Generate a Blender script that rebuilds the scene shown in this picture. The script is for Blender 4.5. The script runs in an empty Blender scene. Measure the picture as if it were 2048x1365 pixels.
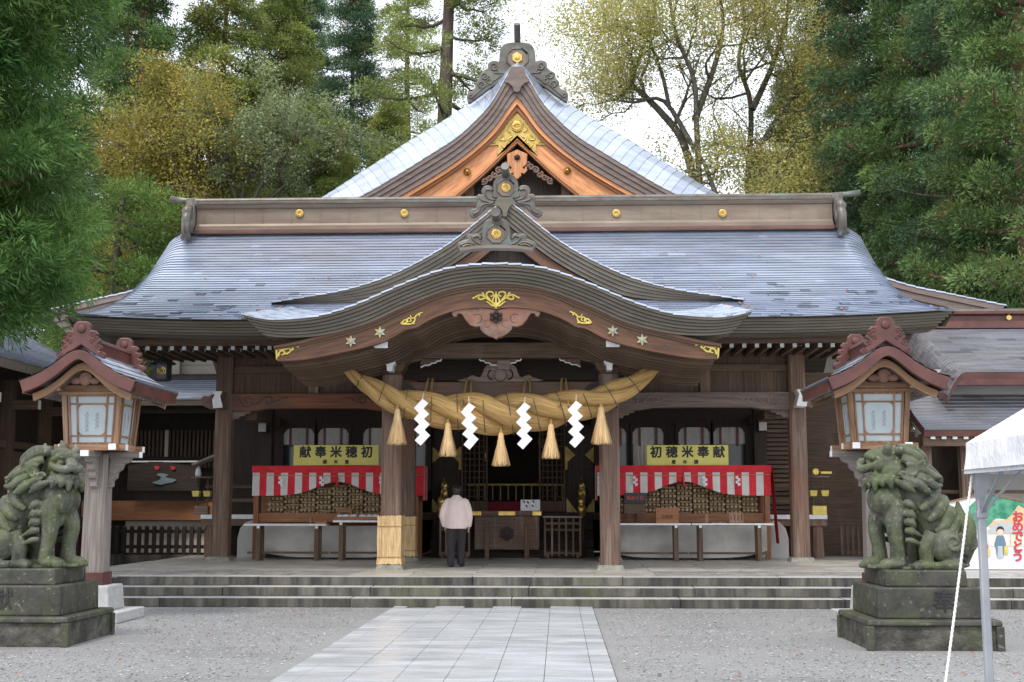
import bpy, bmesh, math, random
import numpy as np
from mathutils import Vector, Matrix
R = math.radians
random.seed(11)
rng = np.random.default_rng(5)
scene = bpy.context.scene
col = scene.collection

# ---------------------------------------------------------------- camera
FPX = 2495.0                       # focal length in pixels of the 2048 px wide photograph
CAM = Vector((1.10, 0.0, 1.60))
PITCH = math.atan(332.5 / FPX)
YAW = math.atan(94 * math.cos(PITCH) / FPX)
cd = bpy.data.cameras.new('camera')
cam = bpy.data.objects.new('camera', cd)
col.objects.link(cam)
cam.location = CAM
cam.rotation_euler = (math.pi / 2 + PITCH, 0, YAW)
cd.sensor_width = 36.0
cd.lens = 36.0 * FPX / 2048
cd.clip_start = 0.1
cd.clip_end = 600
scene.camera = cam

# ---------------------------------------------------------------- sky, sun, exposure
SUN_EL, SUN_AZ = 58, 205           # soft sun behind thin cloud, from behind the camera
w = bpy.data.worlds.new('World')
scene.world = w
w.use_nodes = True
nt = w.node_tree
nt.nodes.clear()
out = nt.nodes.new('ShaderNodeOutputWorld')
bg = nt.nodes.new('ShaderNodeBackground')
sky = nt.nodes.new('ShaderNodeTexSky')
sky.sky_type = 'NISHITA'
sky.sun_disc = False
sky.sun_elevation = R(SUN_EL)
sky.sun_rotation = R(SUN_AZ)
sky.dust_density = 3.0
mixn = nt.nodes.new('ShaderNodeMix')
mixn.data_type = 'RGBA'
mixn.inputs[0].default_value = 0.72   # share of even cloud cover
nt.links.new(sky.outputs[0], mixn.inputs[6])
mixn.inputs[7].default_value = (11.1, 11.6, 12.4, 1)
nt.links.new(mixn.outputs[2], bg.inputs[0])
bg.inputs[1].default_value = 0.125
nt.links.new(bg.outputs[0], out.inputs[0])
sl = bpy.data.lights.new('sun', 'SUN')
sl.energy = 1.5
sl.angle = R(12)
sl.color = (1.0, 0.95, 0.88)
so = bpy.data.objects.new('sun', sl)
col.objects.link(so)
so.location = (0, 0, 40)
_d = Vector((math.sin(R(SUN_AZ)) * math.cos(R(SUN_EL)), math.cos(R(SUN_AZ)) * math.cos(R(SUN_EL)), math.sin(R(SUN_EL))))
so.rotation_euler = _d.to_track_quat('Z', 'Y').to_euler()
scene.view_settings.view_transform = 'Standard'
scene.view_settings.look = 'None'
scene.view_settings.exposure = 0.58
scene.view_settings.gamma = 1
scene.view_settings.use_curve_mapping = False
scene.render.engine = 'CYCLES'
scene.cycles.use_denoising = True
scene.cycles.max_bounces = 6
scene.cycles.diffuse_bounces = 4
scene.cycles.glossy_bounces = 3
scene.cycles.transmission_bounces = 4

# ---------------------------------------------------------------- pixel to place
_F = Vector((-math.sin(YAW) * math.cos(PITCH), math.cos(YAW) * math.cos(PITCH), math.sin(PITCH)))
_R = Vector((math.cos(YAW), math.sin(YAW), 0))
_U = _R.cross(_F)
def P(px, py, Y):
    """point of the upright plane y = Y that the photograph shows at pixel (px, py): (x, z)"""
    d = _F + _R * ((px - 1024) / FPX) + _U * ((682.5 - py) / FPX)
    p = CAM + d * (Y / d.y)
    return (p.x, p.z)
def wl(pts, ox, oy, s, Y, dx=0.0):
    """points measured in an enlarged crop -> (x, z) in the plane y = Y"""
    r = []
    for a, b in pts:
        x, z = P(ox + a / s, oy + b / s, Y)
        r.append((x + dx, z))
    return r
def mirror(pts):
    return [(-x, z) for x, z in reversed(pts)]
def smooth(pts, n=6, closed=False):
    """Catmull-Rom through points of any dimension"""
    p = [np.array(q, float) for q in pts]
    m = len(p)
    o = []
    rngk = range(m if closed else m - 1)
    for i in rngk:
        if closed:
            a, b, c, d = p[i - 1], p[i], p[(i + 1) % m], p[(i + 2) % m]
        else:
            b, c = p[i], p[i + 1]
            a = p[i - 1] if i else 2 * b - c
            d = p[i + 2] if i + 2 < m else 2 * c - b
        for k in range(n):
            t = k / n
            o.append(tuple(.5 * (2 * b + (c - a) * t + (2 * a - 5 * b + 4 * c - d) * t * t + (3 * b - a - 3 * c + d) * t ** 3)))
    if not closed:
        o.append(tuple(p[-1]))
    return o
def resample(pts, n):
    p = np.array(pts, float)
    s = np.r_[0, np.cumsum(np.linalg.norm(np.diff(p, axis=0), axis=1))]
    t = np.linspace(0, s[-1], n)
    return [tuple(np.interp(q, s, p[:, k]) for k in range(p.shape[1])) for q in t]

# ---------------------------------------------------------------- objects
def thing(name, label, cat, loc=(0, 0, 0), rotz=0, group=None):
    o = bpy.data.objects.new(name, None)
    o.empty_display_size = 0.2
    col.objects.link(o)
    o.location = loc
    o.rotation_euler = (0, 0, rotz)
    o['label'] = label
    o['category'] = cat
    if group: o['group'] = group
    return o
def tag(o, label, cat, group=None, kind=None):
    if label: o['label'] = label
    if cat: o['category'] = cat
    if group: o['group'] = group
    if kind: o['kind'] = kind
    return o
def root_loc(p):
    v = Vector((0, 0, 0))
    while p is not None:
        v = v + Vector(p.location)
        p = p.parent
    return v
def link(o, parent=None):
    col.objects.link(o)
    if parent is not None: o.parent = parent
    return o
def inst(src, parent, loc=None, name=None, rot=None):
    """a further copy of a part, sharing its mesh"""
    o = src.copy()
    if name: o.name = name
    col.objects.link(o)
    o.parent = parent
    if loc is not None: o.location = loc
    if rot is not None: o.rotation_euler = rot
    return o
def copy_tree(o, parent=None, loc=None):
    c = o.copy()
    col.objects.link(c)
    c.parent = parent
    if loc is not None: c.location = loc
    for ch in list(o.children): copy_tree(ch, c)
    return c

class MB:
    """collects shapes; build() links them as ONE mesh object"""
    def __init__(self):
        self.v = []; self.f = []; self.t = []; self.g = []; self.usegv = False
    def add(self, vs, fs, tint=0.5, gv=None):
        b = len(self.v)
        self.v += [tuple(q) for q in vs]
        self.f += [tuple(i + b for i in q) for q in fs]
        self.t += [tint] * len(fs)
        if gv is None: self.g += [(0, 0, 0)] * len(vs)
        else:
            self.g += [tuple(q) for q in gv]; self.usegv = True
        return self
    def box(s, x0, x1, y0, y1, z0, z1, tint=.5):
        return s.add([(x0, y0, z0), (x1, y0, z0), (x1, y1, z0), (x0, y1, z0), (x0, y0, z1), (x1, y0, z1), (x1, y1, z1), (x0, y1, z1)],
                     [(0, 3, 2, 1), (4, 5, 6, 7), (0, 1, 5, 4), (1, 2, 6, 5), (2, 3, 7, 6), (3, 0, 4, 7)], tint)
    def frustum(s, c, a, b, z0, z1, dc=(0, 0)):
        x, y = c; X, Y = c[0] + dc[0], c[1] + dc[1]
        return s.add([(x - a[0], y - a[1], z0), (x + a[0], y - a[1], z0), (x + a[0], y + a[1], z0), (x - a[0], y + a[1], z0),
                      (X - b[0], Y - b[1], z1), (X + b[0], Y - b[1], z1), (X + b[0], Y + b[1], z1), (X - b[0], Y + b[1], z1)],
                     [(0, 3, 2, 1), (4, 5, 6, 7), (0, 1, 5, 4), (1, 2, 6, 5), (2, 3, 7, 6), (3, 0, 4, 7)])
    def beam(s, p0, p1, w, h, up=(0, 0, 1)):
        p0, p1 = Vector(p0), Vector(p1)
        d = (p1 - p0).normalized(); u = Vector(up)
        a = d.cross(u)
        if a.length < 1e-4: a = d.cross(Vector((0, 1, 0)))
        a.normalize(); u = a.cross(d)
        a = a * (w / 2); u = u * (h / 2)
        return s.add([p0 - a - u, p0 + a - u, p0 + a + u, p0 - a + u, p1 - a - u, p1 + a - u, p1 + a + u, p1 - a + u],
                     [(0, 1, 2, 3), (7, 6, 5, 4), (0, 4, 5, 1), (1, 5, 6, 2), (2, 6, 7, 3), (3, 7, 4, 0)])
    def poly(s, pts, lo, hi, ax='y'):
        """outline in the plane across an axis, drawn out along that axis"""
        n = len(pts)
        area = sum(pts[i][0] * pts[(i + 1) % n][1] - pts[(i + 1) % n][0] * pts[i][1] for i in range(n))
        if area < 0: pts = pts[::-1]
        m = {'y': lambda q, k: (q[0], k, q[1]), 'x': lambda q, k: (k, q[0], q[1]), 'z': lambda q, k: (q[0], q[1], k)}[ax]
        vs = [m(q, lo) for q in pts] + [m(q, hi) for q in pts]
        fl = ax != 'y'
        fs = [tuple(range(n)), tuple(range(2 * n - 1, n - 1, -1))] + [(i, i + n, (i + 1) % n + n, (i + 1) % n) for i in range(n)]
        if fl: fs = [q[::-1] for q in fs]
        return s.add(vs, fs)
    def band(s, top, bot, y0, y1, gv=True, dyb=0.0):
        """board between two curves of equal count in the xz plane, from y0 to y1 (the lower edge set back by dyb)"""
        n = len(top); vs = []; fs = []; g = []; L = 0
        for i in range(n):
            if i: L += math.hypot(top[i][0] - top[i - 1][0], top[i][1] - top[i - 1][1])
            vs += [(top[i][0], y0, top[i][1]), (bot[i][0], y0 + dyb, bot[i][1]), (bot[i][0], y1, bot[i][1]), (top[i][0], y1, top[i][1])]
            g += [(0, L, 0), (.3, L, 0), (.6, L, 0), (.9, L, 0)]
        for i in range(n - 1):
            a, b = 4 * i, 4 * i + 4
            for k in range(4):
                fs.append((a + k, a + (k + 1) % 4, b + (k + 1) % 4, b + k))
        fs += [(3, 2, 1, 0), (4 * n - 4, 4 * n - 3, 4 * n - 2, 4 * n - 1)]
        return s.add(vs, fs, gv=g if gv else None)
    def tube(s, pts, rad, n=8, squash=1.0, gv=False, cap=True, off=0.0):
        pts = [Vector(q) for q in pts]; m = len(pts)
        if not hasattr(rad, '__len__'): rad = [rad] * m
        ref = Vector((0, 1, 0))
        vs = []; fs = []; g = []; L = 0; prev = None
        for i, p in enumerate(pts):
            d = (pts[min(i + 1, m - 1)] - pts[max(i - 1, 0)])
            d = d.normalized() if d.length > 1e-9 else Vector((0, 0, 1))
            if prev is None:
                a = d.cross(ref)
                if a.length < .2: a = d.cross(Vector((1, 0, 0)))
            else: a = prev - d * prev.dot(d)
            a.normalize(); prev = a
            b = d.cross(a)
            if i: L += (p - pts[i - 1]).length
            for k in range(n):
                t = 2 * math.pi * k / n
                vs.append(p + (a * math.cos(t) + b * math.sin(t) * squash) * rad[i])
                g.append((k / n, L, off))
        for i in range(m - 1):
            for k in range(n):
                fs.append((i * n + k, i * n + (k + 1) % n, (i + 1) * n + (k + 1) % n, (i + 1) * n + k))
        if cap:
            fs += [tuple(range(n - 1, -1, -1)), tuple(range((m - 1) * n, m * n))]
        return s.add(vs, fs, gv=g if gv else None)
    def lathe(s, prof, c=(0, 0, 0), n=16, ax='z', sq=(1, 1), gv=False):
        vs = []; fs = []; g = []
        for j, (r, z) in enumerate(prof):
            for k in range(n):
                t = 2 * math.pi * k / n
                a, b = r * math.cos(t) * sq[0], r * math.sin(t) * sq[1]
                q = (a, b, z) if ax == 'z' else ((a, -z, b) if ax == 'y' else (z, a, b))
                vs.append((c[0] + q[0], c[1] + q[1], c[2] + q[2])); g.append((k / n, z, 0))
        m = len(prof)
        for j in range(m - 1):
            for k in range(n):
                fs.append((j * n + k, j * n + (k + 1) % n, (j + 1) * n + (k + 1) % n, (j + 1) * n + k))
        fs += [tuple(range(n - 1, -1, -1)), tuple(range((m - 1) * n, m * n))]
        return s.add(vs, fs, gv=g if gv else None)
    def ball(s, c, r, nu=10, nv=7, rot=None):
        if not hasattr(r, '__len__'): r = (r, r, r)
        vs = []; fs = []
        for j in range(nv + 1):
            ph = math.pi * j / nv
            for k in range(nu):
                t = 2 * math.pi * k / nu
                q = Vector((r[0] * math.sin(ph) * math.cos(t), r[1] * math.sin(ph) * math.sin(t), -r[2] * math.cos(ph)))
                if rot is not None: q = rot @ q
                vs.append(q + Vector(c))
        for j in range(nv):
            for k in range(nu):
                fs.append((j * nu + k, j * nu + (k + 1) % nu, (j + 1) * nu + (k + 1) % nu, (j + 1) * nu + k))
        return s.add(vs, fs)
    def grid(s, fn, us, vs_, gv=None, flip=False):
        nu, nv = len(us), len(vs_)
        vv = [fn(u, v) for v in vs_ for u in us]
        fs = [(j * nu + i, j * nu + i + 1, (j + 1) * nu + i + 1, (j + 1) * nu + i) for j in range(nv - 1) for i in range(nu - 1)]
        if flip: fs = [q[::-1] for q in fs]
        return s.add(vv, fs, gv=[gv(u, v) for v in vs_ for u in us] if gv else None)
    def build(s, name, mat=None, parent=None, smooth=False, bevel=0, local=False, kind=None, origin=None):
        me = bpy.data.meshes.new(name)
        L = Vector((0, 0, 0)) if local else root_loc(parent)
        va = np.array(s.v, float).reshape(-1, 3)
        if parent is None and not local:
            if origin is None:
                lo, hi = va.min(0), va.max(0)
                origin = ((lo[0] + hi[0]) / 2, (lo[1] + hi[1]) / 2, lo[2])
            L = Vector(origin)
        va = va - np.array(L)
        me.from_pydata(va.tolist(), [], s.f)
        if any(t != .5 for t in s.t):
            a = me.attributes.new('tint', 'FLOAT', 'FACE')
            a.data.foreach_set('value', np.array(s.t, 'f'))
        if s.usegv:
            a = me.attributes.new('gv', 'FLOAT_VECTOR', 'POINT')
            a.data.foreach_set('vector', np.array(s.g, 'f').ravel())
        if smooth:
            me.shade_smooth()
        me.update()
        o = bpy.data.objects.new(name, me)
        if mat is not None: me.materials.append(MAT[mat] if isinstance(mat, str) else mat)
        link(o, parent)
        if parent is None and not local: o.location = L
        if bevel:
            m = o.modifiers.new('bevel', 'BEVEL'); m.width = bevel; m.segments = 2; m.limit_method = 'ANGLE'; m.angle_limit = R(40)
        if kind: o['kind'] = kind
        return o

def plate(name, loops, depth, mat, parent=None, y=0.0, bevel=0.0, kind=None):
    """flat cut-out with holes (loops in xz), given thickness along y and a rounded rim; joined as one mesh"""
    cu = bpy.data.curves.new('tmp', 'CURVE')
    cu.dimensions = '2D'; cu.fill_mode = 'BOTH'
    cu.extrude = max(depth / 2 - bevel, .0005); cu.bevel_depth = bevel; cu.bevel_resolution = 1
    for lp in loops:
        sp = cu.splines.new('POLY'); sp.points.add(len(lp) - 1); sp.use_cyclic_u = True
        for q, (x, z) in zip(sp.points, lp): q.co = (x, z, 0, 1)
    ob = bpy.data.objects.new('tmp', cu); col.objects.link(ob)
    me = bpy.data.meshes.new_from_object(ob.evaluated_get(bpy.context.evaluated_depsgraph_get()))
    bpy.data.objects.remove(ob); bpy.data.curves.remove(cu)
    L = root_loc(parent)
    n = len(me.vertices); a = np.empty(n * 3); me.vertices.foreach_get('co', a); a = a.reshape(-1, 3)
    b = np.c_[a[:, 0] - L.x, y - a[:, 2] - L.y, a[:, 1] - L.z]
    org = None
    if parent is None:
        lo, hi = b.min(0), b.max(0); org = np.array([(lo[0] + hi[0]) / 2, (lo[1] + hi[1]) / 2, lo[2]]); b = b - org
    me.vertices.foreach_set('co', b.ravel()); me.name = name; me.materials.clear(); me.update()
    me.materials.append(MAT[mat])
    o = bpy.data.objects.new(name, me); link(o, parent)
    if org is not None: o.location = org
    if kind: o['kind'] = kind
    return o
def lettering(name, s, size, c, mat, parent, extrude=.002, bold=.0, rotx=90, rotz=0, spacing=1.0, vertical=False, squeeze=1.0):
    """written characters, set upright on a board; c = centre (world)"""
    cu = bpy.data.curves.new('tmp', 'FONT')
    cu.body = '\n'.join(s) if vertical else s
    cu.size = size; cu.align_x = 'CENTER'; cu.align_y = 'CENTER'; cu.extrude = extrude; cu.space_character = spacing
    cu.space_line = .85
    ob = bpy.data.objects.new('tmp', cu); col.objects.link(ob)
    me = bpy.data.meshes.new_from_object(ob.evaluated_get(bpy.context.evaluated_depsgraph_get()))
    bpy.data.objects.remove(ob); bpy.data.curves.remove(cu)
    if bold:                                   # heavier strokes: the outline repeated a hair's breadth to each side
        n = len(me.vertices); a = np.empty(n * 3); me.vertices.foreach_get('co', a); a = a.reshape(-1, 3)
        fs = [tuple(p.vertices) for p in me.polygons]; V_ = []; F2 = []
        for k, (dx, dy) in enumerate(((0, 0), (1, .3), (-1, -.3), (.4, 1), (-.4, -1), (.7, -.7), (-.7, .7))):
            V_ += (a + np.array([dx * bold, dy * bold, -.0004 * k])).tolist(); F2 += [tuple(i + n * k for i in f) for f in fs]
        bpy.data.meshes.remove(me); me = bpy.data.meshes.new(name); me.from_pydata(V_, [], F2)
    me.name = name; me.materials.clear(); me.materials.append(MAT[mat])
    o = bpy.data.objects.new(name, me); link(o, parent)
    o.location = Vector(c) - root_loc(parent)
    o.rotation_euler = (R(rotx), 0, R(rotz)); o.scale = (squeeze, 1, 1)
    return o
def voxel(mb, size, name, mat, parent, smooth_it=4, local=True):
    """one continuous skin over all collected shapes"""
    me = bpy.data.meshes.new('tmp'); me.from_pydata([tuple(q) for q in mb.v], [], mb.f); me.update()
    ob = bpy.data.objects.new('tmp', me); col.objects.link(ob)
    m = ob.modifiers.new('r', 'REMESH'); m.mode = 'VOXEL'; m.voxel_size = size
    if smooth_it:
        m = ob.modifiers.new('s', 'SMOOTH'); m.iterations = smooth_it; m.factor = .5
    m2 = bpy.data.meshes.new_from_object(ob.evaluated_get(bpy.context.evaluated_depsgraph_get()))
    bpy.data.objects.remove(ob); bpy.data.meshes.remove(me)
    m2.name = name; m2.materials.clear(); m2.materials.append(MAT[mat]); m2.shade_smooth()
    o = bpy.data.objects.new(name, m2); link(o, parent)
    return o
# ---------------------------------------------------------------- materials
MAT = {}
def pmat(name, c1, c2, scale=(6, 6, 6), rough=.7, metal=0.0, bump=0.0, bscale=None, rnd=.12, tint=0.0, coord='Object',
         contrast=(.35, .65), detail=6, dist=.01, spec=.5, layers=(), rough2=None, trans=0.0, sheen=0.0):
    """principled material: two colours mixed by noise, brightness varied per object and per piece, further stains on top"""
    m = bpy.data.materials.new(name); m.use_nodes = True; MAT[name] = m
    n = m.node_tree.nodes; l = m.node_tree.links
    b = n['Principled BSDF']
    if coord == 'gv':
        tc = n.new('ShaderNodeAttribute'); tc.attribute_name = 'gv'; co = tc.outputs['Vector']
    else:
        tc = n.new('ShaderNodeTexCoord'); co = tc.outputs[coord]
    oi = n.new('ShaderNodeObjectInfo')
    if coord == 'Object':                      # copies of a piece each get their own stretch of grain
        va = n.new('ShaderNodeVectorMath'); va.operation = 'ADD'; l.new(co, va.inputs[0]); l.new(oi.outputs['Location'], va.inputs[1]); co = va.outputs[0]
    def noise(sc, det=6, seed=0.0):
        mp = n.new('ShaderNodeMapping'); mp.inputs['Scale'].default_value = sc; mp.inputs['Location'].default_value = (seed, seed * .7, seed * 1.3)
        l.new(co, mp.inputs['Vector'])
        t = n.new('ShaderNodeTexNoise'); t.inputs['Scale'].default_value = 1.0; t.inputs['Detail'].default_value = det; t.inputs['Roughness'].default_value = .6
        l.new(mp.outputs[0], t.inputs['Vector']); return t.outputs[0]
    def ramp(src, lo, hi):
        r = n.new('ShaderNodeMapRange'); r.inputs[1].default_value = lo; r.inputs[2].default_value = hi; r.clamp = True
        l.new(src, r.inputs[0]); return r.outputs[0]
    def mix(fac, a, bb, mode='MIX'):
        x = n.new('ShaderNodeMix'); x.data_type = 'RGBA'; x.blend_type = mode
        if isinstance(fac, (int, float)): x.inputs[0].default_value = fac
        else: l.new(fac, x.inputs[0])
        for k, q in ((6, a), (7, bb)):
            if isinstance(q, tuple): x.inputs[k].default_value = (*q, 1)
            else: l.new(q, x.inputs[k])
        return x.outputs[2]
    nz = noise(scale, detail)
    c = mix(ramp(nz, *contrast), tuple(c1), tuple(c2))
    for (lc, ls, lo, hi, amt, *sd) in layers:
        f = ramp(noise(ls, 5, sd[0] if sd else 3.1), lo, hi)
        mu = n.new('ShaderNodeMath'); mu.operation = 'MULTIPLY'; mu.inputs[1].default_value = amt; l.new(f, mu.inputs[0])
        c = mix(mu.outputs[0], c, tuple(lc))
    if rnd or tint:
        # brightness factor: 1 + rnd*(random-.5)*2 + tint*(attr-.5)*2
        m1 = n.new('ShaderNodeMath'); m1.operation = 'MULTIPLY_ADD'; m1.inputs[1].default_value = 2 * rnd; m1.inputs[2].default_value = 1 - rnd
        l.new(oi.outputs['Random'], m1.inputs[0]); f = m1.outputs[0]
        if tint:
            at = n.new('ShaderNodeAttribute'); at.attribute_name = 'tint'
            m2 = n.new('ShaderNodeMath'); m2.operation = 'MULTIPLY_ADD'; m2.inputs[1].default_value = 2 * tint; m2.inputs[2].default_value = 1 - tint
            l.new(at.outputs['Fac'], m2.inputs[0])
            m3 = n.new('ShaderNodeMath'); m3.operation = 'MULTIPLY'; l.new(f, m3.inputs[0]); l.new(m2.outputs[0], m3.inputs[1]); f = m3.outputs[0]
        cb = n.new('ShaderNodeCombineColor')
        for k in range(3): l.new(f, cb.inputs[k])
        c = mix(1.0, c, cb.outputs[0], 'MULTIPLY')
    l.new(c, b.inputs['Base Color'])
    b.inputs['Roughness'].default_value = rough
    if rough2 is not None:
        rr = n.new('ShaderNodeMapRange'); rr.inputs[3].default_value = rough; rr.inputs[4].default_value = rough2
        l.new(ramp(noise(tuple(q * .35 for q in scale), 4, 9.0), .4, .6), rr.inputs[0]); l.new(rr.outputs[0], b.inputs['Roughness'])
    b.inputs['Metallic'].default_value = metal
    b.inputs['Specular IOR Level'].default_value = spec
    if sheen: b.inputs['Sheen Weight'].default_value = sheen
    if bump:
        bp = n.new('ShaderNodeBump'); bp.inputs['Strength'].default_value = bump; bp.inputs['Distance'].default_value = dist
        l.new(noise(bscale or scale, 8, 1.7), bp.inputs['Height']); l.new(bp.outputs[0], b.inputs['Normal'])
    if trans:
        tr = n.new('ShaderNodeBsdfTranslucent'); l.new(c, tr.inputs[0])
        ms = n.new('ShaderNodeMixShader'); ms.inputs[0].default_value = trans
        l.new(b.outputs[0], ms.inputs[1]); l.new(tr.outputs[0], ms.inputs[2]); l.new(ms.outputs[0], n['Material Output'].inputs[0])
    return m
def woods(name, c1, c2, rough=.7, layers=(), bump=.35, rnd=.18, k=1.0):
    for ax, s in (('x', (1.3, 38, 38)), ('y', (38, 1.3, 38)), ('z', (38, 38, 1.3))):
        pmat(name + '_' + ax, c1, c2, tuple(q * k for q in s), rough, bump=bump, dist=.006, rnd=rnd, layers=layers)
    pmat(name + '_gv', c1, c2, (20 * k, 1.6 * k, 3), rough, bump=bump, dist=.006, rnd=rnd, layers=(), coord='gv')
woods('wood', (.058, .034, .019), (.145, .090, .055), .72, layers=(((.17, .115, .085), (2.5, 2.5, 1.2), .52, .74, .5),))
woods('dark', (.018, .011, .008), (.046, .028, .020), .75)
woods('red', (.068, .031, .016), (.165, .078, .041), .65, layers=(((.090, .060, .041), (2, 2, 2), .42, .58, .8),))
woods('redder', (.12, .035, .016), (.27, .092, .042), .6, layers=(((.10, .058, .040), (1.2, 2, 2), .50, .66, .8),))
woods('grey', (.105, .075, .060), (.22, .165, .135), .78)
woods('post', (.085, .050, .035), (.20, .125, .088), .72, layers=(((.31, .25, .21), (6, 6, .5), .54, .66, .6), ((.20, .085, .045), (1.6, 1.6, .6), .52, .68, .6, 8.0)))
woods('lamp', (.16, .082, .040), (.36, .205, .115), .62, layers=(((.32, .25, .21), (4, 4, 1), .55, .72, .5),))
woods('lamppost', (.145, .120, .104), (.275, .240, .214), .75)
woods('new', (.46, .165, .060), (.76, .36, .15), .5, bump=.2)
woods('stall', (.20, .075, .028), (.36, .155, .065), .6)
pmat('endpaint', (.42, .42, .41), (.52, .52, .51), (8, 8, 8), .6, rnd=.12)
pmat('carved', (.11, .065, .048), (.23, .145, .11), (5, 5, 5), .7, bump=.3, dist=.01, layers=(((.26, .095, .055), (1.5, 1.5, 1.5), .5, .65, .6),))
pmat('fascia', (.115, .096, .072), (.165, .140, .108), (1.0, 9, 9), .62, bump=.25, dist=.006, rnd=.12, layers=(((.09, .082, .055), (.6, .6, 2), .45, .7, .5),))
pmat('fascia_back', (.145, .106, .090), (.21, .158, .136), (2, 9, 9), .6, bump=.2, dist=.006, rnd=.10)
# sheet-copper shingles, wet
pmat('shingle', (.385, .425, .51), (.50, .545, .64), (.7, 4, 4), .30, metal=.80, bump=.16, dist=.01, bscale=(7, 7, 7), rnd=.07, tint=.55,
     layers=(((.44, .49, .51), (.5, .5, .5), .5, .75, .5), ((.38, .37, .39), (.35, .6, .6), .52, .7, .5, 6.0)), rough2=.42)
pmat('shingle_rust', (.24, .225, .235), (.33, .325, .345), (1.2, 5, 5), .34, metal=.7, bump=.16, dist=.01, bscale=(7, 7, 7), rnd=.07, tint=.5,
     layers=(((.28, .30, .34), (.5, .5, .5), .42, .62, .8),), rough2=.46)
pmat('copper', (.095, .082, .068), (.155, .135, .115), (3, 3, 3), .42, metal=.45, bump=.2, rnd=.08, layers=(((.14, .19, .165), (2.5, 2.5, 4), .50, .70, .7), ((.20, .185, .17), (4, 4, 1), .55, .72, .4, 8.0)))
pmat('ridge', (.165, .128, .096), (.235, .186, .142), (1.1, 4, 4), .5, metal=.35, bump=.15, rnd=.08, layers=(((.17, .1, .085), (.5, 3, 3), .5, .7, .6),))
pmat('maroon', (.115, .050, .042), (.175, .078, .064), (2, 5, 5), .5, metal=.2, rnd=.08)
pmat('redcopper', (.078, .028, .024), (.130, .048, .040), (3, 3, 3), .42, metal=.15, bump=.15, rnd=.06)
pmat('gold', (.50, .33, .09), (.68, .48, .16), (9, 9, 9), .34, metal=.85, bump=.3, dist=.008, bscale=(35, 35, 35), rnd=.05)
pmat('goldpaint', (.60, .47, .09), (.75, .62, .16), (9, 9, 9), .45, metal=.3, rnd=.05)
pmat('verdigris', (.30, .42, .36), (.52, .38, .16), (7, 7, 7), .6, metal=.2, rnd=.3)
pmat('whitepaint', (.66, .66, .66), (.80, .80, .79), (8, 8, 8), .55, rnd=.08)
pmat('plaster', (.62, .56, .47), (.70, .64, .55), (1, 1, 1), .8, rnd=.04)
pmat('plastergrey', (.42, .41, .39), (.50, .49, .47), (1, 1, 1), .8, rnd=.04)
pmat('black', (.012, .012, .014), (.03, .03, .032), (9, 9, 9), .45, rnd=.05)
pmat('void', (.006, .005, .005), (.012, .010, .009), (1, 1, 1), .9, rnd=0)
# stone
MOSS = ((.060, .076, .024), (1.3, 1.3, 1.3), .50, .66, .7)
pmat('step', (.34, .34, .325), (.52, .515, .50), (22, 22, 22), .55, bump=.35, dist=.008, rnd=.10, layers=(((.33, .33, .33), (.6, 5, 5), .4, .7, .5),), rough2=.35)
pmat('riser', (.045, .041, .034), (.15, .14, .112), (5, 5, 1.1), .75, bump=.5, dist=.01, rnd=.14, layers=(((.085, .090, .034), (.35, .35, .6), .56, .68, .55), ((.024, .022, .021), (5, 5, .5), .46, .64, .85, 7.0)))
pmat('slab', (.37, .385, .40), (.48, .495, .51), (1.6, 7, 5), .34, bump=.15, dist=.004, bscale=(40, 40, 40), rnd=.02, layers=(((.60, .62, .65), (1.1, 5, 3), .50, .66, .6), ((.28, .28, .28), (60, 60, 60), .55, .75, .5, 5.0)), rough2=.2)
pmat('floor', (.30, .28, .245), (.43, .41, .36), (3, 3, 3), .5, bump=.2, dist=.005, bscale=(30, 30, 30), rnd=.10, rough2=.35)
pmat('roughfloor', (.15, .15, .14), (.40, .39, .37), (4, 9, 4), .45, bump=.5, dist=.01, rnd=.12, rough2=.25)
pmat('basestone', (.16, .16, .125), (.28, .275, .235), (9, 9, 9), .7, bump=.3, rnd=.1)
pmat('whitestone', (.36, .36, .355), (.48, .48, .47), (14, 14, 14), .6, bump=.2, rnd=.06)
pmat('mossstone', (.024, .023, .018), (.068, .064, .050), (4, 4, 4), .62, bump=.6, dist=.012, bscale=(14, 14, 14), rnd=.06,
     layers=(((.060, .078, .024), (1.7, 1.7, 1.7), .50, .66, .75), ((.26, .26, .22), (16, 16, 16), .60, .70, .6, 6.0), ((.024, .024, .020), (3, 3, 1.4), .54, .66, .8, 9.0)))
pmat('komainu', (.046, .050, .032), (.128, .130, .095), (5, 5, 5), .72, bump=.7, dist=.012, bscale=(26, 26, 26), rnd=.0,
     layers=(((.070, .092, .028), (2.4, 2.4, 2.4), .44, .62, .8), ((.026, .030, .020), (5, 5, 3.2), .50, .64, .8, 9.0), ((.34, .34, .30), (22, 22, 22), .60, .70, .6, 4.0)))
pmat('rockface', (.026, .024, .021), (.125, .116, .095), (5, 5, 6), .8, bump=1.0, dist=.05, bscale=(9, 9, 9), rnd=.08, layers=(MOSS, ((.03, .028, .024), (2, 2, 2), .50, .66, .8, 9.0)))
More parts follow.
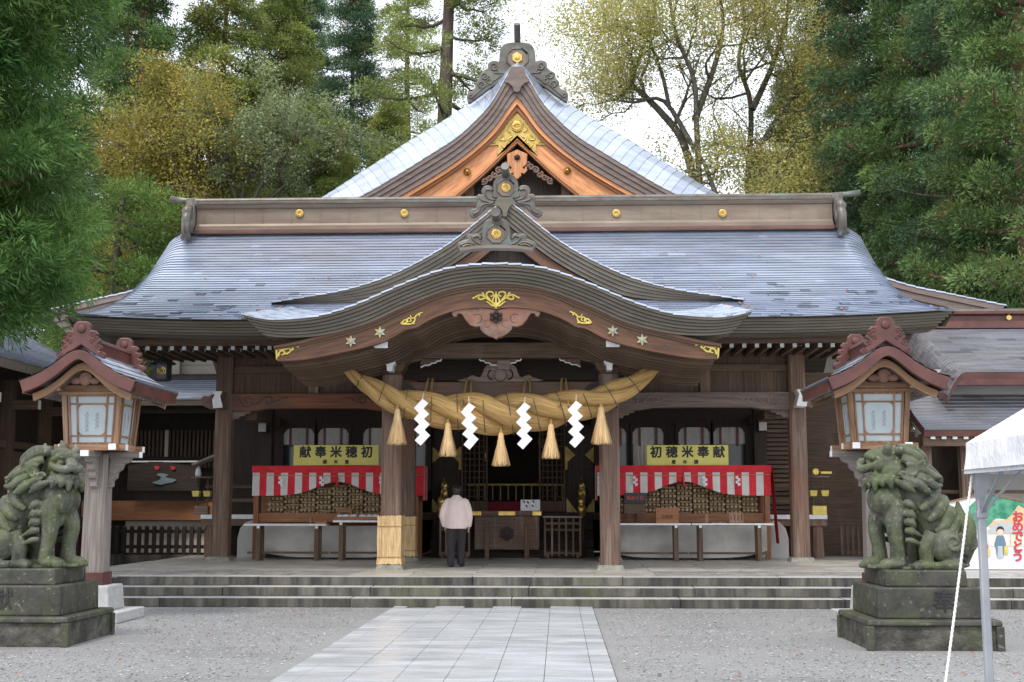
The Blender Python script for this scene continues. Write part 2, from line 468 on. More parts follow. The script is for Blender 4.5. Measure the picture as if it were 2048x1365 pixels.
# straw, cloth, paper
pmat('straw', (.44, .26, .10), (.80, .58, .31), (26, 3.0, 1), .68, coord='gv', bump=.8, dist=.012, rnd=.06, contrast=(.30, .66))
pmat('rope_straw', (.23, .125, .036), (.60, .385, .14), (64, 2.2, 1), .75, coord='gv', bump=1.0, dist=.02, rnd=.05, contrast=(.32, .64), layers=(((.20, .12, .045), (7, .6, 1), .56, .72, .55),))
pmat('bundle', (.27, .185, .105), (.46, .345, .205), (30, 30, 30), .7, bump=.5, rnd=.28)
pmat('paper', (.70, .69, .73), (.77, .76, .79), (3, 3, 3), .6, rnd=.02)
pmat('frosted', (.40, .46, .48), (.47, .53, .55), (3, 3, 3), .35, rnd=.04)
pmat('sheet', (.46, .43, .395), (.56, .53, .49), (3, 3, 3), .75, bump=.35, dist=.03, bscale=(4, 4, 4), rnd=.05)
pmat('tarp', (.74, .74, .755), (.81, .81, .825), (2, 2, 2), .42, bump=.8, dist=.06, bscale=(4.5, 4.5, 3.0), rnd=0, layers=(((.45, .43, .42), (9, 2.5, 14), .66, .76, .6), ((.25, .10, .09), (11, 11, 11), .74, .78, .7, 9.0)))
pmat('yellowboard', (.70, .62, .13), (.76, .68, .17), (3, 3, 3), .5, rnd=.03)
pmat('ink', (.012, .012, .012), (.03, .03, .03), (5, 5, 5), .6, rnd=0)
pmat('redpaint', (.50, .03, .04), (.60, .05, .06), (5, 5, 5), .5, rnd=.03)
pmat('carpet', (.30, .02, .045), (.36, .03, .06), (20, 20, 20), .9, rnd=0)
pmat('redcloth', (.60, .016, .030), (.70, .028, .045), (5, 5, 5), .8, rnd=.03)
pmat('whitecloth', (.60, .57, .54), (.70, .67, .64), (5, 5, 5), .8, rnd=.03)
pmat('steel', (.36, .38, .42), (.44, .46, .50), (4, 4, 4), .4, metal=.4, rnd=.03)
pmat('cord', (.66, .65, .63), (.75, .74, .72), (30, 30, 30), .7, bump=.3, rnd=.03)
pmat('glassdark', (.02, .03, .035), (.05, .06, .065), (2, 2, 2), .12, rnd=.05)
# ground
pmat('gravel', (.095, .094, .093), (.365, .36, .355), (38, 38, 38), .62, bump=.9, dist=.02, bscale=(45, 45, 45), rnd=0, contrast=(.28, .72), detail=10,
     layers=(((.32, .315, .31), (.5, .5, .5), .4, .65, .35), ((.10, .095, .088), (.45, .9, 1), .52, .72, .45, 7.0), ((.56, .55, .54), (70, 70, 70), .62, .70, .7, 5.0)))
pmat('pebble', (.18, .178, .176), (.30, .297, .292), (5, 5, 5), .7, rnd=.0, tint=.55, spec=.3)
pmat('soil', (.06, .055, .035), (.11, .10, .06), (2, 2, 2), .9, rnd=0)
pmat('leaf_fallen', (.27, .10, .045), (.22, .06, .04), (3, 3, 3), .6, rnd=0, tint=.3)
# plants
def leafmat(name, c1, c2, trans=.3, rough=.55, rnd=.08, tint=.45, spots=None):
    L = ((spots, (.9, .9, .9), .60, .68, .75, 4.0),) if spots else ()
    pmat(name, c1, c2, (.55, .55, .55), rough, rnd=rnd, tint=tint, trans=trans, layers=L, contrast=(.36, .64), spec=.25)
leafmat('leaf_cedar', (.068, .132, .044), (.170, .245, .074), .28, spots=(.28, .12, .05))
leafmat('leaf_cedar_y', (.15, .205, .050), (.30, .345, .095), .30, spots=(.30, .15, .06))
leafmat('leaf_cedar_d', (.050, .108, .056), (.125, .200, .085), .28, spots=(.24, .085, .045))
leafmat('leaf_near', (.044, .105, .024), (.135, .230, .055), .30)
leafmat('leaf_gold', (.26, .26, .060), (.42, .34, .090), .38, spots=(.48, .24, .06))
leafmat('leaf_pale', (.22, .28, .14), (.33, .38, .20), .38, spots=(.36, .22, .12))
leafmat('leaf_thin', (.40, .41, .13), (.54, .48, .18), .48, spots=(.42, .24, .12))
leafmat('leaf_low', (.075, .14, .03), (.15, .22, .05), .3)
pmat('bark', (.05, .036, .028), (.13, .095, .075), (14, 14, 2.0), .85, bump=.8, dist=.03, rnd=.15, layers=(((.10, .13, .04), (1, 1, .6), .5, .66, .7),))
pmat('bark_red', (.10, .048, .030), (.20, .105, .07), (16, 16, 2.0), .85, bump=.8, dist=.03, rnd=.12)
pmat('bark_dark', (.055, .048, .038), (.15, .132, .105), (8, 8, 3), .85, bump=.6, dist=.03, rnd=.12, layers=(((.14, .15, .10), (1.5, 1.5, 1.5), .52, .68, .6),))
# person
pmat('skin', (.50, .31, .23), (.56, .36, .27), (9, 9, 9), .55, rnd=0)
pmat('hair', (.012, .010, .010), (.026, .022, .022), (60, 60, 8), .45, rnd=0, bump=.4)
pmat('cardigan', (.76, .61, .58), (.82, .67, .64), (40, 40, 6), .85, bump=.6, dist=.03, bscale=(9, 9, 4.5), rnd=0, sheen=.2)
pmat('trousers', (.020, .014, .018), (.034, .026, .030), (10, 10, 3), .8, bump=.6, dist=.03, bscale=(8, 8, 5), rnd=0)
pmat('shoe', (.018, .014, .013), (.03, .024, .022), (9, 9, 9), .5, rnd=0)
pmat('golddim', (.22, .15, .045), (.34, .25, .09), (9, 9, 9), .45, metal=.6, bump=.3, rnd=.1)
pmat('bluecloud', (.16, .22, .23), (.22, .28, .29), rnd=0)
pmat('giltplate', (.40, .27, .07), (.58, .42, .13), (9, 9, 9), .42, metal=.7, bump=.8, dist=.02, bscale=(16, 16, 16), rnd=.05)
# ---------------------------------------------------------------- ground, path, steps, platform
def struct(o):
    o['kind'] = 'structure'; return o
def facemat(o, mat, cond):
    me = o.data; me.materials.append(MAT[mat]); k = len(me.materials) - 1
    for p in me.polygons:
        if cond(p): p.material_index = k
    return o
ZP = 0.45                                     # platform level
g = MB(); g.add([(-220, -30, 0), (220, -30, 0), (220, 260, 0), (-220, 260, 0)], [(0, 1, 2, 3)])
ground = struct(g.build('ground', 'gravel', origin=(0, 0, 0)))
def noff(x, y):
    return (abs(x) < 1.75 and y < 20.4) or (4.3 < abs(x) < 6.7 and 14.2 < y < 16.4)
V = []; F_ = []; T = []
for i in range(26000):
    x = random.uniform(-8.5, 9); y = 11.2 + 9.1 * random.random() ** 1.25
    if noff(x, y): continue
    r = random.uniform(.008, .021); b = len(V); a = random.uniform(0, 3.14); ca, sa = math.cos(a) * r, math.sin(a) * r
    h = r * random.uniform(.5, .9); k = random.uniform(.6, 1)
    V += [(x + ca, y + sa, h * .4), (x - sa * k, y + ca * k, h * .4), (x - ca, y - sa, h * .4), (x + sa * k, y - ca * k, h * .4), (x, y, h)]
    F_ += [(b, b + 1, b + 4), (b + 1, b + 2, b + 4), (b + 2, b + 3, b + 4), (b + 3, b, b + 4)]
    T += [random.choice((.0, .25, .5, .6, .75, 1.0))] * 4
m = MB(); m.v = V; m.f = F_; m.t = T; m.g = [(0, 0, 0)] * len(V)
gr = m.build('gravel', 'pebble'); tag(gr, 'loose grey gravel spread over the forecourt', 'gravel', kind='stuff')
# fallen leaves
m = MB()
for i in range(150):
    if i < 110:
        x = random.uniform(-7.5, 8); y = random.uniform(11.3, 20.2); z = .02
        if noff(x, y): continue
    else:
        x = random.uniform(-7, 7); y = random.uniform(21.6, 23); z = ZP + .012
    r = random.uniform(.012, .034); a = random.uniform(0, 6.28)
    q = [(x + r * math.cos(a + t) * s, y + r * math.sin(a + t) * s, z + random.uniform(0, .018)) for t, s in ((0, 1.2), (1.3, .6), (2.6, .9), (3.9, .8), (5.1, .6))]
    m.add(q, [(0, 1, 2, 3, 4)], random.random())
tag(m.build('fallen_leaves', 'leaf_fallen'), 'scattered small rust-coloured fallen leaves on gravel and paving', 'leaves', kind='stuff')
# path of dressed granite
PX0, PX1, PY1 = -1.545, 1.625, 20.34
bed = MB(); bed.box(PX0 - .01, PX1 + .01, 2.0, PY1, -.1, .012)
path = struct(bed.build('path', 'riser'))
cw = .457; bw = (PX1 - PX0 - 6 * cw) / 2
def slabmesh(name, wx, wy, t=.05, mat='slab'):
    b = MB(); b.box(-wx / 2 + .0032, wx / 2 - .0032, -wy / 2 + .0004, wy / 2 - .0004, -t, 0)
    o = b.build(name, mat, path, local=True); return o
s0 = slabmesh('slab', cw, .88); s1 = slabmesh('edging_slab', bw, 1.1)
first = [True, True]
L0 = root_loc(path)
for c in range(6):
    y = PY1 - .44 - (.0 if c % 2 else .37)
    yy = y
    while yy > 6.5:
        p = Vector((PX0 + bw + cw * (c + .5), yy, .028 + random.uniform(-.001, .001))) - L0
        if first[0]: s0.location = p; first[0] = False
        else: inst(s0, path, p)
        yy -= .88
for sx in (PX0 + bw / 2, PX1 - bw / 2):
    yy = PY1 - .55
    while yy > 6.5:
        p = Vector((sx, yy, .026)) - L0
        if first[1]: s1.location = p; first[1] = False
        else: inst(s1, path, p)
        yy -= 1.1
# steps
SX0, SX1 = -6.35, 11.5
core = MB()
for k in range(3): core.box(SX0 + .02, SX1 - .02, 20.39 + .375 * k, 22.0, 0 if k == 0 else .15 * k - .02, .15 * (k + 1) - .02)
steps = struct(core.build('steps', 'riser'))
for k in range(3):
    x = SX0
    cuts = [(.98, 3.1, 2.6, 2.7, 2.6, 2.6, 2.6, 2.6), (1.9, 2.45, 2.6, 2.7, 2.5, 2.6, 2.6, 2.6), (2.4, 3.6, 2.5, 2.6, 2.6, 2.6, 2.6)][k]
    for c in cuts:
        x1 = min(x + c, SX1)
        b = MB(); y0 = 20.35 + .375 * k + random.uniform(-.006, .006)
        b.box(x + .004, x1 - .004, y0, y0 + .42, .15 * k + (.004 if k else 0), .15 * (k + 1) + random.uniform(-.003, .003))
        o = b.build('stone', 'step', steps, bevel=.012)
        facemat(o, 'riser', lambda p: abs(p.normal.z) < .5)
        x = x1
        if x >= SX1: break
# platform
b = MB(); b.box(-7.75, 11.5, 21.2, 34, 0.005, ZP - .04)
platform = struct(b.build('platform', 'riser'))
LP = root_loc(platform)
b = MB(); b.box(-.525 + .004, .525 - .004, -.39 + .004, .39 - .004, -.05, 0)
ps = b.build('paving_slab', 'floor', platform, bevel=.006, local=True)
b = MB(); b.box(-.525 + .006, .525 - .006, -.39 + .006, .39 - .006, -.05, 0)
pr = b.build('paving_slab', 'roughfloor', platform, bevel=.012, local=True)
fp, fr = True, True
for r in range(11):
    y = 21.52 + .39 + .78 * r
    x = -7.75 + .525 - (.5 if r % 2 else 0) + 1.05 * (r % 2) * .5
    while x < 11.2:
        rough = (r < 2 and x < -2.8) or (r < 2 and x > 2.6)
        p = Vector((x, y, ZP + random.uniform(-.003, .003))) - LP
        if x > -7.75 + .4:
            if rough:
                if fr: pr.location = p; fr = False
                else: inst(pr, platform, p)
            else:
                if fp: ps.location = p; fp = False
                else: inst(ps, platform, p)
        x += 1.05
# ---------------------------------------------------------------- the worship hall
def chrysanth(name, parent, c, r, mat='gold', n=16):
    """sixteen-petal crest disc facing the camera side"""
    m = MB()
    m.lathe([(r * .98, 0), (r, r * .12), (r * .9, r * .16)], (c[0], c[1], c[2]), 24, 'y')
    for k in range(n):
        t = 2 * math.pi * k / n
        d = Vector((math.cos(t), 0, math.sin(t)))
        q = Matrix.Rotation(-t, 3, 'Y')
        m.ball((c[0] + d.x * r * .58, c[1] - r * .16, c[2] + d.z * r * .58), (r * .40, r * .12, r * .105), 8, 4, rot=q)
    m.ball((c[0], c[1] - r * .18, c[2]), (r * .16, r * .12, r * .16), 8, 5)
    return m.build(name, mat, parent, smooth=True)
def spiral(cx, cz, r0, turns, y, a0=0, s=1, tail=None, n=26):
    pts = [(cx + s * r0 * (1 - .82 * i / n) * math.cos(a0 + turns * 2 * math.pi * i / n), y, cz + r0 * (1 - .82 * i / n) * math.sin(a0 + turns * 2 * math.pi * i / n)) for i in range(n + 1)]
    if tail: pts = [(q[0], y, q[1]) for q in tail] + pts
    return pts

hall = thing('worship_hall', 'large timber shrine hall with grey curved shingle roof and arched porch gable', 'shrine hall', (0, 27.3, ZP))

# --- main roof
YE, YR, ZE, ZR = 25.0, 29.3, 5.39, 8.22
def zmain(t): return ZE + (ZR - ZE) * t * (.68 + .32 * t)
_wt = np.array([[0, 9.05], [.1, 8.88], [.2, 8.76], [.3, 8.65], [.4, 8.55], [.5, 8.45], [.6, 8.40], [.74, 8.33], [1, 8.28]])
def wmain(t): return float(np.interp(t, _wt[:, 0], _wt[:, 1]))
def rp(x, t, lift=0.0):
    ax = abs(x); d = wmain(t) - ax
    z = zmain(t) + .13 * max(0, (ax - 5.2) / 3.8) ** 2 * (1 - t) ** 3
    if d < .55 and t > .04: z -= .26 * (1 - max(d, 0) / .55) ** 2 * min(1, t * 3)
    return (x, YE + (YR - YE) * t - lift * .45, z + lift)
m = MB()
ts = np.linspace(0, 1, 25)
m.grid(lambda u, t: rp(u * wmain(t), t, -.03), np.linspace(-1, 1, 49), ts)
m.grid(lambda u, t: (lambda q: (q[0] * .985, q[1] + .25, q[2] - .30))(rp(u * wmain(t), t, -.03)), np.linspace(-1, 1, 25), ts, flip=True)
for s in (-1, 1):                              # thick verges
    m.grid(lambda u, t: (lambda q: (q[0] * (1 - .015 * u), q[1] + .25 * u, q[2] - .27 * u - .003))(rp(s * wmain(t), t, -.03)), (0, 1), ts, flip=s < 0)
m.grid(lambda u, t: (u * 8.2, 29.3 + 4.2 * t, zmain(1) - .05 - 3.0 * t), (-1, 1), (0, 1))   # rear slope
roof = m.build('main_roof', 'fascia', hall)
NC = 38
m = MB()
ends = [-1, -.993, -.985, -.975, -.964, -.952, -.94]
for i in range(NC):
    t0, t1 = i / NC, (i + 1) / NC
    wtop, wbot = wmain(t1), wmain(t0)
    n = 78; off = (.37 * i) % 1.0
    mid = [(-.925 + 1.85 * (k + off) / n) for k in range(n)]
    edges = ends + [q for q in mid if -.935 < q < .935] + [-q for q in ends[::-1]]
    ln = .021 + random.uniform(-.002, .002)
    for u0, u1 in zip(edges[:-1], edges[1:]):
        uc = (u0 + u1) / 2
        wet = max(0, .50 - t0) * (1.0 if abs(uc) > .36 else .4) * (.3 + 1.0 * (math.sin(uc * 21 + i * .55) * math.sin(i * .8 + uc * 8) > .1))
        cl_ = math.sin(uc * 31 + i * .9 + 2 * math.sin(i * .7)) + math.sin(uc * 13 - i * .45)
        dark = random.random() < .003 + wet * (1.5 if cl_ > .25 else .10)
        tint = random.uniform(.55, .60) - (random.uniform(.12, .46) if dark else 0)
        if random.random() < .015: tint = .78
        lift = ln + (random.uniform(.004, .018) if dark else 0)
        t2 = min(1.0, t1 + .004)
        m.add([rp(u0 * wbot, t0, lift), rp(u1 * wbot, t0, lift), rp(u1 * wtop, t2, .004), rp(u0 * wtop, t2, .004), rp(u0 * wbot, t0 + .005, -.006), rp(u1 * wbot, t0 + .005, -.006)], [(0, 1, 2, 3), (4, 5, 1, 0)], tint)
m.build('shingles', 'shingle', roof, kind='stuff')
# layered eave boards under the lip
def eline(x, dz, dy):
    q = rp(x, 0); return (q[0] * (1 - .008 * dy), q[1] + dy, q[2] + dz)
xs = [math.copysign(abs(u) ** .8, u) * 9.0 for u in np.linspace(-1, 1, 61)]
NB = 6
for k in range(NB):
    z0, z1 = -.02 - .32 * k / NB, -.02 - .32 * (k + 1) / NB
    m = MB(); dy = .05 + .055 * k; sc = 1 - .006 * k
    vs = []; fs = []
    for x in xs:
        q = rp(x, 0)
        vs += [(x * sc, YE + dy, q[2] + z0), (x * sc, YE + dy + .012, q[2] + z1 + .006), (x * sc, YE + .9, q[2] + z1 + .006), (x * sc, YE + .9, q[2] + z0)]
    for i in range(len(xs) - 1):
        a, b_ = 4 * i, 4 * i + 4
        for j in range(4): fs.append((a + j, a + (j + 1) % 4, b_ + (j + 1) % 4, b_ + j))
    fs += [(3, 2, 1, 0), tuple(4 * (len(xs) - 1) + j for j in range(4))]
    m.add(vs, fs); m.build('eave_board', 'fascia', roof)
# boards and beam behind the eave
m = MB(); m.box(-8.3, 8.3, 25.62, 25.8, 4.955, 5.10); m.box(-8.0, 8.0, 26.0, 27.4, 5.02, 5.06)
m.build('eave_beam', 'wood_x', roof, bevel=.01)
# rafters with white ends
def rafters(z, y0, xs_, wdt=.085):
    m = MB(); m.box(-wdt / 2, wdt / 2, 0, 1.9, -wdt / 2, wdt / 2)
    r0 = m.build('rafter', 'wood_y', roof, local=True)
    m = MB(); m.box(-wdt / 2 - .003, wdt / 2 + .003, -.006, .03, -wdt / 2 - .003, wdt / 2 + .003)
    w0 = m.build('rafter_end', 'endpaint', roof, local=True)
    L = root_loc(roof)
    for i, x in enumerate(xs_):
        p = Vector((x, y0, z)) - L
        if i == 0: r0.location = p; w0.location = p
        else: inst(r0, roof, p); inst(w0, roof, p)
xa = [s * (3.9 + .258 * i) for s in (-1, 1) for i in range(17)]
rafters(4.905, 25.66, xa, .075)
rafters(4.925, 26.15, [x + .02 for x in xa], .072)

# --- main ridge
rid = MB()
zr = ZR - .12
prof = [(-.34, 0), (-.34, .12), (-.30, .13), (-.30, .19), (-.24, .20), (-.22, .26), (-.22, .62), (-.26, .64), (-.30, .70), (-.30, .74), (-.16, .80), (-.10, .84), (.10, .84), (.3, .74), (.22, .26), (.34, 0)]
rid.poly([(29.35 + a, zr + b) for a, b in prof], -7.6, 7.6, 'x')
ridge = rid.build('main_ridge', 'ridge', hall)
m = MB(); m.box(-7.62, 7.62, 28.995, 29.008, zr + .015, zr + .085); m.build('ridge_band', 'maroon', ridge)
m = MB(); m.tube([(-8.32, 29.35, zr + .95), (-8.0, 29.35, zr + .90), (-7.6, 29.35, zr + .875), (7.6, 29.35, zr + .875), (8.0, 29.35, zr + .90), (8.32, 29.35, zr + .95)], .075, 10)
m.build('ridge_pole', 'copper', ridge, smooth=True)
m = MB(); m.box(-7.61, 7.61, 29.02, 29.10, zr + .725, zr + .775); m.build('ridge_lip', 'copper', ridge)
m = MB(); m.box(-.02, .02, 0, .02, 0, .34)
j0 = m.build('ridge_seam', 'ridge', ridge, local=True)
for i in range(22):
    p = Vector((-7.4 + .70 * i, 29.122, zr + .27)) - root_loc(ridge)
    if i == 0: j0.location = p
    else: inst(j0, ridge, p)
for px in (598, 808, 1233, 1446):
    x, z = P(px, 426, 29.05); chrysanth('crest', ridge, (x, 29.1, z), .10)
for s in (-1, 1):                               # end ornaments
    m = MB(); x = s * 7.73
    m.poly([(28.85, zr + .16), (28.85, zr + .3), (28.95, zr + .35), (28.9, zr + .55), (29.0, zr + .62), (29.0, zr + .86), (29.7, zr + .86), (29.8, zr + .1), (28.95, zr + .02)], x - .10, x + .10, 'x')
    m.tube([(x - s * .02, 28.82, zr + .52), (x, 28.72, zr + .3), (x, 28.70, zr - .0), (x, 28.84, zr - .15)], [.10, .11, .10, .12], 10)
    m.tube([(x, 28.95, zr + .62), (x, 28.78, zr + .5), (x, 28.8, zr + .36)], [.10, .13, .10], 10)
    m.tube([(x + s * .1, 29.0, zr - .1), (x + s * .2, 29.3, zr - .02), (x + s * .22, 29.7, zr - .02)], [.1, .12, .1], 8)
    o = m.build('ridge_end_ornament', 'copper', ridge, smooth=True)

# --- ornament of a gable peak
def oni(parent, body, wing, y, crest, mat='copper', pole=None, thick=.14, niche=None, scr=()):
    o = plate('peak_ornament', [smooth(body, 4, True)], thick, mat, parent, y, .02)
    for s in (1, -1):
        w_ = [(s * x, z) for x, z in smooth(wing, 4, True)]
        plate('ornament_wing', [w_], thick * .8, mat, parent, y + .01, .025)
        m = MB()
        for (pts, r) in scr:
            q = [(s * a, y - thick * .42, b) for a, b in smooth(pts, 5)]
            m.tube(q, [r * (1 - .5 * i / len(q)) for i in range(len(q))], 6)
        if scr: m.build('ornament_relief', mat, parent, smooth=True)
    if niche:
        cx, cz, r = niche
        lp = [(cx + r * math.cos(t) * 1.05, cz + r * math.sin(t)) for t in np.linspace(0, 2 * math.pi, 8, endpoint=False) + math.pi / 8]
        m = MB(); q = [(a, y - thick / 2 - .004, b) for a, b in lp]
        m.tube(q + [q[0], q[1]], r * .11, 6); m.build('ornament_rim', mat, parent, smooth=True)
        m = MB(); m.poly(lp, y - thick / 2 - .006, y - thick / 2 + .004); m.build('ornament_niche', 'ridge', parent)
        if crest == 'chrysanthemum': chrysanth('crest', parent, (cx, y - thick / 2 - .006, cz), r * .55)
        else:
            m = MB(); m.poly([(cx + r * .52 * math.sin(t), cz + r * .52 * math.cos(t)) for t in np.linspace(0, 2 * math.pi, 6, endpoint=False)], y - thick / 2 - .05, y - thick / 2)
            m.ball((cx, y - thick / 2 - .05, cz), (r * .28, .03, r * .28)); m.build('crest', 'gold', parent, bevel=.008)
    if pole:
        m = MB(); a, b_, r = pole
        m.tube([a, b_], r, 14); m.build('ornament_pole', mat, parent, smooth=False)
    return o
def half(pts, cx): return [(x - cx, z) for x, z in pts]

# --- triangular dormer gable on the main roof
YC = 25.85
top = smooth(wl([(1010, 400), (985, 418), (950, 447), (900, 486), (840, 522), (770, 555), (690, 580), (600, 596), (540, 606)], 0, 0, 1, YC), 5)
cx = P(1010, 400, YC)[0]
top = [(x - cx, z) for x, z in top]
full = top[::-1] + [(-x, z) for x, z in top[1:]]
full = resample(full, 61)
dg = MB()
def dormback(x, z):
    for t in np.linspace(0, 1, 60):
        if zmain(t) > z + .02: return YE + (YR - YE) * t + .12
    return YR
back = [max(dormback(x, z), YC + .2) for x, z in full]
vs = []; fs = []
for (x, z), yb in zip(full, back):
    vs += [(x, YC + .02, z - .02), (x, yb, z - .02)]
for i in range(len(full) - 1): fs.append((2 * i, 2 * i + 2, 2 * i + 3, 2 * i + 1))
dg.add(vs, fs)
dorm = dg.build('dormer_gable', 'shingle', hall)
def verge_shingles(curve, y0, y1, parent, n, mat='shingle', up=.03, roll=0.0):
    """rows of single shingles along a gable edge, each its own piece"""
    c = resample(curve, n + 1)
    for i in range(n):
        a, b_ = c[i], c[i + 1]
        outw = 1 if (a[0] + b_[0]) > 0 else -1
        la, lb = (up * .4, up) if outw > 0 else (up, up * .4)
        e = .004
        m = MB(); ang = random.uniform(-.012, .012)
        q = [(a[0] + e, y0, a[1] + la), (b_[0] - e, y0, b_[1] + lb), (b_[0] - e, y1, b_[1] + lb + roll), (a[0] + e, y1, a[1] + la + roll)]
        q2 = [(x, y, z - .028) for x, y, z in q]
        m.add(q + q2, [(0, 1, 2, 3), (7, 6, 5, 4), (4, 5, 1, 0), (5, 6, 2, 1), (6, 7, 3, 2), (7, 4, 0, 3)], random.uniform(.48, .62))
        m.build('shingle', mat, parent)
verge_shingles(full, YC - .02, YC + .62, dorm, 46, roll=.10)
def offs(curve, d):
    """curve shifted perpendicular (downwards) by d"""
    p = np.array(curve); g = np.gradient(p, axis=0); n = np.c_[g[:, 1], -g[:, 0]]; n /= np.linalg.norm(n, axis=1)[:, None]
    n[n[:, 1] > 0] *= -1
    d = np.broadcast_to(np.asarray(d, float), (len(p),))
    q = p + n * d[:, None]
    k = len(q) // 2
    q[:k, 0] = np.minimum(q[:k, 0], -.0005); q[k + 1:, 0] = np.maximum(q[k + 1:, 0], .0005); q[k, 0] = 0
    return [tuple(r) for r in q]
for k in range(5):
    tp = np.clip((4.85 - np.abs(np.array(full)[:, 0])) / 2.2, .02, 1)
    m = MB(); m.band(offs(full, .078 * k * tp), offs(full, (.078 * (k + 1) - .007) * tp), YC + .035 * k, YC + .35)
    m.build('barge_board', 'fascia', dorm)
m = MB(); m.band(offs(full, .40 * tp), offs(full, .62 * tp), YC + .22, YC + .3); m.build('inner_barge', 'red_gv', dorm)
m = MB(); m.poly([(-2.6, 6.0), (-2.2, 6.5), (-1.4, 6.95), (0, 7.95), (1.4, 6.95), (2.2, 6.5), (2.6, 6.0)], YC + .45, YC + .5); m.build('gable_wall', 'dark_z', dorm)
chrysanth('crest', dorm, (.32, YC + .16, 7.19), .11)
m = MB()                                        # lapped board at the peak
m.poly(wl([(780, 515), (975, 515), (1040, 600), (960, 620), (915, 690), (905, 770), (880, 775), (850, 770), (840, 690), (800, 640), (720, 620)], 880, 320, 6.825, YC - .03, -cx), YC - .03, YC + .06)
m.build('peak_board', 'fascia', dorm, bevel=.008)
S2 = lambda pts, Y, c: [(x - c, z) for x, z in wl(pts, 880, 320, 6.825, Y)]
c2 = P(880 + 888 / 6.825, 400, YC + .1)[0]
oni(dorm, S2([(735, 520), (725, 440), (735, 320), (775, 260), (800, 225), (890, 205), (980, 225), (1005, 260), (1040, 320), (1050, 440), (1045, 520)], YC + .1, c2),
    S2([(760, 470), (700, 455), (690, 440), (705, 400), (660, 370), (600, 380), (570, 430), (582, 490), (522, 490), (500, 530), (522, 570), (500, 640), (488, 680), (430, 690), (405, 730), (430, 780), (480, 770), (560, 700), (640, 620), (760, 560)], YC + .1, c2),
    YC + .1, 'chrysanthemum', niche=(0, P(1010, 375.5, YC)[1], .19), pole=((0, YC + .1, P(1010, 350, YC)[1]), (0, YC - .32, P(1010, 333, YC - .3)[1]), .085),
    scr=[(S2(a, YC, c2), .03) for a in ([(690, 410), (650, 395), (610, 410), (605, 460), (650, 520), (740, 545)], [(530, 505), (560, 540), (640, 565), (740, 570)], [(440, 740), (520, 690), (540, 630), (600, 600), (730, 580)])])

# --- arched porch roof (karahafu)
YK = 21.5
kc = P(992, 530, YK)[0]
kt = [(x - kc, z) for x, z in wl([(992, 528), (940, 531), (880, 542), (800, 572), (720, 607), (640, 632), (560, 640), (520, 637), (485, 629)], 0, 0, 1, YK)]
kt = smooth(kt, 6); KT = resample(kt[::-1] + [(-x, z) for x, z in kt[1:]], 81)
kb = [(x - kc, z) for x, z in wl([(992, 563), (940, 567), (880, 581), (800, 613), (730, 645), (650, 666), (590, 672), (550, 671), (522, 667)], 0, 0, 1, YK)]
kb = smooth(kb, 6); KB = resample(kb[::-1] + [(-x, z) for x, z in kb[1:]], 81)
def kslope(x): return .12 + .07 * min(1, max(0, (abs(x) - 1.0) / 3.0))
def ksurf(i, y, up=0.0):
    x, z = KT[i]; return (x, y, z + kslope(x) * (y - YK) + up)
def kback(x):
    return 26.0 if abs(x) > 1.2 else 25.6
m = MB(); vs = []; fs = []; NY = 9
for i in range(81):
    for j in range(NY):
        vs.append(ksurf(i, YK + .02 + (kback(KT[i][0]) - YK) * j / (NY - 1), -.02))
for i in range(80):
    for j in range(NY - 1):
        a = i * NY + j; fs.append((a, a + NY, a + NY + 1, a + 1))
m.add(vs, fs)
porch = m.build('porch_roof', 'shingle', hall, smooth=True)
# shingle courses over the arch, one piece each
ci = [i for i in range(81) if abs(KT[i][0]) < 3.35]
for a in range(ci[0], ci[-1], 2):
    b_ = a + 2
    xm = (KT[a][0] + KT[b_][0]) / 2
    s = 1 if xm > 0 else -1
    la, lb = (.006, .024) if s > 0 else (.024, .006)
    for j, (ya, yb) in enumerate(((YK - .03, YK + .55), (YK + .55, YK + 1.5), (YK + 1.5, 25.5))):
        m = MB()
        sk = .10 * s
        q = []
        for y, lift in ((ya, .01), (yb, .0)):
            for k, l_ in ((a, la), (b_, lb)):
                x, yy, z = ksurf(k, y, l_ + lift); q.append((x + .003 * (1 if k == a else -1), yy, z))
        q = [q[0], q[1], q[3], q[2]]
        q2 = [(x, y, z - .03) for x, y, z in q]
        m.add(q + q2, [(0, 1, 2, 3), (7, 6, 5, 4), (4, 5, 1, 0), (5, 6, 2, 1), (6, 7, 3, 2), (7, 4, 0, 3)], random.uniform(.48, .66))
        m.build('shingle', 'shingle', porch)
# level courses on both wings
m = MB()
for s in (-1, 1):
    for r in range(22):
        y0, y1 = YK - .02 + .2 * r, YK - .02 + .2 * (r + 1) + .02
        if y0 > 25.6: break
        idx = [i for i in range(81) if s * KT[i][0] > 3.2]
        for i in idx[:-1] if s > 0 else idx[:-1]:
            tint = random.uniform(.46, .66) - (.35 if random.random() < .16 else 0)
            a, b_ = ksurf(i, y0, .03), ksurf(i + 1, y0, .03); c, d = ksurf(i + 1, y1, .006), ksurf(i, y1, .006)
            m.add([a, b_, c, d, (a[0], a[1], a[2] - .03), (b_[0], b_[1], b_[2] - .03)], [(0, 1, 2, 3), (4, 5, 1, 0)], tint)
m.build('wing_shingles', 'shingle', porch, kind='stuff')
def lerpc(A, B, f): return [(a[0] + (b[0] - a[0]) * f, a[1] + (b[1] - a[1]) * f) for a, b in zip(A, B)]
for k in range(6):
    m = MB(); m.band(lerpc(KT, KB, k / 6), lerpc(KT, KB, (k + 1) / 6 - .018), YK + .05 * k, YK + .75)
    m.build('eave_board', 'fascia', porch)
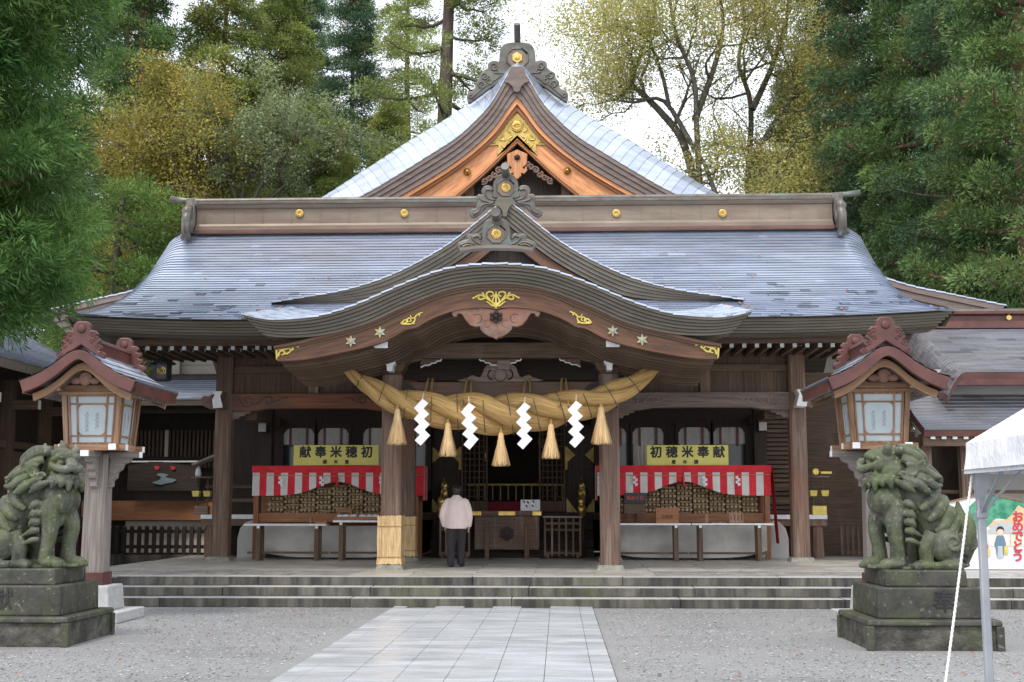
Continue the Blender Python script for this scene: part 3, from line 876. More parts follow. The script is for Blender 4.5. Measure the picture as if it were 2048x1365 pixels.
for s in (-1, 1):                               # side returns of the wings, running back to the main eave
    m = MB()
    x0, z0 = KT[-1]; x1, z1 = KB[-1]
    yb = 25.6
    m.add([(s * x0, YK + .1, z0 - .01), (s * x1, YK + .3, z1), (s * x1, yb, z1 + .25), (s * x0, yb, z0 - .01 + kslope(4) * (yb - YK))], [(0, 1, 2, 3) if s > 0 else (3, 2, 1, 0)])
    m.add([(s * x1, YK + .3, z1), (s * (x1 - 1.2), YK + .3, z1 + .02), (s * (x1 - 1.2), yb, z1 + .27), (s * x1, yb, z1 + .25)], [(0, 1, 2, 3) if s > 0 else (3, 2, 1, 0)])
    m.build('wing_side', 'fascia', porch)
# bargeboard below
YB = 21.85
bc = P(992, 580, YB)[0]
bt = [(x - bc, z) for x, z in wl([(992, 566), (940, 570), (880, 584), (800, 616), (730, 648), (650, 670), (600, 683), (555, 692), (548, 693)], 0, 0, 1, YB)]
bt = smooth(bt, 6); BT = resample(bt[::-1] + [(-x, z) for x, z in bt[1:]], 97)
bb = [(x - bc, z) for x, z in wl([(992, 620), (985, 617), (950, 616), (905, 623), (870, 635), (845, 648), (832, 656), (812, 660), (770, 682), (720, 697), (650, 712), (595, 721), (553, 722)], 0, 0, 1, YB)]
bb = smooth(bb, 5); BB = resample(bb[::-1] + [(-x, z) for x, z in bb[1:]], 97)
def by_x(A, B):
    """pairs B to A by the same share of length"""
    return B
m = MB(); m.band(lerpc(BT, BB, .0), lerpc(BT, BB, .16), YB - .06, YB + .12); m.build('barge_moulding', 'red_gv', porch)
m = MB(); m.band(lerpc(BT, BB, .16), lerpc(BT, BB, .27), YB - .03, YB + .12); m.build('barge_moulding', 'wood_gv', porch)
m = MB(); m.band(lerpc(BT, BB, .26), BB, YB + .0, YB + .16); barge = m.build('barge_board', 'red_gv', porch)
# curved rafters under the arch
RT = lerpc(BT, BB, .55); RB = [(x * .985, z - .10) for x, z in BB]
for k in range(9):
    y = YB + .35 + .17 * k
    m = MB(); m.band(RT, [(x * (1 - .004 * k), z + .03 - .028 * k) for x, z in RB], y, y + .08); m.build('curved_rafter', 'wood_gv', porch)
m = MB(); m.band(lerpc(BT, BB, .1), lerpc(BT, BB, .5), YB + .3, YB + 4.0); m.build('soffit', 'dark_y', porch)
# gilt fittings on the bargeboard
def gilt(name, paths, r, y, parent, mat='goldpaint', mir=False):
    m = MB()
    for s in ((1, -1) if mir else (1,)):
        for q in paths:
            q = smooth(q, 5)
            m.tube([(s * a, y, b) for a, b in q], [r * (1 - .45 * i / len(q)) for i in range(len(q))], 5, squash=.6)
    return m.build(name, mat, parent, smooth=True)
Gc = lambda pts: [(x - bc, z) for x, z in wl(pts, 780, 560, 4.876, YB)]
gilt('gilt_fitting', [Gc(q) for q in ([(1035, 285), (1035, 200), (1035, 120)], [(1035, 270), (1000, 215), (1020, 160), (1035, 130)],
      [(1035, 250), (985, 215), (930, 170), (905, 130), (895, 140)], [(985, 215), (940, 150), (960, 120), (1000, 125), (1005, 155), (980, 165)],
      [(930, 170), (880, 150), (840, 165), (810, 185), (812, 170)], [(930, 180), (880, 195), (860, 180), (875, 165)], [(1010, 225), (1020, 245), (1000, 255), (960, 225), (940, 215)])], .022, YB - .015, porch, mir=True)
for s in (1, -1):
    for k, q in enumerate(([(105, 432), (140, 395), (165, 400), (150, 425), (130, 420)], [(110, 432), (170, 435), (215, 430), (245, 428)], [(175, 420), (170, 385), (195, 375), (205, 400), (190, 410)], [(215, 430), (240, 405), (240, 370), (215, 375), (195, 345)], [(240, 370), (270, 340), (290, 345), (280, 360)], [(260, 345), (300, 325), (320, 322)])):
        pass
    qs = [[(105, 432), (140, 395), (165, 400), (150, 425), (130, 420)], [(110, 432), (170, 435), (215, 430), (245, 428)], [(175, 420), (170, 385), (195, 375), (205, 400), (190, 410)], [(215, 430), (240, 405), (240, 370), (215, 375), (195, 345)], [(240, 370), (270, 340), (290, 345), (280, 360)], [(260, 345), (300, 325), (320, 322)]]
    gilt('gilt_fitting', [[(s * a, b) for a, b in Gc(q)] for q in qs], .020, YB - .015, porch)
    E_ = lambda pts: [(s * (x - bc), z) for x, z in wl(pts, 480, 460, 3.938, YB)]
    gilt('gilt_fitting', [E_(q) for q in ([(288, 940), (290, 1025)], [(285, 938), (350, 942), (390, 930), (420, 918), (465, 925)], [(300, 1000), (315, 960), (345, 955), (350, 980), (325, 985)], [(340, 975), (375, 975), (400, 950), (385, 935)], [(395, 955), (420, 940), (405, 925)])], .024, YB - .015, porch)
    for (a, b_) in ((702, 683), (760, 665)):
        x, z = P(a, b_, YB); x = s * (x - bc)
        m = MB(); st = [(x + (.11 if i % 2 == 0 else .05) * math.sin(math.pi * i / 6), z + (.11 if i % 2 == 0 else .05) * math.cos(math.pi * i / 6)) for i in range(12)]
        m.poly(st, YB - .03, YB + .01); m.lathe([(.04, 0), (.04, .02), (.02, .03)], (x, YB - .03, z), 6, 'y'); m.build('star_fitting', 'verdigris', porch)
# carved pendant
pend = [(640, 288), (620, 300), (608, 325), (622, 352), (645, 350), (650, 325), (690, 320), (715, 345), (740, 390), (780, 435), (830, 452), (880, 445), (885, 480), (920, 515), (975, 548), (1005, 555), (1035, 572)]
pl = [(x - bc, z) for x, z in wl(pend, 780, 560, 4.876, YB)]
ptop = [(x - bc, z) for x, z in wl([(1035, 300), (1000, 290), (960, 285), (900, 275), (840, 275), (770, 285), (700, 285)], 780, 560, 4.876, YB)]
lp = pl + [(-x, z) for x, z in pl[::-1]][1:] + [(-x, z) for x, z in ptop[::-1]][:-1] + ptop
hx = Gc([(885, 385), (850, 335), (800, 350), (795, 385), (830, 395), (870, 410), (800, 440), (780, 380), (800, 330), (850, 320), (905, 345), (910, 400), (950, 395), (985, 430), (975, 465), (930, 465), (960, 450), (960, 420), (920, 415)])
def comma(cx_, cz_, r, s):
    return [(s * x, z) for x, z in Gc([(cx_ + r * math.cos(t) * k, cz_ + r * math.sin(t) * k) for t, k in [(a, 1.0) for a in np.linspace(-2.6, 2.0, 12)] + [(a, .72) for a in np.linspace(2.0, -2.6, 12)]])]
holes = [comma(848, 380, 52, s) for s in (1, -1)] + [comma(942, 430, 42, s) for s in (1, -1)]
plate('carved_pendant', [lp] + holes, .09, 'carved', porch, YB + .07, .012)
x, z = Gc([(1035, 360)])[0]
m = MB()
for k in range(6):
    t = math.pi * k / 3
    m.ball((.085 * math.sin(t), YB - .0, z + .075 * math.cos(t)), (.04, .03, .04), 8, 5)
m.ball((0, YB - .02, z), (.04, .05, .04), 8, 5); m.build('pendant_boss', 'dark_x', porch, smooth=True)
# peak ornament of the porch
yo = YK + .45
oc = P(880 + 767 / 6.825, 470, yo)[0]
S3 = lambda pts, Y=yo: [(x - oc, z) for x, z in wl(pts, 880, 320, 6.825, Y)]
oni(porch, S3([(590, 1185), (585, 1080), (605, 900), (650, 842), (700, 835), (767, 832), (834, 835), (885, 842), (930, 900), (950, 1080), (945, 1185)]),
    S3([(610, 1110), (572, 1110), (545, 1050), (500, 1025), (450, 1045), (400, 1030), (370, 1060), (382, 1100), (300, 1125), (245, 1160), (260, 1210), (300, 1220), (610, 1190)]),
    yo, 'chrysanthemum', niche=(0, S3([(767, 1025)])[0][1], .17), pole=((0, yo + .1, S3([(767, 800)])[0][1]), (0, yo - .36, P(992, 424, yo - .36)[1]), .085),
    scr=[(S3(a), .026) for a in ([(555, 1090), (520, 1050), (480, 1060), (440, 1080), (500, 1140), (590, 1175)], [(270, 1180), (330, 1150), (400, 1140), (470, 1170)], [(300, 1200), (380, 1170), (450, 1185)])])
m = MB(); bs = smooth(S3([(270, 1218), (500, 1190), (767, 1182), (1034, 1190), (1264, 1218)]), 5)
m.band(bs, [(x, z - .055) for x, z in bs], yo - .12, yo + .12); m.build('ornament_base', 'ridge', porch)

# --- pillars
def pillar(x, y, w_, z1, name='pillar', base=.5, mat='post_z'):
    m = MB(); c = w_ * .13; h = w_ / 2
    oct_ = [(x - h + c, y - h), (x + h - c, y - h), (x + h, y - h + c), (x + h, y + h - c), (x + h - c, y + h), (x - h + c, y + h), (x - h, y + h - c), (x - h, y - h + c)]
    m.poly(oct_, ZP + .09, z1, 'z')
    o = m.build(name, mat, hall)
    m = MB(); m.frustum((x, y), (base / 2 + .02, base / 2 + .02), (base / 2 - .02, base / 2 - .02), ZP - .03, ZP + .09); m.build('base_stone', 'basestone', o, bevel=.012)
    return o
zf = P(780, 752, 23.6)[1]
for s in (-1, 1):
    pillar(s * 2.05, 23.6, .37, zf)
    pillar(s * 2.2, 27.3, .34, 4.75)
    pillar(s * 6.27, 27.3, .36, P(440, 715, 27.3)[1])
# capitals, brackets and painted noses over the front pillars
def Z(py, Y): return P(1000, py, Y)[1]
YF = 23.6
for s in (-1, 1):
    x = s * 2.05
    m = MB(); m.frustum((x, YF), (.15, .15), (.25, .25), zf, zf + .14); m.box(x - .25, x + .25, YF - .25, YF + .25, zf + .14, zf + .26)
    cap = m.build('capital', 'wood_x', hall, bevel=.01)
    m = MB()
    arm = [(-.62, zf + .46), (-.62, zf + .34), (-.5, zf + .27), (-.26, zf + .22), (.26, zf + .22), (.5, zf + .27), (.62, zf + .34), (.62, zf + .46)]
    m.poly([(x + a, b) for a, b in arm], YF - .09, YF + .09)
    for d in (-.52, 0, .52): m.frustum((x + d, YF), (.09, .10), (.14, .14), zf + .465, zf + .62)
    m.build('bracket_arm', 'wood_x', cap, bevel=.008)
    # painted nose pointing at the visitor
    m = MB()
    z0 = Z(742, YF - .5)
    nose = [(-.05, z0), (.05, z0), (.06, z0 + .10), (.10, z0 + .15), (.10, z0 + .21), (-.10, z0 + .21), (-.10, z0 + .15), (-.06, z0 + .10)]
    m.poly([(x + a, b) for a, b in nose], YF - .52, YF - .2)
    m.poly([(x - .055, z0 + .212), (x + .055, z0 + .212), (x + .05, z0 + .32), (x - .06, z0 + .32)], YF - .56, YF - .2)
    m.build('painted_nose', 'whitepaint', cap, bevel=.008)
    # purlin with white end carrying the arch
    m = MB(); m.box(x - .12, x + .12, YB + .22, 27.3, Z(700, YF) + .02, Z(684, YF)); m.build('purlin', 'wood_y', hall)
    a = Z(694, YB + .1); m = MB(); m.poly([(x - s * .10, a), (x + s * .13, a), (x + s * .155, a + .03), (x + s * .10, a + .10), (x - s * .10, a + .115)], YB + .19, YB + .215); m.build('purlin_end', 'whitepaint', hall, bevel=.006)
    # scalloped white brackets beneath the upper beam
    for (a0, dr) in ((s * 1.52, -s), (0.0, s)):
        zb = Z(718, YF) - .01
        sc = [(0, 0), (.42, 0), (.40, -.035), (.33, -.04), (.30, -.075), (.22, -.08), (.18, -.115), (.08, -.12), (0, -.16)]
        m = MB(); m.poly([(a0 + dr * q[0] * .95, zb + q[1]) for q in sc], YF - .07, YF + .07); m.build('scalloped_bracket', 'wood_x', hall)
        m = MB(); ed = [(q[0] * .95, q[1]) for q in sc[1:]]
        m.tube([(a0 + dr * q[0], YF - .075, zb + q[1]) for q in ed], .014, 5); m.build('bracket_edge', 'whitepaint', hall)
m = MB(); m.box(-2.35, 2.35, YF - .12, YF + .12, Z(718, YF), Z(687, YF)); m.build('upper_beam', 'wood_x', hall, bevel=.012)
m = MB(); m.box(-1.87, 1.87, YF - .13, YF + .13, Z(802, YF), Z(765, YF)); m.build('lower_beam', 'red_x', hall, bevel=.03)
for s in (-1, 1):
    m = MB(); m.poly([(s * 1.87, Z(802, YF))] + [(s * (1.87 - .34 * math.sin(t)), Z(802, YF) + .36 * math.cos(t)) for t in np.linspace(0, math.pi / 2, 8)], YF - .15, YF - .131); m.build('beam_shoulder', 'dark_x', hall)
m = MB(); ty = [q for q in lerpc(BT, BB, .35) if abs(q[0]) < 3.0]; m.poly(ty + [(ty[-1][0], Z(760, 24.6)), (ty[0][0], Z(760, 24.6))], 24.6, 24.68); m.build('tympanum_board', 'dark_x', hall)
# frog-leg strut
fz = lambda pts: [(x - bc2, z) for x, z in wl(pts, 780, 560, 4.876, YF)]
bc2 = P(992, 740, YF)[0]
hl = fz([(690, 992), (720, 965), (760, 940), (800, 955), (840, 960), (870, 910), (890, 860), (930, 835), (1000, 825), (1035, 822)])
lp = hl + [(-x, z) for x, z in hl[::-1]][1:]
hs = []
for s in (1, -1):
    hs.append([(s * x, z) for x, z in fz([(925 + 55 * math.cos(t) * k + 30, 930 + 60 * math.sin(t) * k) for t, k in [(a, 1) for a in np.linspace(1.3, 4.6, 9)] + [(a, .55) for a in np.linspace(4.6, 1.3, 9)]])])
fs_ = plate('frog_leg_strut', [smooth(lp, 3, True)] + hs, .16, 'grey_x', hall, YF, .015)
m = MB(); q = fz([(1005, 792), (1130, 880)]); m.box(q[0][0], q[1][0], YF - .12, YF + .1, q[1][1], q[0][1]); m.lathe([(.12, 0), (.12, .04), (.09, .06)], (0, YF - .09, fz([(1068, 935)])[0][1]), 16, 'y'); m.build('strut_block', 'grey_x', fs_, bevel=.01)

# --- bays left and right of the porch
YW = 27.3
for s in (-1, 1):
    xo, xi = 6.1, 2.36
    zk0, zk1 = Z(822, YW), Z(787, YW)
    # carved rainbow beam
    bot = [(xi, zk0), (xi + .5, zk0), (xi + .8, zk0 + .05), ((xi + xo) / 2, zk0 + .06), (xo - .8, zk0 + .05), (xo - .5, zk0), (xo, zk0)]
    m = MB(); m.poly([(s * a, b_) for a, b_ in bot] + [(s * xo, zk1), (s * xi, zk1)], YW - .13, YW + .13)
    bm = m.build('carved_beam', 'redder_x' if s < 0 else 'grey_x', hall, bevel=.015)
    m = MB()
    for e, d in ((xo, -1), (xi, 1)):
        m = MB()
        zc = (zk0 + zk1) / 2 + .02
        a = [(e + d * q[0], zc + q[1]) for q in ((.14, .10), (.2, .0), (.3, -.12), (.42, -.10), (.46, .02), (.38, .10), (.30, .04), (.34, -.04))]
        b2 = [(e + d * q[0], zc + q[1]) for q in ((.42, -.08), (.6, -.03), (.72, .08), (.86, .09), (.9, .0), (.8, -.04), (.78, .03))]
        c2_ = [(e + d * q[0], zc + q[1]) for q in ((.8, -.05), (1.0, .0), (1.12, .07), (1.25, .08))]
        for q in (a, b2, c2_): m.tube([(s * u, YW - .135, v_) for u, v_ in smooth(q, 5)], .013, 5)
        m.build('beam_scroll', 'wood_x' if s < 0 else 'lamppost_x', bm, smooth=True)
    # boards above
    zt = Z(700, YW)
    x = xi
    m = MB(); m.box(-.172, .172, -.02, .02, 0, 1.0); b0 = m.build('wall_board', 'wood_z', hall, local=True)
    k = 0; L = root_loc(hall)
    while x < xo - .1:
        p = Vector((s * (x + .175), YW + .06 + random.uniform(0, .006), zk1 + .0)) - L
        if k == 0: o = b0; o.location = p
        else: o = inst(b0, hall, p)
        o.scale = (1, 1, zt + .25 - zk1); x += .35; k += 1
    m = MB(); m.box(min(s * xi, s * xo), max(s * xi, s * xo), YW - .02, YW + .045, Z(745, YW), Z(731, YW)); m.build('wall_rail', 'wood_x', hall, bevel=.006)
    m = MB(); m.box(s * 4.30 - .11, s * 4.30 + .11, YW - .05, YW + .05, zk1, Z(731, YW)); m.build('wall_strut', 'post_z', hall, bevel=.006)
    m = MB(); m.box(min(s * 2, s * 6.4), max(s * 2, s * 6.4), YW - .14, YW + .14, zt + .02, zt + .26); m.build('wall_plate', 'wood_x', hall)
    # nose of the beam outside the corner pillar, ends painted
    m = MB(); zc = Z(803, YW)
    m.poly([(s * (6.45 + q[0]), zc + q[1]) for q in ((0, -.14), (.12, -.17), (.24, -.12), (.34, -.04), (.36, .06), (.28, .13), (.16, .12), (.1, .17), (0, .17))], YW - .10, YW + .10)
    m.build('beam_nose', 'carved', hall, bevel=.015)
    m = MB(); m.poly([(s * (6.27 + q[0]), zc + q[1]) for q in ((-.12, -.17), (.1, -.19), (.13, .0), (.08, .10), (.14, .19), (-.1, .19), (-.05, .08))], YW - .62, YW - .2); 
    o = m.build('beam_nose', 'whitepaint' if s > 0 else 'carved', hall, bevel=.012)
    facemat(o, 'whitepaint', lambda p: p.normal.y < -.5)
    # bracket head on the corner pillar
    m = MB(); zt2 = P(440, 715, YW)[1]
    m.frustum((s * 6.27, YW), (.18, .18), (.30, .30), zt2, zt2 + .16); m.box(s * 6.27 - .55, s * 6.27 + .55, YW - .1, YW + .1, zt2 + .16, zt2 + .34); m.box(s * 6.27 - .1, s * 6.27 + .1, YW - .7, YW + .3, zt2 + .17, zt2 + .33)
    m.build('bracket_head', 'wood_x', hall, bevel=.02)
    m = MB(); m.box(s * 6.27 - .12, s * 6.27 + .12, YW - .74, YW - .70, zt2 + .10, zt2 + .35); m.build('bracket_face', 'whitepaint', hall, bevel=.02)
    # small scalloped corner bracket below the beam
    for xx, d in ((xo, -1), (xi, 1)):
        sc = [(0, 0), (.42, 0), (.38, -.05), (.30, -.05), (.27, -.10), (.18, -.10), (.14, -.16), (.05, -.16), (0, -.22)]
        m = MB(); m.poly([(s * (xx + d * q[0]), zk0 - .003 + q[1]) for q in sc], YW - .06, YW + .06); m.build('scalloped_bracket', 'grey_x', hall)
    # beam back to the inner wall
    m = MB(); m.box(s * 5.75 - .12, s * 5.75 + .12, YW + .3, 30, Z(845, 28.5), Z(825, 28.5)); m.build('tie_beam', 'wood_y', hall)
    m = MB(); m.box(s * 5.75 - .14, s * 5.75 + .14, 29.0, 29.28, ZP + 1.0, 4.6); m.build('inner_pillar', 'dark_z', hall)
    m = MB(); m.box(s * 5.75 - .09, s * 5.75 + .09, 28.62, 28.99, Z(864, 28.8), Z(845, 28.8)); o = m.build('tie_nose', 'dark_y', hall, bevel=.01); facemat(o, 'plastergrey', lambda p: p.normal.y < -.5)
m = MB(); m.box(-6.3, 6.3, 27.2, 31.5, 4.97, 5.01); m.box(-6.2, 6.2, 30.6, 30.7, 3.6, 5.0)
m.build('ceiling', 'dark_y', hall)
# inner wall with windows and doorway
YI = 30.0
m = MB()
for s in (-1, 1):
    m.box(min(s * 2.45, s * 6.9), max(s * 2.45, s * 6.9), YI, YI + .08, .45, 2.0)
    m.box(min(s * 1.9, s * 6.9), max(s * 1.9, s * 6.9), YI, YI + .08, Z(852, YI), 5.0)
    m.box(min(s * 5.75, s * 6.9), max(s * 5.75, s * 6.9), YI + .001, YI + .079, 2.0, Z(852, YI))
m.box(-1.9, 1.9, YI + .002, YI + .08, Z(835, YI), 5.0)
for s in (-1, 1):
    for a, b_ in ((1.97, 2.04), (2.78, 2.81), (3.67, 3.90), (5.60, 5.75)): m.box(min(s * a, s * b_), max(s * a, s * b_), YI + .003, YI + .078, 2.0, Z(852, YI))
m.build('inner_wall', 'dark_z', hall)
for s in (-1, 1):
    for k, (a, b_) in enumerate(((2.10, 2.72), (2.87, 3.61), (3.96, 4.71), (4.79, 5.54))):
        x0, x1 = sorted((s * a, s * b_)); zt = Z(856, YI); zn = Z(889, YI)
        m = MB()
        for xx in (x0 - .06, x1): m.box(xx, xx + .06, YI - .06, YI + .06, 2.0, zt)
        m.box(x0 - .06, x1 + .06, YI - .06, YI + .06, zt, zt + .12)
        for xx, d in ((x0, 1), (x1, -1)):
            m.poly([(xx, zt), (xx + d * .14, zt), (xx + d * .06, zt - .04), (xx, zt - .14)], YI - .055, YI + .05)
        win = m.build('window', 'dark_z', hall)
        m = MB(); m.box(x0, x1, YI + .03, YI + .035, 2.0, zn); m.build('pane', 'glassdark', win)
        m = MB(); m.grid(lambda u, v: (x0 + (x1 - x0) * u, YI - .005 + .012 * math.sin(u * 19), zn + (zt - zn) * v), np.linspace(0, 1, 20), (0, 1)); m.build('short_curtain', 'whitecloth', win, smooth=True)
        for u in (.22, .76):
            m = MB(); m.box(x0 + (x1 - x0) * u - .03, x0 + (x1 - x0) * u + .03, YI - .035, YI - .025, zn - .05, zt); m.build('curtain_ribbon', 'maroon', win)
        if (s > 0 and k in (1, 2)) or (s < 0 and k in (1,)):
            m = MB(); m.grid(lambda u, v: (x0 + (x1 - x0) * (.05 + .6 * u), YI + .012 + .012 * math.sin(u * 30), 2.0 + (zn - 2.0) * v), np.linspace(0, 1, 24), (0, 1)); m.build('curtain', 'plaster', win, smooth=True)
# doorway: folded doors with gilt corners, lattice screens, dark sanctuary
YD = 30.3
for s in (-1, 1):
    x0, x1 = sorted((s * 1.28, s * 1.95))
    m = MB(); m.box(x0, x1, YD - .1, YD - .04, 1.45, 3.6); m.box(x0 + .05, x1 - .05, YD - .125, YD - .099, 1.6, 2.4); m.box(x0 + .05, x1 - .05, YD - .125, YD - .099, 2.5, 3.5)
    door = m.build('door', 'dark_z', hall, bevel=.008)
    for (xx, d) in ((x0, 1), (x1, -1)):
        for zz, dz in ((2.85, 0), (1.62, 0)):
            m = MB(); m.poly([(xx, zz - .2), (xx, zz + .2), (xx + d * .22, zz)] if zz > 2 else [(xx, zz - .14), (xx + d * .26, zz - .14), (xx, zz + .2)], YD - .14, YD - .126); m.build('gilt_corner', 'golddim', door)
    m = MB(); m.box(x0 - .03 if s > 0 else x1 - .03, x0 + .03 if s > 0 else x1 + .03, YD - .15, YD - .1, 2.5, 3.05); m.build('gilt_strap', 'golddim', door)
    lx0, lx1 = sorted((s * .62, s * 1.26))
    lat = MB(); lat.box(lx0, lx0 + .04, YD - .04, YD + .02, 1.5, 3.6); lat.box(lx1 - .04, lx1, YD - .04, YD + .02, 1.5, 3.6); lat.box(lx0, lx1, YD - .039, YD + .019, 1.5, 1.75)
    lo = lat.build('lattice_screen', 'wood_z', hall)
    m = MB(); m.box(-.011, .011, -.012, .012, 0, 1.8); v0 = m.build('lattice_bar', 'wood_z', lo, local=True)
    L = root_loc(lo)
    for k in range(5):
        p = Vector((lx0 + .04 + (lx1 - lx0 - .08) * (k + .5) / 5, YD - .01, 1.78)) - L
        if k == 0: v0.location = p
        else: inst(v0, lo, p)
    m = MB(); m.box(-(lx1 - lx0) / 2 + .04, (lx1 - lx0) / 2 - .04, -.010, .010, -.011, .011); h0 = m.build('lattice_bar', 'wood_x', lo, local=True)
    for k in range(12):
        p = Vector(((lx0 + lx1) / 2, YD - .012, 1.86 + .15 * k)) - L
        if k == 0: h0.location = p
        else: inst(h0, lo, p)
m = MB(); m.box(-2.4, 2.4, 33.5, 33.6, .45, 4.5); m.box(-2.4, -2.3, 30.5, 33.5, .45, 4.5); m.box(2.3, 2.4, 30.5, 33.5, .45, 4.5); m.box(-2.3, 2.3, 30.4, 33.5, 4.2, 4.3)
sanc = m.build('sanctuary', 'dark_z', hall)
m = MB(); m.box(-2.3, 2.3, 30.2, 33.5, 1.3, 1.47); m.build('sanctuary_floor', 'wood_x', sanc)
m = MB(); m.box(-1.25, 1.25, 31.2, 33.0, 1.475, 1.74); m.build('carpet_step', 'carpet', sanc)
m = MB()
for k in range(13): m.box(-1.2 + .2 * k - .012, -1.2 + .2 * k + .012, 32.2, 32.23, 1.78, 2.15)
m.box(-1.25, 1.25, 32.2, 32.23, 2.15, 2.2); m.build('inner_railing', 'golddim', sanc)
for (x, z) in ((-.75, 2.75), (.62, 3.1), (.9, 3.0)):
    m = MB(); m.lathe([(.01, .3), (.05, .22), (.06, .1), (.03, .05), (.05, 0)], (x, 31.6, z), 8); m.build('hanging_ornament', 'gold', sanc, smooth=True)
m = MB()
for k in range(5): m.box(-1.9, 1.9, 29.15 + .2 * k, 30.2, ZP + .2 * k, ZP + .2 * (k + 1))
m.build('inner_stairs', 'dark_x', hall, bevel=.01)
# railing posts with gilt onion finials
for s in (-1, 1):
    for (x, y, zt) in ((1.62, 28.95, Z(1032, 28.95)), (1.64, 30.0, Z(1000, 30.0))):
        m = MB(); m.lathe([(.085, ZP), (.085, zt)], (s * x, y, 0), 14); po = m.build('newel_post', 'dark_z', hall, smooth=True)
        m = MB(); m.lathe([(.092, 0), (.092, .22), (.07, .24), (.07, .27), (.088, .30), (.08, .36), (.05, .42), (.02, .46), (.012, .50), (.001, .52)], (s * x, y, zt), 14); m.build('finial', 'gold', po, smooth=True)
# dark side walls and veranda ends beyond the bays
m = MB(); m.box(6.9, 9.2, 31.0, 31.1, .45, 4.9); m.box(6.3, 6.9, 30.0, 30.08, .45, 4.9)
m.build('side_wall', 'wood_x', hall)
for k in range(16):
    pass
m = MB(); m.box(0, .78, 0, .03, 0, .07); l0 = m.build('louvre', 'wood_x', hall, local=True)
for k in range(24):
    p = Vector((5.92, 29.6, 1.25 + .105 * k)) - root_loc(hall)
    if k == 0: l0.location = p
    else: inst(l0, hall, p)
    l0.rotation_euler = (R(-18), 0, 0)
    if k: pass
m = MB(); m.box(5.85, 6.75, 29.66, 29.7, ZP, 4.0); m.build('louvre_backing', 'dark_z', hall)
# veranda planks at the sides: floor edge and posts
for s in (-1, 1):
    x0, x1 = sorted((s * 5.6, s * 7.2))
    m = MB(); m.box(x0, x1, 28.9, 30.0, Z(1036, 28.9) - .03, Z(1030, 28.9)); vf = m.build('veranda_floor', 'whitepaint', hall, bevel=.006)
    m = MB(); m.box(x0, x1, 28.95, 29.15, Z(1052, 29), Z(1037, 29)); m.build('veranda_beam', 'post_x', hall)
    m = MB(); m.lathe([(.15, ZP), (.13, Z(1052, 29))], (s * 7.0, 29.1, 0), 10); m.build('veranda_post', 'post_z', hall)
    m = MB(); m.box(x0, x1, 29.2, 29.26, 2.05, 2.12); m.box(x0, x1, 29.2, 29.26, 1.72, 1.80); m.build('veranda_rail', 'wood_x', hall)
# a few leaves blown onto the roof
m = MB()
for i in range(70):
    if i < 24: x, t = random.gauss(-4.75, .22), abs(random.gauss(.10, .04))
    elif i < 34: x, t = random.gauss(4.7, .2), abs(random.gauss(.11, .04))
    else: x, t = random.uniform(-7.5, 7.5), random.uniform(.03, .75)
    c = Vector(rp(x, t, .05)); r = random.uniform(.025, .06); a = random.uniform(0, 6.28)
    m.add([c + Vector((r * math.cos(a + q) * k, r * math.sin(a + q) * k * .8, r * math.sin(a + q) * k * .55)) for q, k in ((0, 1.2), (1.3, .6), (2.6, .9), (3.9, .8), (5.1, .6))], [(0, 1, 2, 3, 4)], random.random())
tag(m.build('roof_leaves', 'leaf_fallen'), 'small rust-coloured leaves fallen on the main roof', 'leaves', kind='stuff')
# ---------------------------------------------------------------- great gable of the rear hall
YG = 33.0
rear = thing('rear_hall', 'tall rear hall with steep grey gable and orange timber pediment above the front roof', 'shrine hall', (0, 38, 0))
gx = P(1034.5, 200, YG)[0]
C1 = lambda pts, Y=YG: [(x - P(1034.5, 200, Y)[0], z) for x, z in wl(pts, 640, 60, 2.56, Y)]
PXo = lambda pts, Y: [P(1034.5 - a, b, Y) for a, b in pts]
def low(pts, Y): c = P(1034.5, 200, Y)[0]; return [(x - c, z) for x, z in PXo(pts, Y)]
YS = 34.0
Sil = smooth(C1([(1010, 178), (985, 192), (950, 226), (860, 312), (760, 378), (620, 470), (450, 570), (300, 670), (150, 765), (10, 855)], YS) + low([(540, 484), (736, 580), (840, 612), (951, 638)], YS), 5)
Edg = smooth(C1([(1010, 180), (985, 192), (940, 265), (880, 370), (800, 460), (700, 550), (560, 640), (400, 740), (200, 855)]) + low([(520, 490), (740, 572), (840, 597), (951, 622)], YG), 5)
Brg = smooth(C1([(1010, 335), (995, 352), (960, 400), (900, 486), (800, 588), (650, 702), (400, 852)]) + low([(420, 490), (600, 575), (760, 632), (900, 668)], YG), 5)
Inn = smooth(C1([(1010, 400), (960, 460), (900, 540), (800, 630), (650, 740), (470, 852)]) + low([(330, 470), (520, 585), (700, 660), (860, 700)], YG), 5)
Opn = smooth(C1([(1010, 560), (960, 605), (900, 665), (820, 740), (690, 850)]) + low([(200, 450), (400, 570), (620, 680), (820, 730)], YG), 5)
N = 121
def symm(c): return resample([(-abs(x), z) for x, z in c][::-1] + [(abs(x), z) for x, z in c[1:]], N)
SIL, EDG, BRG, INN, OPN = map(symm, (Sil, Edg, Brg, Inn, Opn))
for c in (SIL, EDG, BRG, INN, OPN): c[N // 2] = (0.0, c[N // 2][1])
m = MB(); vs = []; fs = []
rows = [(EDG, YG + .02, -.03), (lerpc(EDG, SIL, .55), YG + .45, .02), (SIL, YS, -.02), (SIL, 47.0, -.02)]
for c, y, dz in rows: vs += [(x, y, z + dz) for x, z in c]
for j in range(3):
    for i in range(N - 1): fs.append((j * N + i, j * N + i + 1, (j + 1) * N + i + 1, (j + 1) * N + i))
m.add(vs, fs); groof = m.build('gable_roof', 'shingle', rear, smooth=True)
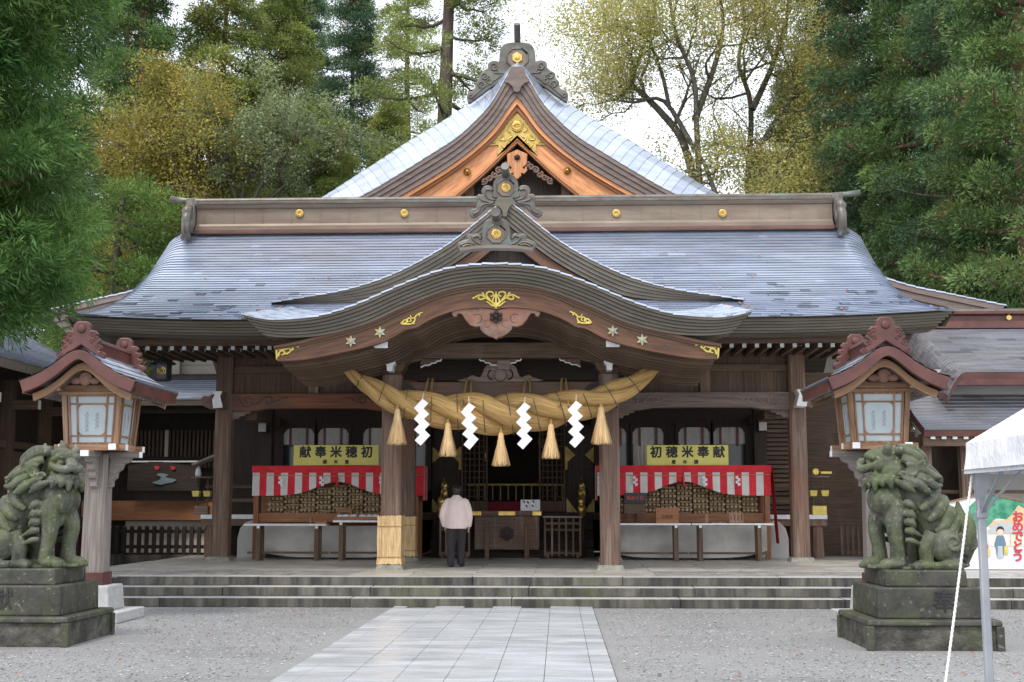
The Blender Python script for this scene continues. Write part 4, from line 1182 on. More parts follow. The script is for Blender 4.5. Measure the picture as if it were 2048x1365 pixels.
# courses that show along the rolled verge, one piece each
ne = resample(EDG, 113); ns_ = resample(SIL, 113); nm = resample(lerpc(EDG, SIL, .55), 113)
for i in range(112):
    m = MB(); e = .002
    s = 1 if ne[i][0] + ne[i + 1][0] > 0 else -1
    la, lb = (.0, .016) if s > 0 else (.016, .0)
    q = []
    for c, y, dz in ((ne, YG - .02, .0), (nm, YG + .45, .05), (ns_, YS + .05, .012), (ns_, YS + 1.2, .012)):
        for k, l_ in ((i, la), (i + 1, lb)): q.append((c[k][0] + (e if k == i else -e), y, c[k][1] + l_ + dz))
    f = [(0, 1, 3, 2), (2, 3, 5, 4), (4, 5, 7, 6)]
    q2 = [(x, y, z - .035) for x, y, z in q]
    f += [(8, 9, 1, 0), (8, 0, 2, 10), (10, 2, 4, 12), (1, 9, 11, 3), (3, 11, 13, 5)]
    m.add(q + q2, f, random.uniform(.5, .66)); m.build('shingle', 'shingle', groof)
def cut(c): return [q for i, q in enumerate(c) if abs(BRG[i][0]) < 6.6]
for k in range(4):
    f0, f1 = k / 4, (k + 1) / 4 - .012
    m = MB(); m.band(lerpc(EDG, BRG, f0), lerpc(EDG, BRG, f1), YG + .035 * k, YG + .6); m.build('barge_layer', 'fascia_back', groof)
m = MB(); m.band(cut(BRG), cut(lerpc(BRG, INN, .55)), YG + .16, YG + .5); m.build('barge_moulding', 'new_gv', groof)
m = MB(); m.band(cut(lerpc(BRG, INN, .5)), cut(INN), YG + .24, YG + .5); m.build('barge_moulding', 'stall_gv', groof)
m = MB(); m.band(cut(lerpc(BRG, INN, .95)), cut(lerpc(INN, OPN, .78)), YG + .34, YG + .55); m.build('barge_board', 'new_gv', groof)
m = MB(); m.band(cut(lerpc(INN, OPN, .77)), cut(lerpc(INN, OPN, .9)), YG + .30, YG + .55); m.build('barge_moulding', 'new_gv', groof)
m = MB(); m.band(cut(lerpc(INN, OPN, .895)), cut(OPN), YG + .36, YG + .55); m.build('barge_moulding', 'new_gv', groof)
# gilt plate at the peak with its crest
gp = C1([(1010, 408), (985, 432), (915, 510), (850, 582), (880, 575), (915, 572), (912, 600), (905, 635), (950, 600), (1010, 540)])
lp = gp + [(-x, z) for x, z in gp[1:-1]][::-1]
plate('gilt_plate', [lp], .03, 'giltplate', groof, YG + .315, .006)
m = MB()
for s in (1, -1):
    for q in ([(985, 450), (960, 490), (975, 510)], [(940, 520), (920, 545), (945, 550), (950, 535)], [(960, 560), (940, 590), (930, 570)], [(985, 530), (965, 545), (980, 555)], [(900, 560), (880, 565)]):
        m.tube([(s * x, YG + .295, z) for x, z in smooth(C1(q), 5)], .022, 5)
m.build('gilt_relief', 'gold', groof, smooth=True, kind='stuff')
z = C1([(1010, 480)])[0][1]
chrysanth('crest', groof, (0, YG + .30, z), .165)
for s in (1, -1):
    x, z = C1([(752, 712)])[0]
    m = MB(); m.lathe([(.105, 0), (.105, .05), (.07, .06), (.07, .09), (.035, .11), (.03, .14)], (s * x, YG + .34, z), 16, 'y'); m.build('gilt_boss', 'gold', groof, smooth=True)
# pendant
pd = C1([(960, 622), (962, 672), (985, 690), (975, 705), (965, 690), (960, 705), (975, 722), (995, 715), (990, 730), (1010, 750)])
lp = pd + [(-x, z) for x, z in pd[:-1]][::-1] + C1([(1010, 600)])
plate('gable_pendant', [lp], .08, 'new_z', groof, YG + .32, .01)
z = C1([(1010, 640)])[0][1]
m = MB()
for k in range(6): m.ball((.055 * math.sin(k * math.pi / 3), YG + .26, z + .055 * math.cos(k * math.pi / 3)), (.035, .04, .035), 8, 5)
m.ball((0, YG + .24, z), .045, 8, 5); m.build('pendant_boss', 'dark_x', groof, smooth=True)
for s in (1, -1):
    m = MB()
    for i, (a, b) in enumerate(((940, 690), (915, 705), (895, 728), (868, 742), (840, 760), (955, 675))):
        x, z = C1([(a, b)])[0]
        m.tube(spiral(s * x, z, .10, 1.2, YG + .33, a0=i, s=s), .028, 5)
        m.ball((s * x, YG + .36, z), (.09, .03, .08), 8, 5)
    m.build('cloud_carving', 'carved', groof, smooth=True, kind='stuff')
m = MB(); m.poly([(x * .995, z) for x, z in lerpc(INN, OPN, .5)[8:-8]] , YG + .95, YG + 1.0); m.build('gable_wall', 'dark_z', groof)
for s in (1, -1):
    x, z = C1([(760, 845)])[0]; m = MB(); m.box(s * x - .12, s * x + .12, YG + .6, YG + .8, z - .4, z + .45); m.build('gable_strut', 'red_z', groof)
# lapped board and ornament of the peak
S1 = lambda pts, Y: [(x - P(880 + 1000 / 6.4, 200, Y)[0], z) for x, z in wl(pts, 880, 60, 6.4, Y)]
m = MB(); pb = S1([(1000, 470), (925, 470), (840, 670), (900, 685), (945, 730), (965, 790), (1000, 800)], YG - .03)
m.poly(pb + [(-x, z) for x, z in pb[1:-1]][::-1], YG - .04, YG + .05); m.build('peak_board', 'fascia_back', groof, bevel=.01)
yo = YG + .55
oni(groof, S1([(780, 565), (775, 420), (790, 280), (830, 212), (900, 187), (1000, 182), (1100, 187), (1170, 212), (1210, 280), (1225, 420), (1220, 565)], yo),
    S1([(790, 560), (775, 480), (760, 430), (700, 415), (640, 440), (630, 500), (580, 550), (530, 580), (520, 640), (480, 690), (470, 760), (430, 800), (380, 820), (365, 870), (380, 935), (430, 905), (520, 840), (640, 750), (800, 640), (860, 570)], yo),
    yo, 'hexagon', 'copper', niche=(0, S1([(1000, 380)], yo)[0][1], .30), thick=.2, pole=((0, yo + .1, S1([(1000, 190)], yo)[0][1]), (0, yo - .35, P(1036, 48, yo - .35)[1]), .09),
    scr=[([(S1([(cx_ + r * math.cos(t) * (1 - i / 16), cz_ + r * math.sin(t) * (1 - i / 16))], yo)[0]) for i, t in enumerate(np.linspace(0, 8, 12))], .03) for cx_, cz_, r in ((700, 480, 55), (580, 600, 50), (640, 670, 40), (540, 710, 50), (405, 860, 30))] + [(S1(q, yo), .025) for q in ([(420, 880), (560, 760), (720, 650), (850, 560)], [(700, 560), (780, 570), (850, 545)])])
# body of the rear hall
m = MB(); m.box(-10.6, 10.6, 36.2, 46, 0.0, 6.3)
m.build('wall', 'plaster', rear)
for i in range(6):
    z = 4.9 + .42 * i
    if z > 6.2: break
    m = MB(); m.box(-10.62, -8.0, 36.17, 36.2, z, z + .03); m.build('wall_batten', 'plastergrey', rear)
for x in (-10.2, -8.7, 10.2, 8.7):
    m = MB(); m.box(x - .18, x + .18, 36.02, 36.3, .0, 6.4); m.build('wall_post', 'plaster', rear)

# ---------------------------------------------------------------- roofed galleries left and right
def shed_roof(parent, x0, x1, y0, z0, y1, z1, nc, mat, name='roof', th=.16, sag=.25, wd=.45, roll=0):
    def f(x, t, up=0):
        z = z0 + (z1 - z0) * t * (1 - sag + sag * t) + up
        if roll:
            d = x - x0
            if d < .45: z -= roll * (1 - d / .45) ** 2
        return (x, y0 + (y1 - y0) * t - .3 * up, z)
    m = MB(); us = np.r_[np.linspace(x0, x0 + .5, 9)[:-1], np.linspace(x0 + .5, x1, 30)]
    m.grid(lambda u, t: f(u, t, -.03), us, np.linspace(0, 1, 9)); m.grid(lambda u, t: f(u, t, -th), us, np.linspace(0, 1, 9), flip=True)
    m.grid(lambda u, t: f(u, 0, -th + (th - .03) * t), us, (0, 1))
    m.grid(lambda u, t: f(x0, u, -th + (th - .03) * t), np.linspace(0, 1, 9), (0, 1), flip=True)
    r = m.build(name, 'maroon' if 'rust' in mat else 'fascia', parent)
    m = MB()
    for i in range(nc):
        t0, t1 = i / nc, (i + 1) / nc
        n = int((x1 - x0) / wd); es = ([x0 + .06 * k for k in range(8)] if roll else [x0]) + [x0 + (k + .5 * (i % 2)) * wd for k in range(2 if roll else 1, n)] + [x1]
        ln = .022
        for a, b in zip(es[:-1], es[1:]):
            tint = random.uniform(.45, .68) - (.3 if random.random() < .08 else 0)
            q = [f(a + .001, t0, ln), f(b - .001, t0, ln), f(b - .001, t1 + .01, .004), f(a + .001, t1 + .01, .004), f(a + .001, t0, -.02), f(b - .001, t0, -.02)]
            m.add(q, [(0, 1, 2, 3), (4, 5, 1, 0)], tint)
    m.build('shingles', mat, r, kind='stuff')
    return r
# left: gallery across the back
gal = thing('left_gallery', 'dark slatted gallery with low grey roof behind the left bay', 'gallery', (-9.5, 34.5, 0))
shed_roof(gal, -15, -6.2, 33.4, 4.50, 35.8, 5.30, 12, 'shingle')
m = MB(); m.tube([(-15, 35.8, 5.36), (-6.2, 35.8, 5.36)], .09, 8); m.build('roof_ridge', 'copper', gal)
m = MB(); m.box(-15, -6.2, 33.7, 33.85, 4.15, 4.36); m.build('eave_beam', 'dark_x', gal)
m = MB(); m.box(-15, -6.2, 35.0, 35.1, .2, 4.6); m.build('wall', 'dark_z', gal)
m = MB(); m.box(-.035, .035, 0, .06, 0, 1.05); s0 = m.build('wall_slat', 'wood_z', gal, local=True)
L = root_loc(gal)
for i in range(30):
    p = Vector((-11.6 + .115 * i, 34.88, P(300, 936, 34.9)[1])) - L
    if i == 0: s0.location = p
    else: inst(s0, gal, p)
m = MB(); m.box(-.05, .05, 0, .05, 0, 1.0)
m.build('pale_slat', 'plaster', gal, local=True).location = Vector((P(333, 900, 34.86)[0], 34.83, P(300, 932, 34.9)[1])) - L  # single wider slat in the pale plaster colour
for zz in ((922, 914), (832, 824)):
    m = MB(); m.box(-14, -6.4, 34.8, 34.98, P(300, zz[0], 34.9)[1], P(300, zz[1], 34.9)[1]); m.build('wall_rail', 'dark_x', gal)
m = MB(); m.box(-14, -6.9, 34.5, 34.75, P(300, 1041, 34.5)[1], P(300, 1002, 34.5)[1]); m.build('sill_beam', 'stall_x', gal)
m = MB(); m.box(-11.0, -8.4, 34.78, 34.82, .35, P(300, 1043, 34.6)[1]); m.build('base_panel', 'plaster', gal)
for x in (-13.2, -11.9, -8.2):
    m = MB(); m.box(x - .13, x + .13, 34.3, 34.6, .2, 4.3); m.build('post', 'dark_z', gal)
for i in range(20):
    pass
bn = MB(); a, b = P(256, 924, 34.2), P(398, 982, 34.2)
bn.grid(lambda u, v: (a[0] + (b[0] - a[0]) * u, 34.2 + .03 * math.sin(u * 7 + v * 2), b[1] + (a[1] - b[1]) * v), np.linspace(0, 1, 18), np.linspace(0, 1, 6))
bt_ = thing('banner', 'brown cloth banner with pale cloud emblem hung on the left gallery', 'banner', ((a[0] + b[0]) / 2, 34.2, b[1]))
bn.build('cloth', 'dark_x', bt_, smooth=True)
m = MB(); m.tube([(a[0] - .05, 34.2, a[1]), (b[0] + .05, 34.2, a[1])], .025, 6); m.build('rod', 'whitepaint', bt_)
em = wl([(480, 480), (540, 460), (560, 430), (520, 410), (560, 395), (630, 410), (600, 430), (640, 440), (700, 455), (660, 480), (600, 490), (560, 500)], 200, 860, 4.55, 34.2)
plate('cloud_emblem', [smooth(em, 3, True)], .006, 'bluecloud', bt_, 34.155)
for c in ((520, 345), (665, 345)):
    q = wl([(c[0] - 20, c[1] - 15), (c[0] + 20, c[1] - 10), (c[0] + 22, c[1] + 10), (c[0], c[1] + 22), (c[0] - 15, c[1] + 8)], 200, 860, 4.55, 34.2); plate('red_mark', [smooth(q, 3, True)], .006, 'redpaint', bt_, 34.155)
# picket fence
fe = thing('picket_fence', 'low dark wooden picket fence in front of the left gallery', 'fence', (-9.5, 33.0, 0))
m = MB(); m.box(-13, -7.4, 32.9, 33.2, 0, .36); m.build('kerb', 'riser', fe)
zf0, zf1 = .36, P(300, 1053, 33)[1]
m = MB(); m.poly([(-.05, 0), (.05, 0), (.05, zf1 - zf0 - .04), (.03, zf1 - zf0), (-.03, zf1 - zf0), (-.05, zf1 - zf0 - .04)], -.03, .03); p0 = m.build('picket', 'dark_z', fe, local=True)
m = MB(); m.box(-.045, .045, -.04, .035, -.03, .004); c0 = m.build('picket_cap', 'copper', fe, local=True)
for i in range(25):
    p = Vector((-12.6 + .2 * i, 33.0, zf0)) - root_loc(fe); q = p + Vector((0, 0, zf1 - zf0 + .006))
    if i == 0: p0.location = p; c0.location = q
    else: inst(p0, fe, p); inst(c0, fe, q)
for zz in (.52, .92):
    m = MB(); m.box(-13, -7.4, 33.03, 33.08, zz, zz + .09); m.build('fence_rail', 'dark_x', fe)
# left: side building whose roof comes down towards the forecourt
lb = thing('left_side_building', 'timber building at the left edge with grey shingle roof sloping to the forecourt', 'building', (-12.5, 27, 0))
m = MB()
EX, EZ = -10.1, 4.62
def lf(y, t, up=0): return (EX - 4.5 * t, y, EZ + 2.5 * t * (.75 + .25 * t) + up)
m.grid(lambda y, t: lf(y, t, -.03), (22.0, 32.5), np.linspace(0, 1, 8), flip=True); m.grid(lambda y, t: lf(y, t, -.22), (22.0, 32.5), np.linspace(0, 1, 8))
m.grid(lambda y, t: lf(y, 0, -.22 + .19 * t), (22.0, 32.5), (0, 1), flip=True)
for ye in (22.0, 32.5): m.grid(lambda t, u: lf(ye, t, -.22 + .19 * u), np.linspace(0, 1, 8), (0, 1), flip=ye > 30)
lr = m.build('roof', 'fascia', lb)
m = MB()
for i in range(30):
    t0, t1 = i / 30, (i + 1) / 30
    for k in range(23):
        y0 = 22.0 + .46 * (k + .5 * (i % 2)) - .2; y1 = y0 + .456
        q = [lf(y0, t0, .03), lf(y1, t0, .03), lf(y1, t1 + .004, .004), lf(y0, t1 + .004, .004), lf(y0, t0, -.02), lf(y1, t0, -.02)]
        q = [(a + (.012 if j < 2 else 0), b, c) for j, (a, b, c) in enumerate(q)]
        m.add(q, [(3, 2, 1, 0), (0, 1, 5, 4)], random.uniform(.42, .66))
m.build('shingles', 'shingle', lr, kind='stuff')
m = MB(); m.box(-14.5, -11.2, 22.5, 32, 0, 4.7); m.build('wall', 'dark_z', lb)
for y in (23.2, 25.2, 27.2, 29.2, 31.2):
    m = MB(); m.box(-11.25, -10.98, y - .14, y + .14, 0, 4.4); m.build('post', 'wood_z', lb)
    m = MB(); m.box(-11.1, -10.4, y - .08, y + .08, 3.75, 3.95); o = m.build('bracket', 'wood_x', lb); facemat(o, 'plaster', lambda p: p.normal.x > .5)
for zz in (2.9, 1.2):
    m = MB(); m.box(-11.2, -11.05, 22.5, 32, zz, zz + .16); m.build('wall_rail', 'wood_y', lb)
for y in (24.2, 26.2, 28.2, 30.2):
    m = MB(); m.box(-11.19, -11.12, y - .75, y + .75, 1.4, 2.85); m.build('wall_panel', 'wood_z', lb)
# right: two-tier gallery
rw = thing('right_gallery', 'two-tier gallery with red eaves and grey roofs at the right edge', 'gallery', (14, 29.5, 0))
shed_roof(rw, 9.75, 20, 28.0, 4.60, 31.5, P(1960, 652, 31.5)[1], 24, 'shingle_rust', roll=.55)
m = MB(); zr2 = P(1960, 652, 31.5)[1]
m.poly([(31.2, zr2 - .1), (31.2, zr2 + .08), (31.3, zr2 + .1), (31.3, zr2 + .22), (31.18, zr2 + .26), (31.18, zr2 + .32), (31.5, zr2 + .38), (31.8, zr2 + .3), (31.8, zr2 - .1)], 9.4, 20, 'x'); rr = m.build('ridge', 'redcopper', rw)
m = MB(); m.tube([(9.4, 31.45, zr2 + .36), (20, 31.45, zr2 + .36)], .07, 8); m.build('ridge_pole', 'copper', rw)
x, z = P(2017, 636, 31.28); m = MB(); m.poly([(x + .07 * math.sin(t), z + .07 * math.cos(t)) for t in np.linspace(0, 2 * math.pi, 6, endpoint=False)], 31.24, 31.3); m.build('crest', 'gold', rr)
m = MB(); m.box(9.9, 20, 28.05, 28.2, 4.30, 4.47); m.build('red_fascia', 'redcopper', rw)
m = MB(); m.box(9.3, 20, 28.95, 29.1, 3.2, 4.75); m.build('plaster_wall', 'plastergrey', rw)
shed_roof(rw, 9.0, 20, 27.3, P(1960, 858, 27.3)[1], 28.94, P(1960, 790, 28.9)[1], 11, 'shingle_rust', name='lower_roof')
m = MB(); zz = P(1960, 862, 27.3)[1]; m.box(9.0, 20, 27.42, 27.6, zz - .32, zz - .06); m.build('lower_eave_beam', 'wood_x', rw)
m = MB(); m.box(-.05, .05, -.01, .8, -.05, .05); r0 = m.build('rafter', 'wood_y', rw, local=True); facemat(r0, 'whitepaint', lambda p: p.normal.y < -.5)
for i in range(28):
    p = Vector((9.2 + .235 * i, 27.38, P(1960, 874, 27.4)[1])) - root_loc(rw)
    if i == 0: r0.location = p
    else: inst(r0, rw, p)
m = MB(); m.box(9.0, 20, 30.4, 30.5, .45, 3.4); m.build('back_wall', 'dark_z', rw)
m = MB(); m.box(10.6, 20, 29.3, 29.36, .45, 2.6); m.build('grey_panel', 'plastergrey', rw)
for x in (9.2, 10.05, 12.0, 14.0, 16.0):
    m = MB(); m.box(x - .11, x + .11, 27.9, 28.12, ZP, 3.2); m.build('post', 'post_z', rw)
m = MB(); m.box(9.0, 20, 28.2, 28.3, 1.4, 1.52); m.box(9.0, 20, 28.2, 28.3, 1.9, 1.98); m.build('rail', 'wood_x', rw)

# ---------------------------------------------------------------- standing lanterns
lan = thing('standing_lantern', 'tall wooden lantern with red gabled roof behind the left guardian lion', 'lantern', (-5.58, 18.0, 0), group='pair of standing lanterns')
m = MB(); m.box(-.56, .56, -.62, .56, 0, .15); m.build('lower_base_stone', 'whitestone', lan, bevel=.015, local=True)
m = MB(); m.frustum((0, 0), (.34, .34), (.31, .31), .15, .50); m.build('upper_base_stone', 'whitestone', lan, bevel=.02, local=True)
m = MB(); c = .045; h = .172; h2 = .155
o8 = lambda h: [(-h + c, -h), (h - c, -h), (h, -h + c), (h, h - c), (h - c, h), (-h + c, h), (-h, h - c), (-h, -h + c)]
m.add([(x, y, .5) for x, y in o8(h)] + [(x, y, 2.36) for x, y in o8(h2)], [tuple(range(7, -1, -1)), tuple(range(8, 16))] + [(i, (i + 1) % 8, (i + 1) % 8 + 8, i + 8) for i in range(8)])
m.build('post', 'lamppost_z', lan, local=True)
m = MB(); m.box(-.186, .186, -.186, .186, .5, .68); m.build('post_shoe', 'redcopper', lan, local=True, bevel=.006)
for ax in (0, 1):
    for s in (-1, 1):
        prof = [(.15, 1.86), (.22, 1.90), (.22, 1.98), (.27, 2.02), (.28, 2.10), (.34, 2.14), (.37, 2.22), (.45, 2.25), (.48, 2.31), (.17, 2.31)]
        m = MB(); m.poly([(s * a, b) for a, b in prof], -.05, .05, 'y' if ax == 0 else 'x'); m.build('stepped_bracket', 'lamppost_x', lan, local=True, bevel=.006)
m = MB(); m.box(-.60, .60, -.07, .07, 2.31, 2.40); m.build('cross_arm', 'lamppost_x', lan, local=True, bevel=.008)
m = MB(); m.box(-.07, .07, -.60, .60, 2.312, 2.402); m.build('cross_arm', 'lamppost_y', lan, local=True, bevel=.008)
for s in (-1, 1):
    m = MB(); m.box(-.52, .52, s * .36 - .055, s * .36 + .055, 2.403, 2.49); o = m.build('sill_beam', 'lamp_x', lan, local=True, bevel=.006); facemat(o, 'whitepaint', lambda p: abs(p.normal.x) > .5)
    m = MB(); m.box(s * .36 - .055, s * .36 + .055, -.52, .52, 2.406, 2.494); o = m.build('sill_beam', 'lamp_y', lan, local=True, bevel=.006); facemat(o, 'whitepaint', lambda p: abs(p.normal.y) > .5)
    m = MB(); m.box(-.06, .06, s * .604 - .004, s * .604 + .004, 2.315, 2.398); m.build('arm_end', 'whitepaint', lan, local=True)
    m = MB(); m.box(s * .604 - .004, s * .604 + .004, -.06, .06, 2.313, 2.396); m.build('arm_end', 'whitepaint', lan, local=True)
ZB0, ZB1, HB0, HB1 = 2.495, 3.20, .355, .40
for sx in (-1, 1):
    for sy in (-1, 1):
        m = MB(); m.frustum((sx * HB0, sy * HB0), (.035, .035), (.035, .035), ZB0, ZB1, (sx * (HB1 - HB0), sy * (HB1 - HB0))); m.build('corner_post', 'lamp_z', lan, local=True, bevel=.005)
def face(k):
    rot = Matrix.Rotation(k * math.pi / 2, 3, 'Z')
    def q(u, v, d=0):                     # u -1..1 across, v 0..1 up
        hw = HB0 + (HB1 - HB0) * v
        return rot @ Vector((u * (hw - .035), -(hw) - d, ZB0 + (ZB1 - ZB0) * v))
    def bar(u0, u1, v0, v1, d0=-.012, d1=.012):
        p = [q(u0, v0, d1), q(u1, v0, d1), q(u1, v1, d1), q(u0, v1, d1), q(u0, v0, d0), q(u1, v0, d0), q(u1, v1, d0), q(u0, v1, d0)]
        return p, [(0, 1, 2, 3), (7, 6, 5, 4), (4, 5, 1, 0), (5, 6, 2, 1), (6, 7, 3, 2), (7, 4, 0, 3)]
    m = MB(); m.add(*bar(-1, 1, .02, .98, -.02, -.014)); pane = m.build('pane', 'frosted', lan, local=True)
    for a in ((-.97, -.90, 0, 1), (.90, .97, 0, 1), (-.90, .90, .0, .035), (-.90, .90, .965, 1)):
        m = MB(); m.add(*bar(*a)); m.build('panel_frame', 'lamp_z', lan, local=True)
    for a in ((-.64, -.58, .035, .965), (.58, .64, .035, .965)):
        m = MB(); m.add(*bar(*a, -.012, .008)); m.build('lattice_bar', 'lamp_z', lan, local=True)
    for a in ((-.90, .90, .155, .185), (-.90, .90, .80, .83)):
        m = MB(); m.add(*bar(*a, -.012, .005)); m.build('lattice_bar', 'lamp_x', lan, local=True)
    m = MB()
    for su in (-1, 1):
        for (vc, sv) in ((.185, 1), (.80, -1)):
            pts = [(su * .58, vc)] + [(su * (.58 - .20 * (1 - math.cos(t))), vc + sv * .11 * (1 - math.sin(t))) for t in np.linspace(0, math.pi / 2, 6)][::1]
            n = len(pts); vs = [q(u, v, .003) for u, v in pts] + [q(u, v, -.012) for u, v in pts]
            m.add(vs, [tuple(range(n)), tuple(range(2 * n - 1, n - 1, -1))] + [(i, i + n, (i + 1) % n + n, (i + 1) % n) for i in range(n)])
    m.build('corner_fillet', 'lamp_x', lan, local=True, kind='stuff')
    m = MB()
    for (uc, n) in ((-.22, 5), (.22, 4)):
        for j in range(n):
            v = .62 - .08 * j
            m.tube([q(uc - .08, v - .06, -.008), q(uc + .02, v + .02, -.008), q(uc + .06, v - .05, -.008)], .004, 4)
    m.build('brush_writing', 'steel', lan, local=True, kind='stuff')
for k in range(4): face(k)
m = MB(); m.box(-.47, .47, -.47, .47, 3.20, 3.24); m.build('top_plate', 'lamp_x', lan, local=True, bevel=.006)
for s in (-1, 1):
    m = MB(); m.box(-.56, .56, s * .40 - .05, s * .40 + .05, 3.24, 3.34); o = m.build('head_beam', 'lamp_x', lan, local=True, bevel=.006); facemat(o, 'whitepaint', lambda p: abs(p.normal.x) > .5)
    m = MB(); m.box(s * .44 - .05, s * .44 + .05, -.62, .62, 3.243, 3.345); o = m.build('head_beam', 'lamp_y', lan, local=True, bevel=.006); facemat(o, 'whitepaint', lambda p: abs(p.normal.y) > .5)
lr_ = smooth([(0, 3.78), (.10, 3.755), (.22, 3.68), (.40, 3.545), (.60, 3.43), (.82, 3.345)], 5)
LR = resample([(-x, z) for x, z in lr_[::-1]] + lr_[1:], 41)
m = MB(); m.band(LR, offs(LR, .05), -.975, .975, gv=False)
lro = m.build('roof', 'shingle', lan, local=True)
m = MB()
for j in range(0, 40, 4):
    for kk in range(5):
        y0, y1 = -1.0 + .4 * kk, -1.0 + .4 * (kk + 1)
        sg = 1 if j >= 20 else -1
        la, lb_ = (.004, .022) if sg > 0 else (.022, .004)
        tn_ = random.uniform(.5, .64)
        for jj in range(j, j + 4):
            fa, fb = (jj - j) / 4, (jj - j + 1) / 4
            a_, b_ = LR[jj], LR[jj + 1]; za, zb2 = la + (lb_ - la) * fa, la + (lb_ - la) * fb
            m.add([(a_[0], y0 + .003, a_[1] + za), (b_[0], y0 + .003, b_[1] + zb2), (b_[0], y1 - .003, b_[1] + zb2), (a_[0], y1 - .003, a_[1] + za)], [(0, 1, 2, 3)], tn_)
        e_ = LR[j + 4] if sg > 0 else LR[j]
        m.add([(e_[0], y0 + .003, e_[1] + .022), (e_[0], y0 + .003, e_[1] - .01), (e_[0], y1 - .003, e_[1] - .01), (e_[0], y1 - .003, e_[1] + .022)], [(0, 1, 2, 3)] if sg > 0 else [(3, 2, 1, 0)], tn_)
m.build('shingles', 'shingle', lro, local=True, kind='stuff')
LB = offs(LR, np.array([.155 + .02 * math.cos(i / 40 * math.pi * 2) for i in range(41)]))
for y0, y1 in ((-.99, -.90), (.90, .99)):
    m = MB(); m.band(offs(LR, .0015), LB, y0, y1); m.build('gable_trim', 'redcopper', lro, local=True, bevel=.006)
for s in (-1, 1):
    a, b = (LR[-1], LB[-1]) if s > 0 else (LR[0], LB[0])
    m = MB(); m.beam(((a[0] + b[0]) / 2 - s * .012, -.897, (a[1] + b[1]) / 2 - .01), ((a[0] + b[0]) / 2 - s * .012, .897, (a[1] + b[1]) / 2 - .01), .06, .155); m.build('eave_trim', 'redcopper', lro, local=True)
LW = [(x * .86, z - .165) for x, z in LR]
for y in (-.80, .74):
    m = MB(); m.band(LW, [(x * .97, z - .10) for x, z in LW], y, y + .06); m.build('inner_barge', 'lamp_gv', lan, local=True)
for k in range(11):
    y = -.66 + .128 * k; m = MB(); m.band([(x * .99, z + .025) for x, z in LW], [(x * .98, z - .035) for x, z in LW], y, y + .05, gv=False); m.build('rafter', 'lamppost_x', lan, local=True)
m = MB(); m.tube(spiral(0, 3.40, .09, 1.3, -.70), .022, 5); m.ball((0, -.69, 3.40), (.10, .04, .10), 8, 5); m.ball((-.13, -.69, 3.37), (.09, .03, .05), 8, 5); m.ball((.13, -.69, 3.37), (.09, .03, .05), 8, 5); m.build('gable_carving', 'carved', lan, local=True, smooth=True)
m = MB(); m.poly([(-.13, 3.70), (.13, 3.70), (.10, 3.80), (.10, 3.92), (.13, 3.93), (.10, 3.99), (-.10, 3.99), (-.13, 3.93), (-.10, 3.92), (-.10, 3.80)], -.80, .80); lrd = m.build('ridge', 'redcopper', lan, local=True, bevel=.008)
for s in (-1, 1):
    m = MB(); y = s * .86
    hb_ = [(.07, 4.19), (.12, 4.14), (.13, 4.06), (.19, 4.06), (.225, 4.01), (.20, 3.96), (.255, 3.95), (.27, 3.90), (.23, 3.87), (.28, 3.85), (.29, 3.80), (.26, 3.77), (.33, 3.75), (.35, 3.70), (.31, 3.66), (.24, 3.70), (.12, 3.78)]
    body = hb_ + [(0, 3.86)] + [(-a, b) for a, b in hb_[::-1]]
    m.poly(body, y - .055, y + .055); ob = m.build('ridge_end', 'redcopper', lrd, local=True, bevel=.015)
    m = MB()
    for sx in (-1, 1):
        for (a, b, r) in ((.17, 4.0, .05), (.22, 3.94, .04), (.16, 3.90, .045), (.24, 3.83, .045), (.30, 3.72, .045)):
            m.ball((sx * a * .97, y, b), (r * .6, .068, r * .6), 8, 6); m.tube(spiral(sx * a * .97, b, r * .85, 1.2, y + s * .055, s=sx), .009, 4)
    m.lathe([(.055, 0), (.06, .012), (.045, .02)], (0, y - .055, 4.08), 14, 'y')
    m.build('ridge_curls', 'redcopper', lrd, local=True, smooth=True, kind='stuff')
c = copy_tree(lan, loc=(5.58, 18.0, 0)); c['label'] = 'tall wooden lantern with red gabled roof behind the right guardian lion'
# hexagonal hanging lantern under the left eave
x, z = P(324, 742, 26.0)
hl_ = thing('hanging_lantern', 'small black hexagonal metal lantern with gilt crest hanging under the left eave', 'lantern', (x, 26.0, z - .18))
m = MB(); hx_ = [(.20 * math.sin(t), .20 * math.cos(t)) for t in np.linspace(0, 2 * math.pi, 6, endpoint=False) + .25]
m.poly(hx_, 0, .32, 'z'); hb = m.build('body', 'black', hl_, local=True)
m = MB(); m.lathe([(.31, .32), (.30, .335), (.16, .40), (.05, .46), (.02, .54)], n=6); m.build('cap', 'black', hl_, local=True)
m = MB(); m.lathe([(.21, -.03), (.21, .0)], n=6); m.build('foot', 'black', hl_, local=True)
t0 = .25 + math.pi
m = MB()
d = Vector((math.sin(t0 - .52), math.cos(t0 - .52), 0)); r_ = Vector((d.y, -d.x, 0))
for rr_ in (.085, .045):
    pts = [Vector((0, 0, .16)) + d * .178 + r_ * rr_ * math.sin(t) + Vector((0, 0, rr_ * math.cos(t))) for t in np.linspace(0, 2 * math.pi, 7)]
    m.tube(pts, .012, 5)
m.build('crest', 'gold', hl_, local=True)
m = MB()
for k in range(6): m.tube([(0, 0, .54 + .11 * k), (.018 * (-1) ** k, 0, .60 + .11 * k), (0, 0, .66 + .11 * k)], .009, 5)
m.build('chain', 'black', hl_, local=True, kind='stuff')
